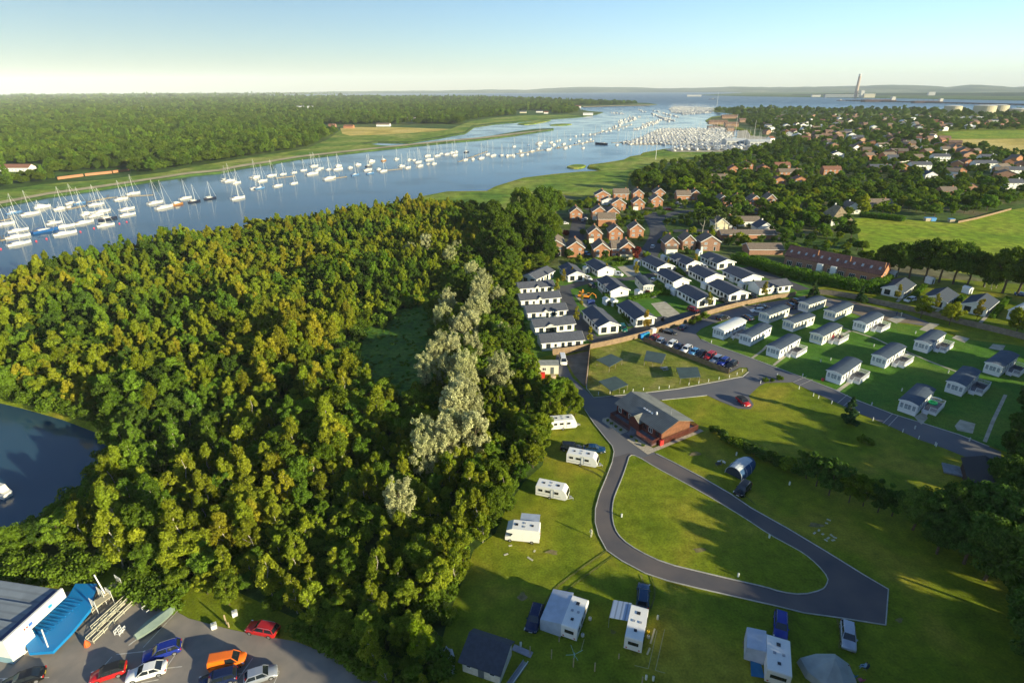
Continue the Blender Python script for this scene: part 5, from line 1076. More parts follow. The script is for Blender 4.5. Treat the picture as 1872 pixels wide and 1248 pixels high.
# ================================================================ touring caravans, motorhomes, tents
CARAW = mat('caravan_white', (0.76, 0.75, 0.71), 0.35, 0.03, 1.0); CARST = mat('caravan_stripe', (0.30, 0.32, 0.36), 0.4); ACRY = mat('tinted_acrylic', (0.02, 0.022, 0.026), 0.1, spec=.8); AWN = mat('awning_grey', (0.42, 0.47, 0.55), 0.8, 0.08, 1.0); CANV = mat('tent_canvas_blue', (0.03, 0.08, 0.18), 0.85, .15, 1.0); CANW = mat('tent_canvas_pale', (0.50, 0.54, 0.56), 0.8, .08, 1.0)
GALV = mat('galvanised', (0.35, 0.36, 0.37), .5, metal=.5)
def caravan(label, A, B, flip=False, W=2.3, H=2.6, L=None, awning=None, motor=False, nm='touring_caravan', cat='touring caravan', L_hint=None):
    """A rear ground corner on the near side, B front ground corner on the near side (picture)"""
    a = P(*A); b = P(*B); L = L or (b-a).length; az = math.atan2(b.y-a.y, b.x-a.x)
    t = thing(nm, label, cat, a, az); z0 = .42
    prof = [(0, z0), (L*.94, z0), (L, z0+.35), (L-.02, 1.2), (L*.955, 1.95), (L*.88, H-.1), (L*.84, H), (.1, H), (0, H-.12)]
    if motor: prof = [(0, z0), (L, z0), (L+.0, 1.15), (L-.95, 1.3), (L-1.35, 1.9), (L-.25, 2.1), (L-.25, 2.5), (L-1.2, H+.2), (.1, H+.2), (0, H)]; H = H+.2
    m = MB(); m.loft([[(x, 0, z) for x, z in prof], [(x, W, z) for x, z in prof]][::-1]); m.build('body', CARAW, t)
    MB().box(.15, -.012, z0+.45, L*.8, -.003, z0+.56).build('side_stripe', CARST, t)
    for u, w in ((.10, .12), (.32, .14), (.60, .13)):
        add_window(t, 'f', L, W, L*u, 1.45, L*w, .5, ACRY, ACRY, nb=1); 
    add_window(t, 'f', L, W, L*.48, .62, .6, 1.7, CARST, CARAW, nb=1, name='door')
    if not motor:
        MB().hexa([(L*.965, .25, 1.95), (L*.965, W-.25, 1.95), (L+.015, W-.25, 1.25), (L+.015, .25, 1.25)][::-1]+[(L*.965+.03, .25, 1.96), (L*.965+.03, W-.25, 1.96), (L+.04, W-.25, 1.26), (L+.04, .25, 1.26)][::-1]).build('window', ACRY, t)
        h = MB(); h.tube([(L-.1, .5, .5), (L+1.0, W/2, .5)], .05, 5); h.tube([(L-.1, W-.5, .5), (L+1.0, W/2, .5)], .05, 5); h.box(L+.2, W/2-.25, .45, L+.6, W/2+.25, .75); h.box(L+.9, W/2-.05, .0, L+.98, W/2+.05, .5); h.build('drawbar', GALV, t)
    else:
        MB().hexa([(L-.93, .1, 1.33), (L-.93, W-.1, 1.33), (L-1.33, W-.1, 1.88), (L-1.33, .1, 1.88)]+[(L-.90, .1, 1.36), (L-.90, W-.1, 1.36), (L-1.30, W-.1, 1.90), (L-1.30, .1, 1.90)]).build('windscreen', ACRY, t)
        MB().box(L-.05, .2, .5, L+.03, W-.2, .8).build('bumper', TRIM, t)
    MB().box(-.01, .5, 1.35, 0.0-.003, W-.5, 1.95).build('window', ACRY, t)
    for y in (.25, W-.45): MB().box(-.03, y, .62, -.002, y+.22, .78).build('tail_light', LAMPR, t)
    for u, v, s in ((.22, .5, .4), (.45, .3, .35), (.45, .68, .35), (.68, .5, .5)):
        MB().box(L*u-s/2, W*v-s/2, H-.01, L*u+s/2, W*v+s/2, H+.09).build('rooflight', ACRY if u in (.22, .68) else CARST, t)
    for x in ((L*.45,) if not motor else (L*.22, L*.86)):
        for y, d in ((-.02, .18), (W+.02, -.18)):
            o = MB(); n = 14; o.loft([[(x+.32*math.cos(2*math.pi*k/n), yy, .32+.32*math.sin(2*math.pi*k/n)) for k in range(n)] for yy in (y, y+d)]); w_ = o.build('wheel', TYRE, t)
            o = MB(); yy0 = y-(.015 if d > 0 else -.015); o.loft([[(x+.18*math.cos(2*math.pi*k/n), yy, .32+.18*math.sin(2*math.pi*k/n)) for k in range(n)] for yy in (yy0, y)]); o.build('rim', RIM, w_)
    return t, L, W, H
caravan('white touring caravan tight against the wood, furthest of the four', (1008, 788), (1055, 784))
caravan('white touring caravan with two dark cars parked behind it', (1035, 847), (1091, 858))
caravan('white touring caravan with a rounded dark front window, third down', (979, 907), (1036, 919))
t, L, W_, H_ = caravan('white motorhome with a grey side awning, nearest the wood', (988, 978), (927, 972), motor=True, W=2.3, H=2.7, nm='motorhome', cat='motorhome')
def on(t, x, y, z=0): return t.matrix_world @ Vector((x, y, z)) if False else (Matrix.Translation(t.location) @ Matrix.Rotation(t.rotation_euler.z, 4, 'Z') @ Vector((x, y, z)))
def awning(label, t, y0, x0, x1, depth, z1, z2, walls=True, m=None, nm='awning', cat='awning', poles=True):
    """canopy attached along the body side y=y0 running out to y0+depth (in the frame of t)"""
    a = bpy.data.objects.new(nm, None); COL.objects.link(a); a.location = t.location; a.rotation_euler = t.rotation_euler; tag(a, label, cat)
    y1 = y0+depth; mm = m or AWN
    MB().hexa([(x0, y0, z1), (x1, y0, z1), (x1, y1, z2), (x0, y1, z2), (x0, y0, z1+.04), (x1, y0, z1+.04), (x1, y1, z2+.04), (x0, y1, z2+.04)] if depth > 0 else [(x0, y1, z2), (x1, y1, z2), (x1, y0, z1), (x0, y0, z1), (x0, y1, z2+.04), (x1, y1, z2+.04), (x1, y0, z1+.04), (x0, y0, z1+.04)]).build('canopy', mm, a)
    e = .02 if depth > 0 else -.02
    if walls:
        w = MB()
        for x in (x0, x1): w.poly([(x, y0, 0), (x, y1, 0), (x, y1, z2), (x, y0, z1)]); w.poly([(x+.03, y0, 0), (x+.03, y1, 0), (x+.03, y1, z2), (x+.03, y0, z1)][::-1])
        w.poly([(x0, y1, 0), (x1, y1, 0), (x1, y1, z2), (x0, y1, z2)]); w.poly([(x0, y1+e, 0), (x1, y1+e, 0), (x1, y1+e, z2), (x0, y1+e, z2)][::-1]); w.build('side_wall', mm, a)
    else:
        for x in (x0+.1, x1-.1): MB().tube([(x, y1, 0), (x, y1, z2)], .03, 5).build('pole', GALV, a)
    return a
awning('grey canvas wind-out awning on the far side of the first motorhome', t, -0.05, .3, L*.62, -2.6, 2.5, 2.15, walls=False)
t, L, W_, H_ = caravan('white caravan with a big pale awning on its left side, bottom row', (1054, 1175), (1076, 1112), W=2.3)
awning('large pale grey caravan awning tent on the bottom row', t, W_+.02, .1, L-.3, 3.1, 2.5, 2.0)
t, L, W_, H_ = caravan('white square-backed caravan with a striped awning, bottom row', (1172, 1197), (1184, 1128), W=2.4)
awning('short blue-grey striped wind-out awning beside the square-backed caravan', t, W_+.02, L*.42, L*.92, 2.6, 2.45, 2.1, walls=False, m=mat('striped_awning', (0.36, 0.44, 0.56), 0.8, .02, 1.0, stripes=('Y', 2.2, .55)))
t, L, W_, H_ = caravan('white motorhome at the bottom edge with a blue annexe', (1441, 1262), (1437, 1186), W=2.9, nm='motorhome', cat='motorhome')
awning('pale canopy awning with blue walls beside the bottom motorhome', t, W_+.02, L*.42, L*.96, 2.4, 2.5, 2.2)
g = P(1379, 1215); gs = sheet('groundsheet', pp([(1371, 1196), (1387, 1200), (1398, 1240), (1373, 1236)]), level(9), mat('blue_groundsheet', (0.03, 0.16, 0.32), .8, .1, 1.0)); 
def tentblob():
    a = P(1340, 871); b = P(1368, 848); az = math.atan2(b.y-a.y, b.x-a.x); t = thing('tunnel_tent', 'pale blue and navy tunnel tent with an arched porch, by the hedge', 'tent', a, az)
    def arch(x, w, h, n=10): return [(x, w*math.cos(math.pi*k/n), max(0, h*math.sin(math.pi*k/n)**.8)) for k in range(n+1)]
    L = 5.6; r = [arch(0, 1.75, 2.15), arch(L*.33, 1.9, 2.3), arch(L*.66, 1.9, 2.3), arch(L, 1.6, 1.9)]
    m = MB()
    for i in range(3):
        for k in range(10):
            q = [r[i][k], r[i][k+1], r[i+1][k+1], r[i+1][k]]; m.poly(q[::-1], 0 if 3 <= k <= 6 else 1)
    m.build('flysheet', [CANW, CANV], t)
    b_ = MB(); rr = [arch(L, 1.6, 1.9), arch(L+1.0, 1.3, 1.5), arch(L+1.8, .7, .7)]
    for i in range(2):
        for k in range(10): b_.poly([rr[i][k], rr[i][k+1], rr[i+1][k+1], rr[i+1][k]][::-1])
    b_.build('bedroom_pod', CANV, t)
    p_ = MB(); f = arch(.02, 1.68, 2.05); p_.poly([(.25, y, z) for x, y, z in f]); p_.build('porch_panel', mat('tent_window', (0.02, 0.035, 0.06), .4), t)
    for i in range(3): MB().tube([(x, y, z+.02) for x, y, z in r[i]], .05, 5).build('tent_pole', CANW, t)
tentblob()
def belltent():
    c = P(1512, 1230); t = thing('frame_tent', 'large pale grey peaked tent at the bottom edge beside the camp chairs', 'tent', c, .1)
    out = [(-3.1, 1.9), (-.5, 2.3), (2.2, 2.0), (3.2, .3), (2.6, -2.2), (.4, -3.0), (-2.0, -2.2), (-3.2, -.3)]; m = MB(); n = len(out); top = [(x*.35+.4, y*.35) for x, y in out]
    for i in range(n):
        j = (i+1) % n; a, b = out[i], out[j]; m.poly([(a[0], a[1], 0), (b[0], b[1], 0), (b[0]*.93, b[1]*.93, 1.0), (a[0]*.93, a[1]*.93, 1.0)]); m.poly([(a[0]*.93, a[1]*.93, 1.0), (b[0]*.93, b[1]*.93, 1.0), (top[j][0], top[j][1], 2.2), (top[i][0], top[i][1], 2.2)]); m.poly([(top[i][0], top[i][1], 2.2), (top[j][0], top[j][1], 2.2), (.4, 0, 2.75)])
    m.build('flysheet', mat('tent_canvas_olive', (0.33, 0.37, 0.36), .85, .12, .7), t)
    d = MB(); d.hexa([(.2, -2.85, 0), (1.5, -2.6, 0), (1.5, -2.5, 0), (.2, -2.75, 0), (.4, -2.7, 1.2), (1.3, -2.5, 1.2), (1.3, -2.4, 1.2), (.4, -2.6, 1.2)]); d.build('door_flap', CANV, t)
belltent()
# ================================================================ wooden clubhouse
REDW = mat('red_brown_cladding', (0.15, 0.042, 0.028), 0.75, 0.2, 1.5, stripes=('Z', 9, .75)); REDB = mat('orange_brown_boards', (0.19, 0.08, 0.04), 0.75, 0.25, 1.2, stripes=('X', 5, .7)); SHEETR = mat('ribbed_grey_roof', (0.12, 0.135, 0.14), 0.5, .15, .5, stripes=('Y', 3.4, .6)); SHEETP = mat('pale_ribbed_roof', (0.19, 0.19, 0.165), 0.5, .2, .6, stripes=('Y', 3.4, .8));  # second ribbed roof material is a paler grey, for one slope of each pair
def clubhouse():
    A = P(1207, 812); B = P(1258, 791); F = P(1143, 747); ax = (B-A).normalized(); az = math.atan2(ax.y, ax.x); W = 8.7; D = 14.2; h = 3.2; rise = 1.5
    t = thing('clubhouse', 'dark red wooden clubhouse with a ribbed grey roof at the road junction', 'clubhouse', A, az)
    m = MB(); gable_block(m, W, D, h, rise, 'y', .1); w = m.build('wall', REDW, t)
    g = MB(); g.loft([[(.15, -.06, .9), (W-.15, -.06, .9), (W-.15, -.06, h-.1), (W/2, -.06, h+rise-.25), (.15, -.06, h-.1)], [(.15, -.003, .9), (W-.15, -.003, .9), (W-.15, -.003, h-.1), (W/2, -.003, h+rise-.25), (.15, -.003, h-.1)]][::-1]); g.build('gable_boarding', REDB, t)
    s = rise/(W/2); ov = .55
    for sg, mm in ((-1, SHEETR), (1, SHEETP)):
        xe = W/2+sg*(W/2+ov); ze = h-s*ov; e = [(xe, -.5, ze+.03), (xe, D+.4, ze+.03), (W/2, D+.4, h+rise+.03), (W/2, -.5, h+rise+.03)]; q = [(x, y, z+.12) for x, y, z in e]
        MB().hexa(e+q if sg > 0 else e[::-1]+q[::-1]).build('roof', mm, t)
    # porch gable on the road side
    py0, py1 = D*.40, D*.62; mid = (py0+py1)/2
    p_ = MB(); p_.loft([[(-1.1, py0, .1), (-1.1, py1, .1), (-1.1, py1, 2.6), (-1.1, mid, 3.6), (-1.1, py0, 2.6)], [(1, py0, .1), (1, py1, .1), (1, py1, 2.6), (1, mid, 3.6), (1, py0, 2.6)]]); pg = p_.build('porch', REDW, t)
    for sg in (-1, 1):
        ye = mid+sg*((py1-py0)/2+.25); e = [(-1.35, ye, 2.5), (1.6, ye, 2.5), (2.4, mid, 3.7), (-1.35, mid, 3.7)]; q = [(x, y, z+.1) for x, y, z in e]
        MB().hexa(e+q if sg < 0 else e[::-1]+q[::-1]).build('porch_roof', SHEETP if sg < 0 else SHEETR, pg)
    for k, u in enumerate((.08, .22, .34, .68, .80, .92)): add_window(t, 'l', W, D, D*u-.5, 1.3, 1.1, 1.2, FRAME if k % 2 else REDW, nb=2)
    for u in (.25, .55): add_window(t, 'f', W, D, W*u, .7, 1.6, 2.0, REDW, REDB, nb=2, name='shutter')
    # verandas
    v = MB(); v.box(-2.3, .3, .1, -.003, D-.5, .6); v.build('veranda_deck', DECKM, t)
    v = MB(); v.box(W+.003, -.2, .1, W+2.2, D*.55, .6); v.build('veranda_deck', DECKM, t)
    def bal(x0, y0, x1, y1):
        b_ = MB(); L = math.hypot(x1-x0, y1-y0); k = int(L/.16); b_.tube([(x0, y0, 1.55), (x1, y1, 1.55)], .05, 4)
        for i in range(k+1): f = i/k; b_.box(x0+(x1-x0)*f-.03, y0+(y1-y0)*f-.03, .3 if False else .0, x0+(x1-x0)*f+.03, y0+(y1-y0)*f+.03, 1.55)
        b_.build('balustrade', REDW, t)
    bal(-2.3, .3, -2.3, D*.36); bal(-2.3, D*.5, -2.3, D-.5); bal(-2.3, D-.5, 0, D-.5); bal(-2.3, .3, -.1, .3); bal(W+2.2, -.2, W+2.2, D*.55); bal(0, -.5, W+2.2, -.5)
    st = MB(); [st.box(-2.3-.3*(k+1), D*.37, .0, -2.3-.3*k-.003, D*.49, .55-.12*k) for k in range(4)]; st.build('steps', DECKM, t)
    MB().tube([(W*.55, 2.2, h+rise-.2), (W*.55, 2.2, h+rise+1.5)], .06, 6).build('aerial_mast', GALV, t); MB().cyl(W*.32, 4.5, h+1.1, h+1.7, .2, 8).build('flue', FRAME, t)
    for i, (y, ln) in enumerate([(7.6, 1.0), (6.8, .9), (6.0, .9), (5.2, 1.1)]):
        z = h+s*2.3; MB().hexa([(2.2, y, z+.16), (2.5, y, z+.28), (2.5, y+.5, z+.28), (2.2, y+.5, z+.16), (2.2, y, z+.3), (2.5, y, z+.42), (2.5, y+.5, z+.42), (2.2, y+.5, z+.3)]).build('sun_pipe', FRAME, t)
    r_ = MB().box(-.6, -.55, .1, .4, -.1, 1.3).build('red_locker', mat('red_locker_paint', (.5, .03, .03), .5), t)
    gv = sheet('gravel_border', [on(t, *q) for q in [(-5.0, -1.4), (W+3.2, -1.4), (W+3.2, -.3), (-2.4, -.3), (-2.4, D*.36), (-5.0, D*.36)]], level(8), GRAVEL)
    sheet('gravel_border', [on(t, *q) for q in [(-4.8, D*.52), (-2.4, D*.52), (-2.4, D+.2), (-3.8, D+.4), (-4.8, D-.6)]], level(8), GRAVEL)
    for k, (x, y) in enumerate([(-3.6, 1.5), (-3.7, 3.5), (-3.6, 5.2), (-3.6, 8.5), (-3.6, 10.2), (-3.6, 11.8), (-3.6, 13.2)]):
        q = on(t, x, y); o = tree('border_shrub', 'bush', q, .28, k, 'small round shrub in the gravel border of the clubhouse', 'shrub', 'shrubs of the clubhouse border')
clubhouse()
# ================================================================ green canopies, picnic bench
CANG = mat('green_canopy_roof', (0.055, 0.085, 0.085), 0.75, .12, .5)
def canopy(label, pts, h=1.9):
    q = [P(*p) for p in pts]; c = sum(q, Vector())/4; t = thing('canopy_shelter', label, 'shelter', c, 0, 'dark green flat canopies on the worn lawn')
    # roof corners given in the picture: slide them down to their own height
    q = [P(p[0], p[1], h)-c for p in pts]; q = [Vector((v.x, v.y, 0)) for v in q]
    MB().hexa([(v.x, v.y, h) for v in q]+[(v.x, v.y, h+.1) for v in q]).build('canopy', CANG, t)
    for i in range(4):
        v = q[i]*.93; MB().box(v.x-.06, v.y-.06, 0, v.x+.06, v.y+.06, h-.002).build('post', mat('post_wood', (.2, .17, .12), .9, .2, 2), t)
    for i in (0, 1): v = (q[i]+q[(i+1) % 4])/2*.93; MB().box(v.x-.05, v.y-.05, 0, v.x+.05, v.y+.05, h-.002).build('post', MATS['post_wood'], t)
canopy('dark green canopy at the upper left of the worn lawn', [(1114, 671), (1139, 657), (1117, 647), (1090, 658)])
canopy('dark green canopy at the lower left of the worn lawn, nearest the road', [(1118, 715.5), (1149, 703), (1125, 688), (1094, 697)])
canopy('dark green canopy at the upper middle of the worn lawn', [(1177, 659), (1210, 664.5), (1218, 647.5), (1182, 641)])
canopy('dark green canopy at the right of the worn lawn near the parked row', [(1243, 692), (1281, 689), (1275, 671), (1236, 672)])
def bench(label, px, py, rz):
    t = thing('picnic_bench', label, 'picnic bench', P(px, py), rz); m = mat('grey_bench', (.38, .38, .36), .8)
    MB().box(-.9, -.4, .72, .9, .4, .78).build('table_top', m, t)
    for y in (-.8, .8): MB().box(-.9, y-.14, .42, .9, y+.14, .47).build('seat', m, t)
    for x in (-.6, .6): k = MB(); k.box(x-.04, -.8, .34, x+.04, .8, .41); k.tube([(x, -.7, 0), (x, -.3, .72)], .04, 4); k.tube([(x, .7, 0), (x, .3, .72)], .04, 4); k.build('leg', m, t)
bench('grey picnic bench between the green canopies', 1214, 676, .3)
# ================================================================ fences
FENW = mat('fence_wood_light', (0.26, 0.18, 0.11), 0.85, .15, 1.0, stripes=('X', 12, .8)); FENB = mat('fence_wood_brown', (0.24, 0.17, 0.09), 0.9, .2, 1.0, stripes=('X', 12, .75)); FENG = mat('fence_wood_grey', (0.20, 0.17, 0.13), 0.9, .2, 1.0, stripes=('X', 12, .75))
def fence(label, pxs, m, h=1.8, seg=2.6, nm='wooden_fence', sm=2):
    pts = smooth_poly(pp(pxs), sm, False) if sm else pp(pxs); path = [pts[0]]; 
    # resample
    acc = 0; out = [pts[0]]; last = pts[0]
    for q in pts[1:]:
        while (q-last).length >= seg: last = last+(q-last).normalized()*seg; out.append(last)
    if (pts[-1]-last).length > seg*.4: out.append(pts[-1])
    t = thing(nm, label, 'fence', out[0]); o0 = out[0]; n = len(out)
    for i in range(n-1):
        a = out[i]-o0; b = out[i+1]-o0; d = (b-a).normalized(); nn = Vector((-d.y, d.x, 0))*.02; a2 = a+d*.055; b2 = b-d*.055
        if n < 100:
            MB().hexa([a2-nn, b2-nn, b2+nn, a2+nn]+[v+Vector((0, 0, h)) for v in (a2-nn, b2-nn, b2+nn, a2+nn)]).build('panel', m, t)
    for i in range(min(n, 99)):
        a = out[i]-o0; MB().box(a.x-.05, a.y-.05, 0, a.x+.05, a.y+.05, h+.1).build('post', m, t)
    return t
fence('long light wooden fence curving between the chalets and the caravan car park', [(1078, 638), (1120, 630), (1168, 618), (1200, 608), (1248, 591), (1290, 577), (1331, 565), (1381, 553.5), (1420, 546), (1456, 541)], FENW, 1.7)
fence('brown fence continuing from the conifer along the grey-roofed chalets', [(1490, 537), (1530, 541), (1560, 546), (1581.7, 552), (1620, 560), (1660, 568), (1710, 580.5), (1751.7, 591.5), (1793, 601), (1843, 613), (1900, 628)], FENG, 1.9)
fence('straight brown fence behind the row of parked cars', [(1176, 624), (1252, 653), (1332, 684)], FENB, 1.5, sm=0)
fence('light fence running down the right side of the yard', [(1078.6, 639), (1075, 672), (1071, 706)], FENW, 2.0, sm=0)
fence('light fence closing the top of the yard', [(1010, 649), (1045, 645), (1078.6, 639)], FENW, 2.0, sm=0)
fence('pale post fence beside the green meadow', [(1751, 408), (1790, 400), (1848, 384)], FENW, 1.2, seg=4, sm=0)
# bollards along the road
BOLL = mat('bollard_white', (.72, .72, .66), .6)
bm_ = MB().cyl(0, 0, 0, .85, .09, 8); pb = None
for i, (x, y) in enumerate([(1094, 722), (1115, 719.5), (1140.5, 718), (1157, 716), (1176, 714), (1204.6, 711.5), (1223, 709.5), (1259, 704.5), (1277, 701.5), (1295, 698), (1314, 694), (1333, 690.5), (1347, 685.5), (1357, 679.5), (1390, 701), (1460.5, 711), (1486.5, 724), (1496, 728), (1520, 738), (1569, 758), (1595.5, 768.5), (1650, 790), (1679, 802.5), (1709, 814), (1711, 816)]):
    if pb is None:
        b_ = bm_.build('bollard', BOLL); pb = b_.data
    else: b_ = link('bollard', pb)
    b_.location = P(x, y)
    tag(b_, 'short white bollard marking the road edge', 'bollard', 'white bollards along the park road')
# ================================================================ little props
def prop_box(nm, label, cat, px, py, sx, sy, sz, col, rz=0, lid=None, group=None):
    t = thing(nm, label, cat, P(px, py), rz, group); m = mat('paint_'+nm+'_%d%d%d' % tuple(int(c*99) for c in col), col, .6)
    MB().hexa([(-sx/2*.85, -sy/2*.85, .05), (sx/2*.85, -sy/2*.85, .05), (sx/2*.85, sy/2*.85, .05), (-sx/2*.85, sy/2*.85, .05), (-sx/2, -sy/2, sz), (sx/2, -sy/2, sz), (sx/2, sy/2, sz), (-sx/2, sy/2, sz)]).build('body', m, t)
    MB().hexa([(-sx/2-.03, -sy/2-.03, sz+.003), (sx/2+.03, -sy/2-.03, sz+.003), (sx/2+.03, sy/2+.03, sz+.003), (-sx/2-.03, sy/2+.03, sz+.003), (-sx/2, -sy/2*.7, sz+.12), (sx/2, -sy/2*.7, sz+.12), (sx/2, sy/2, sz+.16), (-sx/2, sy/2, sz+.16)]).build('lid', mat('lid_'+nm, lid or col, .5), t)
    return t
for x, y, c, l in [(1173, 618.5, (.02, .2, .5), 'blue wheeled bin leftmost by the fence corner'), (1178.5, 616.5, (.02, .3, .35), 'teal wheeled bin second by the fence corner'), (1183.5, 614.5, (.03, .4, .35), 'turquoise wheeled bin third by the fence corner')]:
    prop_box('wheelie_bin', l, 'bin', x, y, 1.1, .9, 1.3, c, .4)
prop_box('storage_box', 'white storage box behind the bins at the fence corner', 'box', 1194, 609, 1.5, 1.2, 1.6, (.7, .65, .6), .4)
SHEDS = [(1070, 500, 'twin white garden sheds behind the glazed gable chalet'), (1164, 487, 'tall white garden shed above the empty concrete base'), (1166, 544, 'white garden shed at the tip of the dark hedge'), (1107, 559, 'white shed behind the front chalet, left of two'), (1120, 561, 'white shed behind the front chalet, right of two'), (1222, 534, 'low white shed left of the empty concrete base lawn'), (1232, 541, 'white shed beside the empty concrete base lawn'),
         (1277, 468.5, 'white shed behind the top row chalets'), (1213, 478, 'small white shed near the top row patio chalet'), (1288, 530, 'white shed between the second and third rows'), (1340, 517, 'white shed between the right hand chalets, upper'), (1356, 529, 'white shed between the right hand chalets, lower'), (1634, 507, 'white shed left of the leftmost grey-roofed chalet'), (1701, 520, 'white shed left of the middle grey-roofed chalet'), (1770, 538, 'white shed left of the rightmost grey-roofed chalet')]
for x, y, l in SHEDS:
    t = thing('garden_shed', l, 'shed', P(x, y), .35, 'white garden sheds'); gable_block(MB(), 2.0, 2.6, 2.0, .5, 'y').build('wall', WHITEB, t); gable_roof(MB(), 2.0, 2.6, 2.0, .5, 'y', .12).build('roof', ROOF_W if x < 1600 else WHITE, t); add_window(t, 'f', 2, 2.6, .6, .05, .8, 1.7, GREYDOOR, GREYDOOR, nb=1, name='door')
def digger(label, px, py, rz):
    t = thing('digger', label, 'digger', P(px, py), rz); t.scale = (.7, .7, .7); y_ = mat('digger_orange', (.75, .28, .02), .5)
    for s in (-1, 1): MB().loft([[(x, s*1.0+w, z) for x, z in [(-1.5, .1), (1.5, .1), (1.75, .45), (1.5, .8), (-1.5, .8), (-1.75, .45)]] for w in (-.22, .22)]).build('track', TRIM, t)
    MB().hexa([(-1.7, -1.0, .85), (1.0, -1.0, .85), (1.0, 1.0, .85), (-1.7, 1.0, .85), (-1.6, -.95, 1.7), (.2, -.95, 1.6), (.2, .95, 1.6), (-1.6, .95, 1.7)]).build('engine_cover', y_, t)
    c = MB().box(.05, .0, 1.6, 1.15, .95, 2.7).build('cab', ACRY, t); MB().box(0, -.05, 2.7, 1.2, 1.0, 2.8).build('roof', y_, c)
    MB().tube([(1.0, -.4, 1.2), (2.6, -.4, 3.3), (4.4, -.4, 2.3)], .2, 6).build('boom', y_, t); MB().tube([(4.4, -.4, 2.4), (4.9, -.4, .8)], .15, 6).build('dipper', y_, t)
    MB().loft([[(4.6, -.8, .8), (5.3, -.8, .7), (5.2, -.8, .1), (4.6, -.8, .25)], [(4.6, 0, .8), (5.3, 0, .7), (5.2, 0, .1), (4.6, 0, .25)]]).build('bucket', TRIM, t)
digger('orange digger on the lawn plot, left of two', 1061, 543, 1.2); digger('orange digger on the lawn plot, right of two', 1073, 545, -.3)
prop_box('skip', 'dark blue skip of rubble beside the diggers', 'skip', 1080, 555, 2.6, 1.7, 1.2, (.03, .06, .2), .2)
# people
def person(label, px, py, face, top, legs, pose='stand', sc=1.0, z=0.0, loc=None):
    loc = loc or P(px, py); o = thing('person', label, 'person', (loc.x, loc.y, loc.z), face)
    sit = pose == 'sit'
    hip = .45 if sit else .92; kz = .46 if sit else .5
    J = {'p': (0, 0, hip+.02), 'c': (0, .02 if not sit else -.06, hip+.30), 'n': (0, .03 if not sit else -.08, hip+.54), 'h0': (0, .05 if not sit else -.08, hip+.62), 'h': (0, .06 if not sit else -.07, hip+.74)}
    V = [J['p'], J['c'], J['n'], J['h0'], J['h']]; E = [(0, 1), (1, 2), (2, 3), (3, 4)]; RD = [.14, .15, .075, .06, .10]
    for s in (-1, 1):
        b = len(V)
        if sit: V += [(s*.10, .0, hip), (s*.13, .42, hip+.03), (s*.13, .45, .08), (s*.13, .60, .05)]
        else: V += [(s*.10, 0, hip-.06), (s*.11, .05*s, .5), (s*.12, -.06*s, .08), (s*.12, -.06*s+.16, .04)]
        RD += [.10, .07, .045, .04]; E += [(0, b), (b, b+1), (b+1, b+2), (b+2, b+3)]
        b = len(V); V += [(s*.19, V[2][1], hip+.48), (s*.25, V[2][1]+.03, hip+.20), (s*.20, V[2][1]+.22, hip+.08), (s*.18, V[2][1]+.29, hip+.05)]; RD += [.06, .045, .035, .03]; E += [(2, b), (b, b+1), (b+1, b+2), (b+2, b+3)]
    me = bpy.data.meshes.new('body'); me.from_pydata(V, E, []); me.update(); q = link('body', me, o)
    m = q.modifiers.new('skin', 'SKIN'); 
    for i, v in enumerate(me.skin_vertices[0].data): v.radius = (RD[i], RD[i])
    me.skin_vertices[0].data[0].use_root = True
    ss = q.modifiers.new('sub', 'SUBSURF'); ss.levels = 1; ss.render_levels = 1
    sk = bpy.data.materials.new('skin_tone'); sk = mat('skin_tone', (.5, .3, .2), .6); me.materials.append(mat('cloth_'+top[0], top[1], .85))
    MB().blob((V[4][0], V[4][1]-.015, V[4][2]+.035), .105, .11, .095, 8, 5).build('hair', mat('brown_hair', (.06, .035, .02), .8), q)
    MB().blob((V[4][0], V[4][1]+.05, V[4][2]-.02), .075, .07, .1, 8, 5).build('face', sk, q)
    MB().blob((0, (V[0][1]+.2 if sit else 0), hip-.02), .19, .26 if sit else .15, .13, 8, 4).build('trousers', mat('cloth_'+legs[0], legs[1], .85), q)
    o.scale = (sc, sc, sc); return o
CW = ('white', (.7, .66, .5)); CB = ('navy', (.03, .05, .12)); CR = ('red', (.5, .04, .05)); CT = ('tan', (.4, .3, .2)); CBL = ('pale_blue', (.3, .45, .6))
person('person in pale clothes standing on the grass by the kerb, long shadow behind', 1080.5, 980, 2.2, CW, CW)
person('person in dark clothes standing on the concrete pad, left of two', 1638.5, 577.5, 1, CB, CB)
person('person in a white top standing on the concrete pad, right of two', 1647, 579, 1, CW, CR)
for i, (dx, tp, lb) in enumerate([(0, CR, 'person in red sitting on the sunlit caravan deck, at the left'), (.9, CW, 'person in white sitting on the sunlit caravan deck, in the middle'), (1.7, CT, 'person in tan sitting on the sunlit caravan deck, at the right')]):
    q = P(1521+dx*9, 622.5+dx*1.0); person(lb, 0, 0, 2.5, tp, CB, 'sit', loc=Vector((q.x, q.y, .82)))
def chair(label, px, py, rz, col):
    t = thing('camping_chair', label, 'chair', P(px, py), rz); m = mat('chair_fabric_%d%d%d' % tuple(int(c*99) for c in col), col, .85)
    MB().box(-.27, -.25, .40, .27, .25, .44).build('seat', m, t); MB().hexa([(-.27, -.27, .44), (.27, -.27, .44), (.27, -.23, .44), (-.27, -.23, .44), (-.27, -.42, 1.0), (.27, -.42, 1.0), (.27, -.38, 1.0), (-.27, -.38, 1.0)]).build('backrest', m, t)
    for x in (-.25, .25):
        for y in (-.23, .23): MB().tube([(x, y, 0), (x, -y*.3, .41)], .018, 4).build('leg', GALV, t)
    return t
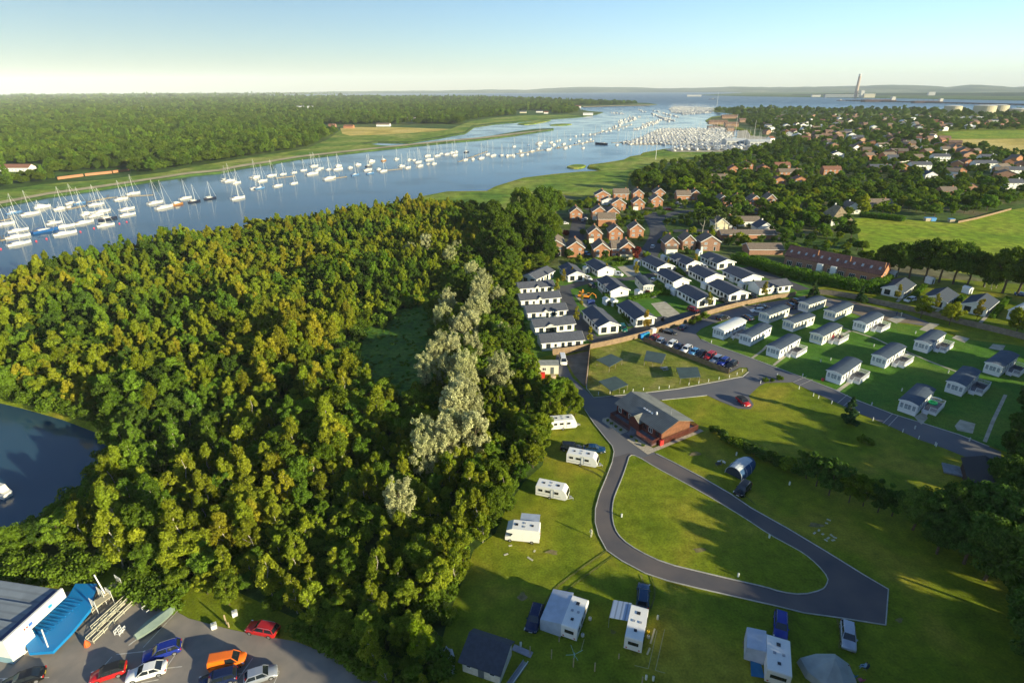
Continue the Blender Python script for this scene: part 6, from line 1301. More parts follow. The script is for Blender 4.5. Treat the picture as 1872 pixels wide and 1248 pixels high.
chair('red and white camping chair right of the peaked tent', 1547, 1228, 2.6, (.5, .05, .06)); chair('dark camping chair furthest right of the peaked tent', 1580, 1222, 1.2, (.03, .05, .07)); chair('blue camping chair nearest the peaked tent', 1558, 1239, .3, (.08, .25, .45)); chair('pink camping chair at the bottom edge', 1572, 1246, .2, (.5, .1, .2))
person('person in a pale blue top sitting in the dark camping chair', 0, 0, 1.2, CBL, CB, 'sit', loc=P(1579.5, 1221.5)); person('person in red sitting in the red camping chair', 0, 0, 2.6, CR, CBL, 'sit', loc=P(1547, 1228))
chair('white folding chair beside the tunnel tent, left of two', 1313.5, 846, .5, (.7, .7, .68)); chair('white folding chair beside the tunnel tent, right of two', 1323.5, 847.5, -.8, (.7, .7, .68))
t = thing('camping_table', 'low dark camping table in front of the two white folding chairs', 'table', P(1313, 850.5), .4); MB().box(-.6, -.4, .5, .6, .4, .55).build('table_top', CUSH, t)
for x in (-.5, .5): MB().tube([(x, -.35, 0), (x, .35, .5)], .02, 4).build('leg', GALV, t); MB().tube([(x, .35, 0), (x, -.35, .5)], .02, 4).build('leg', GALV, t)
# gas bottles, water containers
def barrel(nm, label, px, py, r, h, col, cat='container', group=None):
    t = thing(nm, label, cat, P(px, py), 0, group); m = mat('plastic_%d%d%d' % tuple(int(c*99) for c in col), col, .5)
    MB().loft([[(rr*math.cos(2*math.pi*k/10), rr*math.sin(2*math.pi*k/10), z) for k in range(10)] for z, rr in ((0, r*.9), (.05, r), (h*.8, r), (h*.93, r*.6))]).build('body', m, t); MB().cyl(0, 0, h*.93, h, r*.3, 8).build('cap', TRIM, t)
barrel('gas_bottle', 'yellow gas bottle beside the square-backed caravan', 1184.5, 1158, .22, .7, (.8, .5, .02), 'gas bottle'); barrel('water_barrel', 'pale rolling water barrel below the yellow gas bottle', 1185, 1165, .22, .45, (.6, .58, .45), 'water barrel')
barrel('water_barrel', 'white water barrel at the front of the awning caravan', 1078.5, 1132, .24, .5, (.6, .6, .58), 'water barrel'); barrel('water_barrel', 'white water barrel near the wheel of the awning caravan', 1065, 1162, .24, .5, (.6, .6, .58), 'water barrel')
for x, y, l in [(1136, 945, 'small white tap post on the island grass, upper'), (1202, 1131, 'small white hook-up post right of the square-backed caravan'), (952, 1180, 'small white post behind the dark roofed shed'), (1181, 1241, 'white tub at the bottom edge, left of two'), (1194, 1243, 'white tub at the bottom edge, right of two'), (1349, 1054, 'green capped tap on the island grass near the kerb'), (1406, 983, 'small white tap post on the long side of the island'), (1346, 832, 'white tap post beside the hedge above the tent'), (1443, 886, 'small white marker post under the hedge')]:
    barrel('tap_post', l, x, y, .16, .9, (.65, .68, .62), 'post')
WOODP = mat('weathered_post', (.42, .33, .2), .9, .2, 2)
def post(label, px, py, h, px2=None, py2=None, nm='wooden_post', r=.07, group=None):
    q = P(px, py); t = MB().box(-r, -r, 0, r, r, h).build(nm, WOODP); t.location = q; return tag(t, label, 'post', group)
for i, (x, y, h) in enumerate([(926, 1179, 1.4), (969, 1196, 1.6), (1008, 1203, 1.7), (1048, 1218, 1.6), (1087, 1226, 1.6), (1173, 1254, 1.8), (1022, 1172, .8), (1131, 1203, .9)]):
    post('weathered wooden post standing in the line across the bottom grass', x, y, h, group='posts of the bottom grass line')
for a, b, l in [((1185, 1221), (1214, 1149), 'white cord line pegged on the grass, right of the square-backed caravan'), ((1198, 1222), (1215, 1150), 'second white cord line pegged on the grass')]:
    pass
for a, b in [((1185, 1222), (1201, 1152)), ((1198, 1225), (1215, 1150)), ((1198, 1225), (1216, 1230)), ((1160, 1216), (1185, 1222)), ((1062, 1190), (1068, 1168))]:
    strip('pitch_line', pp([a, b]), .07, level(6), mat('pitch_line_white', (.4, .38, .22), .9), 'thin pale line marking a camping pitch on the grass')
for a, b in [((1189, 1176), (1197, 1149)), ((1183, 1196), (1188, 1184))]:
    q = P(*a); r_ = P(*b); d = r_-q; o = MB().box(0, -.12, 0, d.length, .12, .08).build('plank', mat('pale_plank', (.6, .52, .3), .8)); o.location = q+Vector((0, 0, .02)); o.rotation_euler = (0, 0, math.atan2(d.y, d.x)); tag(o, 'long pale plank lying beside the caravan' if a[0] == 1189 else 'short pale plank lying on the grass by the caravan', 'plank')
rq = random.Random(4)
SLAB = mat('pale_slab', (.5, .47, .36), .9, .1, 1)
for i, (x, y) in enumerate([(933, 997), (925, 1013), (977, 1007), (969, 1021), (1489, 974), (1497, 969), (1504, 976), (1511, 956), (1515, 950), (1514, 983), (1520, 978), (1526, 982), (1523, 987), (1510, 987)]):
    q = P(x, y); L_ = rq.uniform(.4, 1.2) if i < 4 else rq.uniform(.4, .7); o = MB().box(-L_/2, -.15, 0, L_/2, .15, .06).build('wooden_slab', SLAB); o.location = q+Vector((0, 0, .01)); o.rotation_euler = (0, 0, rq.uniform(0, 3)); tag(o, 'pale slab left lying on the grass', 'slab', 'pale slabs lying on the grass')
# rotary dryer
t = thing('clothes_dryer', 'teal rotary clothes dryer on the bottom grass', 'clothes dryer', P(1049, 1210)); tm_ = mat('teal_metal', (.3, .5, .5), .5); MB().tube([(0, 0, 0), (0, 0, 1.9)], .035, 6).build('pole', tm_, t)
for k in range(4): a = k*math.pi/2+.3; MB().tube([(0, 0, 1.5), (1.2*math.cos(a), 1.2*math.sin(a), 1.9)], .025, 4).build('arm', tm_, t)
# red toys etc
barrel('fire_point', 'red fire bucket stand left of the first roadside deck caravan', 1503.5, 696, .35, .9, (.55, .04, .05), 'fire point')
def pool(label, loc, r, c1, c2):
    t = thing('paddling_pool', label, 'paddling pool', loc); n = 20
    for k, (z, c) in enumerate(((.12, c1), (.30, c2))):
        MB().tube([(r*math.cos(2*math.pi*i/n), r*math.sin(2*math.pi*i/n), z) for i in range(n+1)], .11, 6).build('ring', mat('pool_%d%d' % (int(c[0]*99), int(c[1]*99)), c, .4), t)
    MB().cyl(0, 0, .02, .06, r, n).build('base', mat('pool_%d%d' % (int(c1[0]*99), int(c1[1]*99)), c1, .4), t)
q = P(1703, 742.5); pool('bright green paddling pool on the lowest caravan deck', (q.x, q.y, .82), .9, (.02, .45, .15), (.03, .5, .2))
pool('yellow and blue paddling pool on the grass behind the lowest deck', P(1712, 731), .95, (.6, .6, .1), (.15, .45, .6))
for i, (x, y) in enumerate([(1518, 659), (1597, 634), (1673, 610), (1648, 715), (1733, 682), (1500, 662), (1340, 622), (1420, 688), (1593, 741), (1672, 784), (1772, 806), (1467, 688), (1300, 627)]):
    barrel('utility_post', 'small pale utility post on the static caravan lawn', x, y, .14, 1.0, (.5, .52, .5), 'post', 'utility posts of the caravan lawn')
for _k, _r in CAR_P.items():
    for ch in list(_r.children):
        for g in list(ch.children): bpy.data.objects.remove(g)
        bpy.data.objects.remove(ch)
    bpy.data.objects.remove(_r)
# ================================================================ boats
HULLW = mat('hull_white', (.66, .65, .61), .3, spec=.5); HULLB = mat('hull_blue', (.02, .10, .30), .25); HULLD = mat('hull_dark', (.02, .025, .05), .25); DECKB = mat('boat_deck', (.62, .60, .54), .6); MASTM = mat('mast_alloy', (.62, .61, .57), .4); SAILC = mat('sail_cover_blue', (.04, .08, .22), .8); SAILW = mat('sail_cover_pale', (.6, .58, .5), .8); TEAK = mat('varnished_wood', (.35, .16, .05), .5)
def hull_mesh(L, B, F, m):
    mb = MB(); rings = []
    for t in (0, .08, .25, .45, .65, .82, .93, 1.0):
        y = L*t; w = B/2*(.72+.28*math.sin(min(1, t/.4)*math.pi/2)) if t < .42 else B/2*max(0, math.cos((t-.42)/.58*math.pi/2))**.62
        w = max(w, .03); f = F*(1+.28*t*t); rings.append([(-w*.75, y, -.25), (w*.75, y, -.25), (w, y+(.15 if t == 1 else 0), f), (-w, y+(.15 if t == 1 else 0), f)])
    mb.loft(rings); return mb
def sail_parts(L, hm, cover, root, two=False):
    B = L*.31; F = L*.095
    hull_mesh(L, B, F, hm).build('hull', hm, root)
    c = MB(); z = F*1.02; c.loft([[(-B*.25, L*.22, z), (B*.25, L*.22, z), (B*.19, L*.24, z+.5), (-B*.19, L*.24, z+.5)], [(-B*.27, L*.45, z), (B*.27, L*.45, z), (B*.2, L*.45, z+.55), (-B*.2, L*.45, z+.55)], [(-B*.12, L*.72, z+.05), (B*.12, L*.72, z+.05), (B*.08, L*.68, z+.25), (-B*.08, L*.68, z+.25)]]); cb = c.build('cabin', DECKB, root)
    MB().box(-B*.22, L*.06, z-.05, B*.22, L*.2, z+.06).build('cockpit', mat('cockpit_teak', (.25, .17, .1), .8), root)
    H = L*1.22; MB().tube([(0, L*.56, z), (0, L*.56-L*.02, H+z)], .11, 5, 0, .075).build('mast', MASTM, root)
    MB().tube([(0, L*.54, z+1.0), (0, L*.15, z+1.15)], .2, 6).build('sail_cover', cover, root)
    r = MB(); top = (0, L*.54, H+z)
    for e in ((0, L*.99, F*1.3), (0, .05, F), (B*.46, L*.5, F), (-B*.46, L*.5, F)): r.tube([e, top], .022, 3)
    r.build('rigging', GALV, root)
    MB().tube([(0, L*.985, F*1.35), (0, L*.58, H*.92+z)], .055, 4).build('furled_sail', SAILW, root)
    if two: MB().tube([(0, L*.12, z), (0, L*.11, H*.7)], .08, 5).build('mizzen_mast', MASTM, root)
def motor_parts(L, hm, root):
    B = L*.34; F = L*.12; hull_mesh(L, B, F, hm).build('hull', hm, root)
    MB().loft([[(-B*.4, L*.15, F), (B*.4, L*.15, F), (B*.33, L*.18, F+1.3), (-B*.33, L*.18, F+1.3)], [(-B*.38, L*.5, F), (B*.38, L*.5, F), (B*.28, L*.45, F+1.3), (-B*.28, L*.45, F+1.3)], [(-B*.2, L*.78, F*1.15), (B*.2, L*.78, F*1.15), (B*.15, L*.7, F+.45), (-B*.15, L*.7, F+.45)]]).build('cabin', DECKB, root)
    MB().box(-B*.3, L*.2, F+.7, B*.3, L*.462, F+1.15).build('window', CARGL, root)
def boat_proto(kind, L, hm=HULLW, cover=SAILC):
    root = bpy.data.objects.new('tmp', None); 
    if kind == 'motor': motor_parts(L, hm, root)
    else: sail_parts(L, hm, cover, root, kind == 'ketch')
    L_ = [(c.name.split('.')[0], c.data) for c in root.children]
    for c in list(root.children): bpy.data.objects.remove(c)
    bpy.data.objects.remove(root); return L_
BP = {'s12': boat_proto('sail', 12), 's10': boat_proto('sail', 10, cover=SAILW), 's9': boat_proto('sail', 9), 's15': boat_proto('sail', 15), 'k13': boat_proto('ketch', 13), 'm10': boat_proto('motor', 10), 'm7': boat_proto('motor', 7.5), 'blue': boat_proto('sail', 13, HULLB), 'dark': boat_proto('sail', 24, HULLD), 'wood': boat_proto('motor', 8, TEAK), 'big': boat_proto('sail', 20), 'blue2': boat_proto('sail', 10, mat('hull_pale_blue', (.10, .22, .42), .3)), 'dark2': boat_proto('sail', 11, HULLD, SAILW)}
def boat(kind, px, py, az, label, group=None, loc=None, parts=True, nm=None, sc=1.0):
    v = loc or P(px, py, -1.3); 
    o = thing(nm or ('motor_boat' if kind[0] == 'm' else 'sailing_yacht'), label, 'boat', (v.x, v.y, -1.3), az, group); o.scale = (sc, sc, sc)
    L = 5
    for n_, me in BP[kind]:
        if loc is not None and n_ in ('rigging', 'furled_sail'): continue
        c = link(n_, me, o); c.location = (0, -L, 0)
    return o
AZB = P(60, 425), P(250, 372); rv = math.atan2(P(620, 312).y-P(430, 345).y, P(620, 312).x-P(430, 345).x)   # along the moorings
rb = random.Random(31)
LB = []
for (x, y) in [(90, 935), (180, 945), (385, 910), (455, 875), (505, 875), (600, 885), (760, 850), (835, 815), (345, 1000), (400, 1025), (400, 1070), (525, 1000), (600, 955), (680, 975), (670, 1015), (795, 915), (800, 950), (105, 1050), (100, 1090), (110, 1135), (975, 875), (1025, 905), (1170, 845), (1230, 865), (1330, 845), (1500, 845), (1500, 745), (1430, 730), (1610, 710), (1615, 780), (20, 1010), (560, 945), (640, 930)]: LB.append((x/3.466, 120+y/3.466))
for (x, y) in [(60, 735), (260, 780), (270, 735), (240, 712), (330, 700), (370, 765), (410, 690), (480, 748), (480, 680), (580, 690), (540, 665), (630, 665), (690, 720), (700, 660), (750, 660), (760, 640), (840, 650), (865, 695), (890, 630), (960, 685), (940, 665), (950, 640), (970, 610), (1040, 672), (1128, 595), (1195, 650), (1210, 600), (1270, 640), (1325, 600), (1320, 575), (1365, 625), (1380, 575), (1330, 625), (1440, 565), (1490, 572), (1480, 555), (1510, 550), (1560, 600), (1570, 550), (1615, 595), (1660, 590), (1730, 575), (1790, 570), (1830, 575), (1860, 570), (600, 640), (640, 655), (1020, 660), (1160, 640), (1240, 600), (1260, 615), (1410, 560), (1700, 565)]: LB.append((400+x/3.467, 120+y/3.467))
for (x, y) in [(20, 570), (60, 570), (100, 575), (140, 575), (185, 570), (225, 565), (140, 515), (180, 545), (230, 505), (290, 490), (290, 530), (330, 480), (350, 535), (375, 525), (370, 490), (420, 520), (430, 475), (460, 525), (410, 480), (495, 515), (495, 470), (530, 495), (530, 450), (570, 495), (575, 525), (600, 485), (575, 440), (640, 480), (650, 440), (620, 440), (790, 505), (840, 490), (880, 500), (690, 430), (720, 420), (750, 415), (780, 405), (800, 410), (830, 400), (860, 380), (880, 375), (850, 390), (700, 415), (740, 400), (300, 510), (250, 545), (390, 505), (450, 500), (550, 480), (620, 470)]: LB.append((900+x/3.467, 120+y/3.467))
far_boats = []
for i, (x, y) in enumerate(LB):
    k = 'blue2' if rb.random() < .07 else 'dark2' if rb.random() < .06 else rb.choice(['s12', 's12', 's10', 's9', 's15', 'k13', 's10', 'm7', 'm10'] if i > 30 else ['s12', 's12', 's15', 'k13', 's12', 's10'])
    boat(k, x, y, rv-math.pi/2+rb.gauss(0, .10), {'m': 'white motor boat moored in the river trots', 'b': 'light blue hulled yacht moored in the river trots', 'd': 'dark hulled yacht moored in the river trots'}.get(k[0], 'white sailing yacht moored in the river trots'), {'m': 'white motor boats of the river moorings', 'b': 'blue yachts of the river moorings', 'd': 'dark yachts of the river moorings'}.get(k[0], 'white yachts of the river moorings'), sc=rb.uniform(.82, .98))
boat('blue', 270/3.466, 120+1055/3.466, rv-math.pi/2, 'blue hulled sailing yacht near the left edge of the river')
boat('m10', 270/3.466, 120+900/3.466, rv-math.pi/2, 'white motor cruiser among the yachts at the left of the river')
boat('wood', 1135/3.466, 120+880/3.466, rv-math.pi/2, 'brown wooden launch beside the lone mooring post group')
boat('wood', 400+1050/3.467, 120+603/3.467, rv-math.pi/2, 'small brown open boat alone in mid river')
boat('dark', 900+712/3.467, 120+500/3.467, .9, 'dark hulled tall ship yacht lying apart left of the marina', sc=.8)
boat('big', 900+290/3.467, 120+497/3.467, rv-math.pi/2, 'large white yacht with the tallest mast of the mid river row')
boat('m7', -14, 898, 1.2, 'small white boat on the dark pond at the left edge')
boat('s12', 400+115/3.467, 120+845/3.467, rv-math.pi/2, 'white yacht moored alone nearest the wooded shore')
# mooring pontoons and buoys
PONT = mat('pontoon_timber', (.30, .25, .18), .9, .2, 1)
def pontoon(label, a, b, w=1.6):
    A = P(*a, -1.3); B = P(*b, -1.3); d = B-A; t = thing('pontoon', label, 'pontoon', (A.x, A.y, -1.3), math.atan2(d.y, d.x), 'mooring pontoons'); L = d.length
    MB().box(0, -w/2, -.1, L, w/2, .35).build('walkway', PONT, t)
    for k in range(0, max(2, int(L/14))+1): x = L*k/max(2, int(L/14)); MB().tube([(x, w*.7, -.5), (x, w*.7, 2.2)], .18, 5).build('pile', mat('dark_pile', (.08, .07, .06), .9), t)
q1 = lambda x, y: (x/3.466, 120+y/3.466); q2 = lambda x, y: (400+x/3.467, 120+y/3.467); q3 = lambda x, y: (900+x/3.467, 120+y/3.467)
for i, (a, b) in enumerate([(q1(0, 985), q1(70, 970)), (q1(0, 1110), q1(40, 1100)), (q1(560, 865), q1(690, 838)), (q1(690, 838), q1(970, 820)), (q1(430, 910), q1(560, 885)), (q2(360, 715), q2(480, 700)), (q2(730, 715), q2(810, 705)), (q2(1070, 665), q2(1160, 655)), (q2(1520, 610), q2(1700, 545)), (q3(150, 560), q3(330, 535)), (q3(400, 525), q3(640, 480)), (q3(760, 490), q3(900, 480)), (q3(620, 440), q3(880, 375))]):
    pontoon('low timber mooring pontoon among the moored yachts', a, b)
bo = None
for x, y in [(230, 1115), (295, 1100), (510, 1055), (595, 1033), (757, 1003), (803, 992), (5, 1165)]:
    u, v = q1(x, y)
    if bo is None: bo = MB().blob((0, 0, .2), .45, .45, .5, 8, 5).build('mooring_buoy', mat('pink_buoy', (.7, .08, .12), .4)); ob = bo
    else: ob = link('mooring_buoy', bo.data)
    ob.location = G(P(u, v, -1.3)); tag(ob, 'small pink mooring buoy floating on the river', 'buoy', 'pink mooring buoys')
# marina: boats side by side along pontoons
MAR = pp([(1122, 262), (1160, 254), (1180, 246), (1205, 235), (1225, 227), (1290, 222), (1335, 236), (1345, 262), (1240, 264), (1180, 262)])
ma = []; c0 = P(1240, 262); 
for r_ in range(14):
    y = c0.y-25+r_*26; x = -200
    while x < 460:
        for sg in (-1, 1):
            q = Vector((c0.x*0+x+rb.uniform(-.4, .4), y+sg*7.5, 0))
            if inpoly(q.x, q.y, MAR) and rb.random() < .86: ma.append((q.x, q.y, sg))
        x += 5.6
ma.sort(key=lambda t: t[1])
N_M = 140
for i, (x, y, sg) in enumerate(ma[:N_M]):
    k = rb.choice(['s12', 's10', 's12', 's15', 'm10', 's9']); boat(k, 0, 0, (0 if sg > 0 else math.pi)+rb.gauss(0, .04), 'white yacht or cruiser berthed in the crowded marina', 'boats berthed in the marina', loc=Vector((x, y, 0)))
for r_ in range(14):
    y = c0.y-25+r_*26; xs = [x for x, yy, s in ma if abs(yy-y) < 9]
    if len(xs) > 3:
        t = thing('marina_walkway', 'long timber walkway between two rows of berthed boats', 'pontoon', (min(xs)-3, y, -1.3), 0, 'walkways of the marina'); MB().box(0, -1.2, -.1, max(xs)-min(xs)+8, 1.2, .4).build('walkway', PONT, t)
def one_mesh(kind):
    mb_v = []; mb_f = []; mats = []; mi = []
    for n_, me in BP[kind]:
        if n_ in ('rigging', 'furled_sail', 'mizzen_mast'): continue
        b = len(mb_v); mb_v += [(v.co.x*(.55 if n_ == 'mast' else 1), (v.co.y-5) if n_ != 'mast' else 1.2+(v.co.y-6.6)*.5, v.co.z) for v in me.vertices]
        for p in me.polygons: mb_f.append(tuple(b+i for i in p.vertices)); mi.append(len(mats))
        mats.append(me.materials[0])
    me = bpy.data.meshes.new('yacht'); me.from_pydata(mb_v, [], mb_f)
    for m in mats: me.materials.append(m)
    me.polygons.foreach_set('material_index', mi); me.update(); return me
OM = [one_mesh('s12'), one_mesh('m10'), one_mesh('s10')]
protos_far = []
items = [(x, y, -1.3, rb.uniform(.8, 1.1), rb.uniform(.8, 1.1), (0 if sg > 0 else math.pi), rb.randrange(3)) for x, y, sg in ma[N_M:]]
FM = pp([(1222, 199), (1232, 194.6), (1300, 197), (1312, 200), (1300, 206), (1250, 209), (1228, 205)])
for q in fill(FM, 11, rb, (), .2): items.append((q[0], q[1], -1.3, 1.1, 1.1, rb.choice([0, math.pi]), rb.randrange(3)))
for a, b, n_ in [((1192, 207), (1225, 222), 26), ((1120, 206), (1142, 208), 12), ((1165, 200), (1180, 205), 8), ((1195, 202), (1240, 214), 22), ((1205, 213), (1235, 221), 22), ((1150, 213), (1165, 220), 5), ((1120, 232), (1170, 212), 22), ((1160, 236), (1205, 222), 22), ((1175, 228), (1225, 214), 22), ((1130, 222), (1160, 212), 10)]:
    for k in range(n_):
        q = P(a[0]+(b[0]-a[0])*k/n_+rb.uniform(-3, 3), a[1]+(b[1]-a[1])*k/n_+rb.uniform(-.6, .6)); items.append((q.x, q.y, -1.3, 1.2, 1.2, rb.uniform(-.4, .4), rb.randrange(3)))
fbo = []
for i, (me, it) in enumerate(zip(OM, [items.pop(0), items.pop(0), items.pop(0)])):
    o = link('sailing_yacht' if i != 1 else 'motor_boat', me); o.location = (it[0], it[1], -1.3); tag(o, ['white yacht at the inner end of a marina row, first', 'white cruiser at the inner end of a marina row', 'short white yacht at the inner end of a marina row'][i], 'boat'); fbo.append(o)
scatter('distant_boats', 'hundreds of distant white boats packed in the marinas at the river mouth', items, fbo)
# boats ashore and boatyard
BY = pp([(1222, 272), (1262, 266), (1345, 266), (1352, 262), (1400, 262), (1405, 270), (1360, 274), (1300, 276), (1230, 277)])
for i, q in enumerate(fill(BY, 11, rb, (), .2)[:80]):
    o = boat(rb.choice(['s12', 's10', 'm10', 's15']), 0, 0, rb.uniform(-.3, .3)+rb.choice([0, math.pi]), 'white boat standing ashore in the boatyard behind the marsh', 'boats ashore in the boatyard', loc=Vector((q[0], q[1], 0))); o.location.z = 1.0+curv(q[0], q[1])
yard_ = sheet('boatyard_hardstanding', pp([(1215, 274), (1262, 266.5), (1345, 262), (1348, 240), (1366, 238), (1372, 248), (1412, 252), (1410, 268), (1370, 276), (1300, 278), (1230, 278)]), .12, CONC)
for x0, x1, y, W_, lb, rot in [(1328, 1368, 259, 0, 'long pale boatyard shed with open sides, left half', 0), (1370, 1410, 261, 0, 'long grey boatyard shed with roof lights, right half', 0)]:
    A = P(x0, y+7); B = P(x1, y+7); t = thing('boat_shed', lb, 'boat shed', A, 0); L = (B-A).length
    gable_block(MB(), L, 22, 5.5, 2.5, 'x').build('wall', mat('shed_grey', (.45, .46, .45), .6), t); gable_roof(MB(), L, 22, 5.5, 2.5, 'x', .3).build('roof', mat('shed_roof_pale', (.5, .51, .5), .5, .1, .3), t)
    for k in range(5): MB().box(L*(k+.2)/5, -.05, .3, L*(k+.8)/5, -.003, 4.2).build('door', GREYDOOR, t)
for x0, x1, y, lb, wm, rm in [(1296, 1330, 228, 'tan brick marina block with a brown roof behind the masts', BRICKF, TILE_F), (1326, 1350, 232, 'brown brick marina building right of the tan block', BRICKF, TILE_F), (1320, 1348, 217, 'row of brown roofs above the marina block', BRICKF, TILE_F), (1352, 1364, 224, 'tan gabled house beside the marina trees', BRICKF, TILE_F), (1330, 1342, 240, 'tan gable facing the boatyard', BRICKF, TILE_B)]:
    house(lb, x0, x1, y, D=14, h=5, rise=3.4, ridge='x', wall=wm, roof=rm, far=True, win=False, chim=False, group='marina buildings')
for x, y, h in [(1198.5, 292, 24), (1343, 252, 34), (1378, 250, 24), (1275, 262, 28), (1310, 197.5, 60), (1307, 262, 14), (1190, 262, 20)]:
    t = thing('tall_mast', 'tall white pole rising above the marina and the marsh', 'mast', P(x, y), 0, 'tall poles round the marina'); MB().tube([(0, 0, 0), (0, 0, h)], .28 if h < 40 else .6, 6, 0, .12).build('pole', MASTM, t)
# ================================================================ ships, chimney, refinery across the water
SHIPH = mat('ship_hull_dark', (.06, .035, .04), .6); SHIPW = mat('ship_superstructure', (.6, .58, .52), .6); SHIPD = mat('ship_deck_red', (.16, .07, .05), .8)
def ship(label, x0, x1, y, bridge=.9, cargo=True):
    A = P(x0, y, -1.3); B = P(x1, y, -1.3); d = B-A; L = d.length; t = thing('tanker', label, 'ship', (A.x, A.y, -1.3), math.atan2(d.y, d.x)); w = L*.16; f = L*.055
    m = MB(); m.loft([[(L*u, -w/2*q, -2), (L*u, w/2*q, -2), (L*u, w/2*q, f*k), (L*u, -w/2*q, f*k)] for u, q, k in ((0, .15, 1.2), (.04, .7, 1.1), (.1, 1, 1), (.9, 1, 1), (.97, .85, 1.0), (1, .6, 1.05))]); m.build('hull', SHIPH, t)
    b = MB(); b.box(L*(bridge-.05), -w*.4, f, L*(bridge+.04), w*.4, f+L*.07); b.box(L*(bridge-.04), -w*.48, f+L*.07, L*(bridge+.01), w*.48, f+L*.095); b.build('bridge_house', SHIPW, t); MB().box(L*(bridge+.045), -w*.12, f, L*(bridge+.075), w*.12, f+L*.09).build('funnel', SHIPW, t)
    p_ = MB(); p_.box(L*.08, -w*.3, f+.5, L*(bridge-.07), w*.3, f+L*.012); [p_.tube([(L*u, 0, f), (L*u, 0, f+L*.055)], L*.004, 4) for u in (.2, .4, .55, .7)]; p_.build('deck_gear', SHIPD, t)
ship('long dark oil tanker at the jetty, left of two, below the chimney', 1573, 1637, 186.6); ship('long dark oil tanker at the jetty, right of two', 1665, 1722, 188.6, .93); ship('small dark cargo ship alone in open water', 1295, 1310, 182, .55); ship('tug lying left of the first tanker', 1529, 1548, 184.5, .4)
t = thing('oil_jetty', 'long low oil jetty running behind the two tankers', 'jetty', (0, 0, 0)); j = MB(); A = P(1548, 184.6, 0); B = P(1920, 193.5, 0); d = B-A
for k in range(41): q = A+d*k/40; j.box(q.x-1.5, q.y-3, -6, q.x+1.5, q.y+3, 3)
nn = Vector((-d.y, d.x, 0)).normalized()*6; j.hexa([A-nn+Vector((0, 0, 0)), B-nn, B+nn, A+nn]+[v+Vector((0, 0, 5)) for v in (A-nn, B-nn, B+nn, A+nn)]); o = j.build('deck', mat('jetty_dark', (.10, .09, .09), .9), t); t.location = (0, 0, curv(A.x, A.y))
def bld_box(nm, label, cat, x0, x1, y, h, D, m, rise=0):
    A = P(x0, y); B = P(x1, y); L = (B-A).length; t = thing(nm, label, cat, (A.x, A.y, 0), math.atan2(B.y-A.y, B.x-A.x)); MB().box(0, 0, -3, L, D, h).build('wall', m, t); MB().box(-1, -1, h+.02, L+1, D+1, h+1.5).build('roof', SHIPW, t); return t
CONCH = mat('chimney_concrete', (.42, .33, .27), .9)
q = P(1563.5, 178.6); t = thing('power_station_chimney', 'very tall tapered concrete chimney on the far shore', 'chimney', q); H_ = 190
a0 = ray(1566, 135.5); rr_ = math.hypot(q.x, q.y); H_ = CAM_H+rr_*a0.z/math.hypot(a0.x, a0.y)-curv(q.x, q.y); MB().cyl(0, 0, 0, H_*.9, 12, 14, 0, 9).build('shaft', CONCH, t); MB().cyl(0, 0, H_*.9+.1, H_, 9.4, 14, 0, 9.4).build('crown_band', SHIPW, t)
bld_box('power_station', 'tall pale tower block of the power station', 'power station', 1572.5, 1578.5, 178.8, 48, 40, SHIPW); bld_box('turbine_hall', 'long pale turbine hall right of the chimney', 'hall', 1579, 1599, 179, 26, 40, mat('hall_cream', (.55, .5, .38), .7)); bld_box('works_building', 'long low grey works buildings left of the power station', 'works', 1508, 1570, 178.2, 18, 60, mat('works_grey', (.25, .28, .3), .8)); bld_box('terminal_building', 'low white building on the wooded far shore', 'building', 1697, 1709, 175.2, 30, 40, SHIPW); bld_box('pier_building', 'pale low buildings far out on the water edge', 'building', 1256, 1282, 176.5, 12, 40, SHIPW); bld_box('shore_works', 'scattered white works at the left end of the far shore', 'building', 1484, 1500, 177.6, 14, 50, SHIPW)
TANK = mat('tank_cream', (.45, .40, .28), .7)
for x, y, r, h, l in [(1740, 206, 46, 24, 'cream storage tank standing alone among the far trees'), (1797, 209.5, 52, 30, 'wide cream storage tank, front one of the right hand pair'), (1822, 207, 50, 28, 'wide cream storage tank behind the front one'), (1860, 209, 48, 18, 'low pale storage tank at the right edge')]:
    q = P(x, y); s = math.hypot(q.x, q.y)*.0089*.55; t = thing('storage_tank', l, 'storage tank', q); MB().cyl(0, 0, -1, h*.75, r*.5, 28).build('shell', TANK, t); MB().cyl(0, 0, h*.75+.1, h*.75+2, r*.5+.6, 28, 0, r*.3).build('roof', SHIPW, t)
# ================================================================ town and roadside trees
def inx(q, pts, r): return any(abs(q[0]-a.x) < r and abs(q[1]-a.y) < r for a in pts)
houses = [o for o in bpy.data.objects if o.parent is None and o.get('category') in ('house', 'shed', 'chalet', 'terrace', 'static caravan', 'boat shed')]
def foot(o, pad):
    if o.location.y > 480: pad += 2
    w = [c for c in o.children if c.name.startswith('wall')][0]; bb = [Vector(c) for c in w.bound_box]; x0 = min(b.x for b in bb)-pad; x1 = max(b.x for b in bb)+pad; y0 = min(b.y for b in bb)-pad; y1 = max(b.y for b in bb)+pad
    Mx = Matrix.Translation(o.location) @ Matrix.Rotation(o.rotation_euler.z, 4, 'Z'); return [Mx @ Vector(v) for v in ((x0, y0, 0), (x1, y0, 0), (x1, y1, 0), (x0, y1, 0))]
FEET = [(foot(o, 2.6), o.location) for o in houses]
def clear(x, y):
    for f, c in FEET:
        if abs(c.x-x) < 40 and abs(c.y-y) < 40 and inpoly(x, y, f): return False
    return True
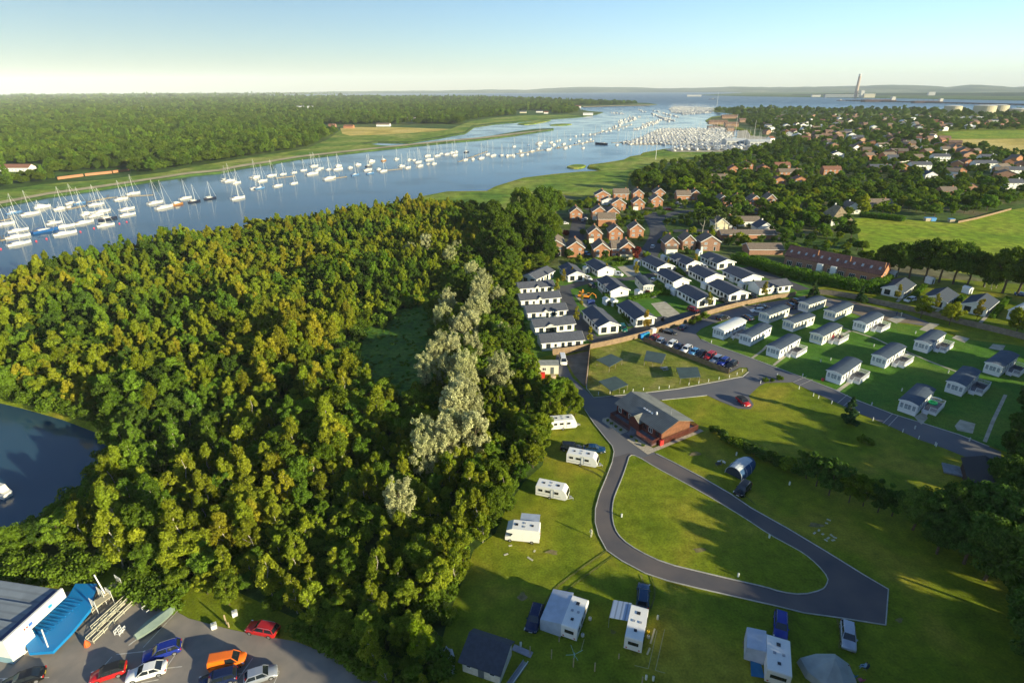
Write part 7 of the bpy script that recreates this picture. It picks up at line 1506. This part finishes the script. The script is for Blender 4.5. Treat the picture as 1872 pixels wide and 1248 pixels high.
TTP = pp([(1150, 345), (1152, 330), (1165, 322), (1205, 301), (1265, 295), (1335, 286), (1350, 278), (1392, 272), (1415, 262), (1418, 248), (1380, 236), (1362, 228), (1345, 212), (1305, 203.5), (1312, 200), (1430, 200.5), (1535, 201), (1718, 202), (1872, 205), (2000, 206), (2000, 237), (1722, 240), (1708, 254), (1740, 266), (1800, 274), (1872, 285), (2000, 290), (2050, 350), (1872, 376), (1745, 398), (1660, 396), (1560, 394), (1560, 440), (1590, 466), (1605, 500), (1440, 468), (1340, 458), (1280, 430), (1262, 400), (1285, 382), (1262, 360), (1180, 352)])
ERD = [smooth_poly(pp(r), 1, False) for r in ([(1186, 388), (1196, 405), (1206, 425), (1198, 445), (1186, 462)], [(1196, 405), (1240, 385), (1320, 388), (1400, 385)], [(1206, 425), (1260, 420), (1340, 425), (1440, 420)])]
tt = []
for r0, r1, cell in ((0, 520, 8.2), (520, 900, 10.5), (900, 1800, 15), (1800, 5200, 30)):
    for q in ringfill(TTP, r0, r1, cell):
        if clear(*q) and not any((Vector((q[0], q[1], 0))-e).length < 6 for r_ in ERD for e in r_): tt.append(q)
tt.sort(key=lambda q: math.hypot(*q)); cn = 0; rest = []
sp = {}
for q in tt:
    k = 'oak' if rw.random() < .45 else 'round'; d = math.hypot(*q); s = rw.uniform(.45, .85)*(1.0 if k == 'oak' else 1.3)*(1 if d < 900 else 1.15 if d < 1800 else 1.7)*(1.25 if rw.random() < .1 else 1)
    if d < 330: s *= .72
    if cn < 250 and inview(q[0], q[1], 6, 5):
        cn += 1; lf = rw.choice(['oak', 'green', 'round', 'dark', 'green', 'birch', 'lime' if rw.random() < .35 else 'round'])
        tree('garden_tree', k, (q[0], q[1], 0), s, rw.uniform(0, 6), {'lime': 'bright lime green garden tree between the houses', 'dark': 'dark green garden tree between the houses'}.get(lf, 'leafy green garden tree between the houses'), 'tree', {'lime': 'lime green garden trees', 'dark': 'dark green garden trees'}.get(lf, 'green garden trees'), leaf=lf, sz=s*rw.uniform(.75, 1.0), rr=rw)
    else: rest.append((q[0], q[1], -.3, s, s*rw.uniform(.75, 1.0), rw.uniform(0, 6.28), ixfar(k)))
scatter('town_greenery', 'trees filling the gaps between the far town houses', rest, allc)
EST = pp([(1030, 372), (1085, 362), (1230, 358), (1262, 372), (1300, 385), (1420, 368), (1430, 400), (1440, 440), (1340, 452), (1310, 462), (1215, 470), (1110, 480), (1040, 482), (1010, 470), (1035, 440)])
for q in fill(EST, 6.2, rw):
    if clear(*q) and not any((Vector((q[0], q[1], 0))-e).length < 6.5 for r_ in ERD+[smooth_poly(pp([(1062, 392), (1056, 415), (1052, 448), (1050, 462)]), 1, False)] for e in r_) and rw.random() < .8:
        k = rw.choice(['bush', 'bush', 'round', 'oak']); s = {'bush': rw.uniform(.7, 1.3), 'round': rw.uniform(.4, .65), 'oak': rw.uniform(.25, .42)}[k]
        lf = rw.choice([None, 'green', 'deep', 'bush', 'birch']); tree('garden_bush', k, (q[0], q[1], 0), s, rw.uniform(0, 6), 'small green bush or young tree in an estate garden', 'bush', 'bushes of the estate gardens', lf, None, rw)
# clearly separate trees
def T(nm, kind, x, y, sc, label, leaf=None, group=None, sz=None, cat='tree'): return tree(nm, kind, P(x, y), sc, rw.uniform(0, 6), label, cat, group, leaf, sz, rw)
for i, (x, y, s) in enumerate([(905, 452, 1.3), (938, 440, 1.35), (972, 425, 1.4), (995, 412, 1.5), (965, 475, 1.3), (992, 480, 1.15), (928, 487, 1.2), (1003, 452, 1.2), (952, 402, 1.3), (1015, 402, 1.2), (890, 478, 1.0), (905, 420, 1.1)]): T('oak_tree', 'oak', x, y, s, 'huge domed oak between the wood and the brick estate', group='great oaks beside the estate', sz=s*1.25)
for x, y, s, l in [(1168, 348, 1.25, 'round oak on the marsh edge, left of a pair'), (1193, 349, 1.2, 'round oak on the marsh edge, right of a pair'), (1222, 345, 1.0, 'dark oak behind the back row of houses'), (1282, 345, 1.3, 'broad spreading oak beside the lime tree')]: T('oak_tree', 'oak', x, y, s, l)
T('lime_tree', 'oak', 1252, 356, 1.15, 'vivid lime green round tree behind the brick houses', 'lime')
for x, y, l in [(1284, 428, 'umbrella pine with a bare pale stem, left of three'), (1305, 430, 'umbrella pine with a bare pale stem, middle of three'), (1323, 424, 'umbrella pine with a bare pale stem, right of three')]: T('pine_tree', 'pine', x, y, 1.05, l, sz=1.15)
T('copper_beech', 'round', 1163, 477, .8, 'round copper-purple tree beside the conservatory house', 'copper'); T('copper_beech', 'bush', 1035, 430, 1.3, 'small dark red tree at the estate road head', 'copper'); T('copper_bush', 'bush', 1184, 537, .7, 'dark red bush at the end of the small lodge', 'copper')
for x, y, s in [(1045, 510, 1.1), (1030, 519, 1.3), (1063, 562, 1.0), (1053, 592, 1.35), (1078, 628, 1.2), (1108, 503, 1.1), (1162, 506, 1.4), (1180, 604, 1.5), (1220, 494, 1), (1270, 490, 1.4), (1295, 563, 1.3), (1396, 545, 1.4), (1639, 549, 1.3), (1708, 569, 1.4), (1783, 587, 1.7), (1018, 538, 1.4)]: T('sapling', 'sapling', x, y, s, 'slender yellow-green sapling planted beside a park home', group='planted saplings of the chalet park', leaf=None)
T('conifer', 'cone', 1484, 549, 1.15, 'pointed green conifer at the gap between the two long fences'); T('conifer', 'cone', 1573, 553, .95, 'pointed conifer left of the grey-roofed chalets'); T('fir_tree', 'cone', 1550, 771, .95, 'dark blue-green fir standing alone beside the park road')
for x, y, s, l in [(1682, 581, 1.05, 'round yellow-green tree at the fence, left of three'), (1735, 594, 1.1, 'round yellow-green tree at the fence, middle of three'), (1856, 612, 1.2, 'round yellow-green tree at the fence, right of three')]: T('round_tree', 'round', x, y, s*.9, l, 'lime' if False else 'birch')
for i, (x, y, s) in enumerate([(1612, 502, .9), (1638, 506, 1.05), (1662, 509, 1.1), (1690, 512, 1.2), (1716, 516, 1.25), (1742, 519, 1.2), (1768, 520, 1.1), (1798, 524, .9), (1832, 536, 1.25), (1858, 540, 1.3), (1885, 545, 1.3)]): T('field_oak', 'oak', x, y, s, 'tall dark tree in the line between the chalets and the meadow', 'oak', 'line of tall trees at the meadow', sz=s*1.2)
for i, (x, y) in enumerate([(1820, 527), (1800, 525), (1812, 529)]): T('birch_tree', 'birch', x, y, 1.1, 'thin pale-stemmed birch in the gap of the tall tree line', 'dark', 'birches of the meadow line')
# hedge line between camp field and meadow, then the tall trees at the right
HB = [(1306, 790, .8), (1316, 797, .9), (1327, 806, 1), (1338, 812, .9), (1350, 818, 1), (1364, 824, 1), (1378, 831, 1.1), (1394, 838, 1.1), (1408, 846, 1.2), (1424, 852, 1.2), (1440, 858, 1.4), (1456, 866, 1.3)]
for x, y, s in HB: T('hedge_bush', 'bush', x, y, s, 'dark rounded bush in the hedge below the clubhouse', 'dark' if int(x) % 3 else 'bush', 'bushes of the camp hedge')
for x, y, s, lf, l in [(1474, 874, .8, 'dark', 'dark rounded tree where the camp hedge grows tall, first'), (1492, 888, .95, 'dark', 'dark rounded tree in the camp hedge, tallest'), (1515, 905, .95, 'dark', 'dark rounded tree in the camp hedge beside the bright one'), (1552, 918, .8, 'bush', 'bright green broad bush in the camp hedge, left half'), (1578, 925, .75, 'bush', 'bright green broad bush in the camp hedge, right half'), (1604, 936, .8, 'dark', 'dark bush right of the bright green ones'), (1630, 943, .8, 'dark', 'second dark bush right of the bright green ones')]: T('hedge_tree', 'round', x, y, s, l, lf)
for x, y, s in [(1573, 806, .7), (1590, 812, .65)]: T('hedge_bush', 'bush', x, y, s, 'small bush alone in the long meadow grass', 'bush', 'pair of bushes in the meadow grass')
for x, y, s in [(1398, 698, .65), (1412, 697, .45), (1425, 695, .65), (1277, 588, 1.0), (1290, 582, 1.1), (1264, 592, .8)]: T('round_bush', 'bush', x, y, s, 'round clipped bush beside the park road', 'bush', 'round bushes by the park road')
for i, (x, y, s) in enumerate([(1668, 968, .6), (1700, 980, .7), (1738, 985, .8), (1782, 992, .9), (1712, 1012, .6), (1762, 1030, .75), (1822, 1010, .9), (1872, 1020, 1.0), (1800, 1060, .8), (1850, 1090, .9), (1878, 1140, .9), (1885, 1200, .9), (1830, 955, .75), (1872, 960, .9), (1835, 912, .7), (1868, 905, .85), (1862, 862, .75), (1872, 820, .7), (1880, 770, .7), (1892, 725, .6), (1850, 835, .5), (1895, 1250, .8), (1770, 975, .75)]): T('shade_tree', 'oak', x, y, s, 'tall dark oak of the shaded belt along the right side', 'dark', 'dark oaks along the right side', sz=s*1.2)
# more of the same belt just beyond the right and lower edge; they throw the evening shade over the camp
rs_ = random.Random(77)
def belt(n, x0, y0, x1, y1, w, s0, s1, skip, zz=1.0):
    for i in range(n):
        t_ = i/max(1, n-1)
        if rs_.random() < skip: continue
        s = rs_.uniform(s0, s1); tree('shade_tree', 'oak', (x0+(x1-x0)*t_+rs_.uniform(-w, w), y0+(y1-y0)*t_+rs_.uniform(-w, w), 0), s, rs_.uniform(0, 6), 'tall dark oak of the belt beyond the right edge', 'tree', 'dark oaks along the right side', 'dark', s*zz*rs_.uniform(.95, 1.25), rs_)
belt(16, 150, 128, 112, 62, 5, .8, 1.3, .2); belt(14, 112, 60, 88, 12, 4, .9, 1.4, .25); belt(9, 88, 30, 60, 22, 4, .8, 1.1, .1); belt(9, 60, 24, 24, 20, 3, .75, .95, .05); belt(14, 84, 31, 14, 28, 2, .85, 1.0, .0, 1.35); belt(9, 192, 135, 156, 72, 6, 1.2, 1.6, .15); belt(7, 252, 168, 205, 118, 6, 1.2, 1.6, .1)
for x, y, s in [(2, 20, .95), (14, 12, .8), (-14, 26, .7)]: tree('shade_tree', 'oak', (x, y, 0), s, x, 'round oak beside the car park below the picture', 'tree', 'oaks below the car park', 'dark', s*1.1, rs_)
# hedges
def hedge(label, pxs, w, h, leaf='hedge', dens=26):
    pts = smooth_poly(pp(pxs), 1, False); o0 = pts[0]; cl = []; rr = random.Random(int(pxs[0][0])); 
    for i in range(len(pts)-1):
        a, b = pts[i]-o0, pts[i+1]-o0; L = (b-a).length; n = max(1, int(L/(w*.28)))
        d = (b-a).normalized() if L > 0 else Vector((1, 0, 0)); nn = Vector((-d.y, d.x, 0))
        for k in range(n):
            for sx in (-.28, .28):
                for z in ((h*.25, h*.72) if h > 1.2 else (h*.5,)):
                    q = a+(b-a)*((k+rr.random())/n)+nn*sx*w; s = w*.34; cl.append((q.x, q.y, z+rr.uniform(-.1, .1)*h, s, s, max(h*.3, .3)))
    me = leaf_mesh('foliage', cl, dens*max(.5, w*w*.4), .26 if w < 2 else .32, LM[leaf], 5, 0, 1.4, .7); t = thing('hedge', label, 'hedge', o0); link('foliage', me, t)
    st = MB(); [st.tube([pts[i]-o0, pts[i]-o0+Vector((0, 0, h*.6))], .05, 4) for i in range(0, len(pts), 2)]; st.build('stem', BARK, t); return t
hedge('long clipped green hedge below the brown terrace', [(1340, 478), (1372, 484), (1420, 500), (1470, 511), (1530, 524), (1590, 535), (1615, 528)], 5.0, 4.2)
hedge('green hedge climbing right of the brown terrace', [(1588, 532), (1610, 520), (1625, 512)], 3.0, 3.0)
hedge('clipped hedge at the top edge of the green meadow', [(1573, 396), (1610, 400), (1652, 405)], 4, 3)
for pxs, l in [([(1148, 550), (1180, 543), (1224, 536)], 'dark hedge from the small shed to the chalets'), ([(1105, 540), (1118, 560)], 'low hedge beside the blank gable chalet'), ([(1118, 486), (1150, 482)], 'hedge behind the empty concrete base'), ([(1200, 521), (1222, 541)], 'hedge beside the lodge lawn'), ([(1122, 556), (1152, 592)], 'hedge between the two front chalets'), ([(1222, 480), (1250, 505)], 'hedge between the top row chalets, left'), ([(1262, 478), (1292, 500)], 'hedge between the top row chalets, right'), ([(1298, 512), (1330, 530)], 'hedge between the middle row chalets'), ([(1062, 480), (1100, 476), (1160, 473)], 'garden hedge below the front estate houses'), ([(1660, 553), (1690, 525)], 'low hedge between the first two grey-roofed chalets'), ([(1730, 573), (1760, 545)], 'low hedge between the last two grey-roofed chalets'), ([(1812, 582), (1842, 548)], 'low hedge right of the last grey-roofed chalet'), ([(1130, 404), (1160, 398), (1190, 390)], 'tall garden hedge in the middle of the estate'), ([(1000, 366), (1030, 374), (1085, 382)], 'rough hedge between the oaks and the back row'), ([(1204, 445), (1228, 425)], 'clipped hedge beside the estate road')]:
    hedge(l, pxs, 1.6, 1.5, 'bush' if 'rough' in l or 'garden' in l else 'hedge', 30)
# scrubby fringe along the wood and by the car park
for i, (x, y, s, lf) in enumerate([(1040, 745, .75, 'round'), (1050, 760, .7, 'birch'), (1030, 725, .7, 'round'), (1015, 745, .9, 'round'), (1005, 765, .9, 'round'), (1022, 770, .6, 'birch'), (990, 800, .8, 'birch'), (985, 830, .8, 'round'), (975, 855, .7, 'birch'), (766, 1205, .75, 'lime'), (420, 1105, .7, 'round'), (380, 1085, .6, 'birch'), (330, 1080, .6, 'round')]): T('fringe_tree', 'round' if i != 9 else 'birch', x, y, s, 'bushy young tree on the sunny fringe of the wood' if i != 9 else 'bright green young birch at the lower tip of the wood', lf, 'fringe trees of the wood' if i != 9 else None)
hedge('rough green bank of scrub between the boathouse and the wood', [(25, 1052), (75, 1056), (130, 1050), (180, 1056)], 4.5, 3.0, 'bush')
hedge('low scrub between the slipway and the grass verge', [(225, 1070), (280, 1085), (330, 1100)], 4.5, 2.2, 'bush')
hedge('scrub along the lower edge of the wood above the lane', [(540, 1150), (580, 1168), (625, 1195), (680, 1232)], 2.5, 1.6, 'bush')
# ================================================================ boathouse, boatyard bits, bottom shed
ZB = mat('boathouse_roof', (.19, .22, .25), .5, .1, .5, stripes=('Y', 1.4, .8)); BLUEP = mat('bright_blue_panel', (.01, .20, .50), .45); BLUER = mat('bright_blue_ribbed', (.01, .17, .44), .5, .05, 1, stripes=('Y', 1.6, .6))
A = P(27, 1213); B = P(131, 1114); dv = (B-A).normalized(); az = math.atan2(dv.y, dv.x)-math.pi/2; L = (B-A).length
t = thing('boathouse', 'white boathouse with a grey ribbed roof and a long parapet, bottom left corner', 'boathouse', A, az); Wb = 16; hB = 3.7
MB().box(-Wb, .12, 0, -2.3, L, hB-.5).build('wall', mat('boathouse_side', (.45, .5, .48), .8), t); MB().box(-2.28, .3, hB-.8, -.36, L, hB-.5).build('eave', WHITE, t)
rf = MB(); 
for k in range(3): y0, y1 = L*k/3+.3, L*(k+1)/3+.2; rf.hexa([(-Wb-.3, y0, hB-.45), (-.36, y0, hB-.45), (-.36, y1, hB-.15), (-Wb-.3, y1, hB-.15), (-Wb-.3, y0, hB-.35), (-.36, y0, hB-.35), (-.36, y1, hB-.02), (-Wb-.3, y1, hB-.02)])
rf.build('roof', ZB, t); pa_ = MB().box(-.34, -.05, hB-1.15, 0, L+.05, hB+.55).build('parapet', WHITE, t); MB().box(-.36, -.04, 0, -.02, 3.4, hB-1.153).box(-2.2, -.05, 0, -.363, .1, hB+.5).build('end_wall', WHITE, t); MB().box(-1.6, .3, hB-.3, -.35, L-.1, hB+.02).build('gutter', mat('gutter_navy', (.03, .05, .12), .5), t)
MB().box(-Wb, -.06, 0, -.02, -.003, 1.1).build('base_band', mat('pale_blue_band', (.25, .4, .45), .6), t)
def signboard(nm, y0, y1, c1, c2):
    s = MB().box(.003, y0, hB-.75, .06, y1, hB+.15).build(nm, FRAME, pa_)
    b = MB(); z0, z1 = hB-.62, hB+.02; e = .065
    b.box(.062, y0+.1, z0-.05, .07, y1-.1, z0); b.box(.062, y0+.1, z1, .07, y1-.1, z1+.05); b.box(.062, y0+.1, z0, .07, y0+.16, z1); b.box(.062, y1-.16, z0, .07, y1-.1, z1); b.build('border_line', CARST, s)
    a = MB(); n = int((y1-y0-1.4)/.35)
    for k in range(n): yy = y0+1.0+k*.35; a.box(.062, yy, z0+.18, .072, yy+.22, z1-.18)
    a.build('lettering', mat('sign_'+nm, c1, .5), s); g_ = MB(); g_.cyl(0, 0, 0, .01, .24, 10); g2 = MB().box(.062, y1-.85, z0+.1, .075, y1-.3, z1-.08); g2.build('emblem', mat('emblem_'+nm, c2, .5), s)
signboard('red_lettered_sign', L*.17, L*.46, (.55, .05, .05), (.05, .15, .5)); signboard('blue_lettered_sign', L*.52, L*.80, (.35, .45, .6), (.02, .3, .65))
bq = [on(t, .15, 1.0), on(t, 6.2, 0.2), on(t, 6.8, L*.62), on(t, 4.8, L+3.2), on(t, .15, L+3.2)]
PB = lambda x, y, z: P(x, y, z)
zb = .55; top = [P(43, 1168, zb), P(55, 1198, zb), P(99, 1195, zb), P(133, 1160, zb), P(167, 1118, zb), P(179, 1071, zb), P(140, 1071, zb), P(128, 1092, zb)]
ann = thing('blue_pontoon_dock', 'long bright blue floating dock section beside the white boathouse', 'dock section', top[0], 0); o0 = Vector((top[0].x, top[0].y, 0)); tp_ = [Vector((v.x, v.y, 0))-o0 for v in top]
MB().prism([(v.x, v.y) for v in tp_], .1, zb).build('deck', BLUEP, ann)
ax_ = (tp_[3]-tp_[2]).normalized(); nx_ = Vector((ax_.y, -ax_.x, 0)); 
ax_ = (tp_[7]-tp_[0]).normalized(); nx_ = Vector((ax_.y, -ax_.x, 0))
for k in range(22):
    q = tp_[0]+ax_*(.5+k*.55)+nx_*.3; w2 = nx_*(2.6+.02*k)
    if (q-tp_[0]).length > (tp_[7]-tp_[0]).length-.3: break
    c4 = [q, q+w2, q+ax_*.14+w2, q+ax_*.14]; MB().hexa([v+Vector((0, 0, zb+.003)) for v in c4]+[v+Vector((0, 0, zb+.14)) for v in c4]).build('deck_rib', BLUER, ann)
POLEW = mat('white_pole', (.7, .7, .66), .5)
for a, b, z1, z2, l in [((88, 1182), (76, 1150), 1.6, 3.0, 'short white spar leaning on the blue dock, lower'), ((196, 1092), (172, 1050), 1.0, 5.0, 'long white spar rising above the scaffold platform')]:
    p0 = P(*a, z1); p1 = P(*b, z2); o = MB().tube([(0, 0, 0), p1-p0], .09, 6).build('spar', POLEW); o.location = p0; tag(o, l, 'spar')
def truss(label, a, b, w, h=.5, m=GALV, nm='lattice_truss', z=.35):
    A = P(*a); B = P(*b); d = B-A; t = thing(nm, label, 'frame', A, math.atan2(d.y, d.x)); L = d.length
    for y in (-w/2, w/2): MB().tube([(0, y, z), (L, y, z)], .07, 5).build('rail', m, t); MB().tube([(0, y, z+h), (L, y, z+h)], .05, 5).build('rail', m, t)
    k = max(2, int(L/1.5)); c = MB()
    for i in range(k+1):
        x = L*i/k; c.tube([(x, -w/2, z), (x, w/2, z)], .04, 4); [c.tube([(x, y, z-.3), (x, y, z+h)], .035, 4) for y in (-w/2, w/2)]
        if i < k: c.tube([(x, -w/2, z), (L*(i+1)/k, -w/2, z+h)], .03, 4); c.tube([(x, w/2, z), (L*(i+1)/k, w/2, z+h)], .03, 4)
    c.build('brace', m, t); return t
CRM = mat('cream_frame', (.58, .56, .42), .6)
truss('long cream lattice frame lying in the yard, right of the pair', (166, 1174), (255, 1088), 1.2, .5, CRM); truss('long cream lattice frame lying in the yard, left of the pair', (172, 1152), (240, 1090), .8, .4, CRM); truss('short lattice frame under the scaffold platform', (165, 1120), (200, 1088), 1.0, .5, CRM)
truss('small galvanised boat trailer at the yard edge', (265, 1120), (285, 1106), 1.3, .3, GALV, 'boat_trailer'); truss('small white trailer frame on the tarmac by the covered canoe', (215, 1162), (226, 1150), .8, .5, POLEW, 'trailer_frame')
def scaffold(label, x, y, w, d, h, rz):
    t = thing('scaffold_platform', label, 'platform', P(x, y), rz)
    MB().box(0, 0, h-.1, w, d, h).build('platform', mat('scaffold_board', (.45, .4, .28), .9), t)
    for px_ in (0, w):
        for py_ in (0, d): MB().tube([(px_, py_, 0), (px_, py_, h+1.1)], .04, 5).build('pole', POLEW, t)
    g_ = MB()
    for zz in (.5, 1.05): g_.tube([(0, 0, h+zz), (w, 0, h+zz)], .03, 4); g_.tube([(0, d, h+zz), (w, d, h+zz)], .03, 4)
    for k in range(9): g_.tube([(w*k/8, d, h), (w*k/8, d, h+1.05)], .02, 4); g_.tube([(w*k/8, 0, h), (w*k/8, 0, h+1.05)], .02, 4)
    g_.build('guard_rail', POLEW, t)
scaffold('white railed scaffold platform at the end of the blue dock, upper', 186, 1098, 1.4, 2.6, 1.8, -.5); scaffold('white railed scaffold platform at the side of the blue dock, lower', 172, 1116, 1.3, 2.2, 1.5, -.5)
c = P(160, 1180); t = thing('marker_buoy', 'orange conical buoy standing on the tarmac at the frame end', 'buoy', c); MB().loft([[(r*math.cos(2*math.pi*k/10), r*math.sin(2*math.pi*k/10), z) for k in range(10)] for z, r in ((0, .32), (.1, .4), (.5, .36), (1.1, .06))]).build('cone', mat('orange_buoy', (.75, .13, .03), .5), t); MB().cyl(0, 0, 1.1, 1.3, .05, 6).build('ring', GALV, t)
def canoe():
    A = P(250, 1172); B = P(320, 1118); d = B-A; L = d.length; t = thing('covered_rowing_boat', 'long narrow boat under a grey-green cover on a trailer', 'boat', A, math.atan2(d.y, d.x)-math.pi/2); R_ = []
    for u in (0, .06, .2, .4, .6, .8, .93, 1): w = 1.05*abs(math.sin(math.pi*min(1, (u*.9+.06))))**.6; w = max(w, .08); R_.append([(-w*.7, L*u, .45), (w*.7, L*u, .45), (w, L*u, 1.0), (0, L*u, 1.35), (-w, L*u, 1.0)])
    MB().loft(R_).build('cover', mat('green_grey_cover', (.20, .26, .22), .8, .1, 1), t); MB().tube([(0, -1.0, .4), (0, L*.8, .4)], .06, 5).build('trailer_beam', GALV, t)
    for x in (-.8, .8): o = MB(); n = 12; o.loft([[(x+q, L*.5+.28*math.cos(2*math.pi*k/n), .28+.28*math.sin(2*math.pi*k/n)) for k in range(n)] for q in (-.08, .08)]); o.build('wheel', TYRE, t)
canoe()
def rib_boat():
    t = thing('inflatable_dinghy', 'pale grey inflatable dinghy beside the dark roofed shed', 'dinghy', P(816, 1212), .08); g = mat('inflatable_grey', (.5, .52, .55), .6)
    MB().tube([(-.85, -1.9, .45), (-.85, .6, .45), (-.6, 1.5, .5), (0, 1.95, .55), (.6, 1.5, .5), (.85, .6, .45), (.85, -1.9, .45)], .26, 8).build('tube', g, t); MB().box(-.65, -1.7, .2, .65, 1.0, .32).build('floor', mat('dinghy_floor', (.3, .33, .35), .7), t); MB().box(-.6, -.3, .35, .6, .0, .55).build('seat', DECKB, t); MB().box(-.2, -2.1, .3, .2, -1.8, 1.0).build('outboard', TRIM, t)
rib_boat()
A = P(846, 1226); B = P(914, 1250); az = math.atan2(B.y-A.y, B.x-A.x); t = thing('camp_shed', 'cream block shed with a dark felt roof at the bottom of the camp field', 'shed', A, az); Ws = (B-A).length; Ds = 4.4
gable_block(MB(), Ws, Ds, 2.0, .55, 'x').build('wall', mat('cream_block', (.55, .53, .45), .8, .1, 2), t)
mr_ = MB(); mr_.hexa([(-.4, -.5, 2.1), (Ws+.3, -.5, 2.1), (Ws+.3, Ds*.75, 3.25), (-.4, Ds*.75, 3.25), (-.4, -.5, 2.22), (Ws+.3, -.5, 2.22), (Ws+.3, Ds*.75, 3.37), (-.4, Ds*.75, 3.37)]); mr_.hexa([(-.4, Ds*.75+.003, 3.25), (Ws+.3, Ds*.75+.003, 3.25), (Ws+.3, Ds+.4, 2.2), (-.4, Ds+.4, 2.2), (-.4, Ds*.75+.003, 3.37), (Ws+.3, Ds*.75+.003, 3.37), (Ws+.3, Ds+.4, 2.32), (-.4, Ds+.4, 2.32)]); mr_.build('roof', mat('dark_felt', (.05, .06, .08), .8, .15, 2), t)
add_window(t, 'f', Ws, Ds, Ws*.42, .05, .85, 2.0, GREYDOOR, GREYDOOR, nb=1, name='door'); add_window(t, 'f', Ws, Ds, Ws*.72, 1.1, .8, .7, FRAME, nb=1); add_window(t, 'f', Ws, Ds, Ws*.1, 1.1, .7, .6, FRAME, nb=1)
q = P(944, 1234); prop = thing('metal_trough', 'long narrow metal trough beside the dark roofed shed', 'trough', q, math.atan2(P(957, 1207).y-P(930, 1245).y, P(957, 1207).x-P(930, 1245).x)); MB().box(-2.2, -.35, 0, 2.2, -.28, .4).box(-2.2, .28, 0, 2.2, .35, .4).box(-2.2, -.28, 0, 2.2, .28, .1).build('body', GALV, prop); MB().box(-2.3, -.4, .4, 2.3, -.3, .46).build('rim', POLEW, prop)
q = P(955, 1190); o = MB().box(-1.4, -.45, 0, 1.4, .45, .12).build('paving_slab', mat('grey_slab', (.35, .33, .38), .8, .1, 2)); o.location = q+Vector((0, 0, .02)); o.rotation_euler = (0, 0, -.45); tag(o, 'grey slab platform lying right of the dark roofed shed', 'slab')
for x, y, l in [(392, 1147, 'white block at the left end of the verge post shadows'), (430, 1124, 'white block near the wood, right of the verge post')]:
    t = thing('mooring_block', l, 'block', P(x, y), .5); MB().box(-.35, -.35, 0, .35, .35, .75).build('block', mat('white_block', (.65, .65, .6), .8), t); MB().tube([(0, 0, .75), (0, 0, .9)], .12, 8).build('ring', GALV, t)
post('tall wooden post leaning on the verge above the car park', 414, 1140, 1.8); post('short wooden post on the verge above the car park', 419, 1146, 1.0)
# yard beside the wood: white cabin and kiosk
t = thing('site_cabin', 'long cream site cabin at the left side of the yard', 'cabin', P(984, 684), .0); ww = (P(1020, 681)-P(984, 684)).length; MB().box(0, 0, .05, ww, 3, 2.6).build('wall', CREAM, t); MB().box(-.15, -.15, 2.603, ww+.15, 3.15, 2.75).build('roof', mat('cabin_roof', (.3, .3, .26), .8, .15, 1), t); add_window(t, 'f', ww, 3, ww*.2, 1.1, 1.0, .9); add_window(t, 'f', ww, 3, ww*.6, .1, .9, 2.0, GREYDOOR, GREYDOOR, nb=1, name='door')
prop_box('red_container', 'bright red bin in front of the site cabin', 'bin', 992, 690, 1.2, 1.0, 1.3, (.6, .03, .02)); prop_box('pallet_box', 'pale crate of junk right of the red bin', 'crate', 1010, 692, 1.6, 1.0, .8, (.45, .35, .25), .3)
# dark hut in the right hand trees
t = thing('dark_hut', 'dark brown hut with a low deck under the trees at the right', 'hut', P(1768, 905), -.5); gable_block(MB(), 6, 9, 2.6, 1.4, 'y').build('wall', mat('dark_boards', (.05, .025, .02), .8, .2, 2), t); gable_roof(MB(), 6, 9, 2.6, 1.4, 'y', .4).build('roof', mat('dark_hut_roof', (.03, .03, .035), .8), t); MB().box(-3, 6, .1, -.01, 9.5, .4).build('deck', mat('hut_deck', (.22, .23, .24), .9, .2, 1), t)
# picnic tables in the meadow paddock
for x, y, c, l in [(1704, 404, (.1, .3, .6), 'blue tarp covered crate in the meadow paddock'), (1694, 404, (.45, .38, .28), 'tan crate in the meadow paddock'), (1738, 406, (.4, .33, .22), 'wooden climbing frame box in the meadow paddock')]: prop_box('paddock_crate', l, 'crate', x, y, 3.0, 2.4, 1.8, c)
# far bank individual masts and white houses glints
for x, y, h in [(263, 209, 34), (83, 176, 60), (209, 176, 60), (340, 175.5, 55)]:
    t = thing('radio_mast', 'thin lattice mast standing in the far woodland', 'mast', P(x, y), 0, 'masts in the far woodland'); MB().tube([(0, 0, 0), (0, 0, h)], h*.012+.2, 4, 0, .1).build('lattice', GALV, t)
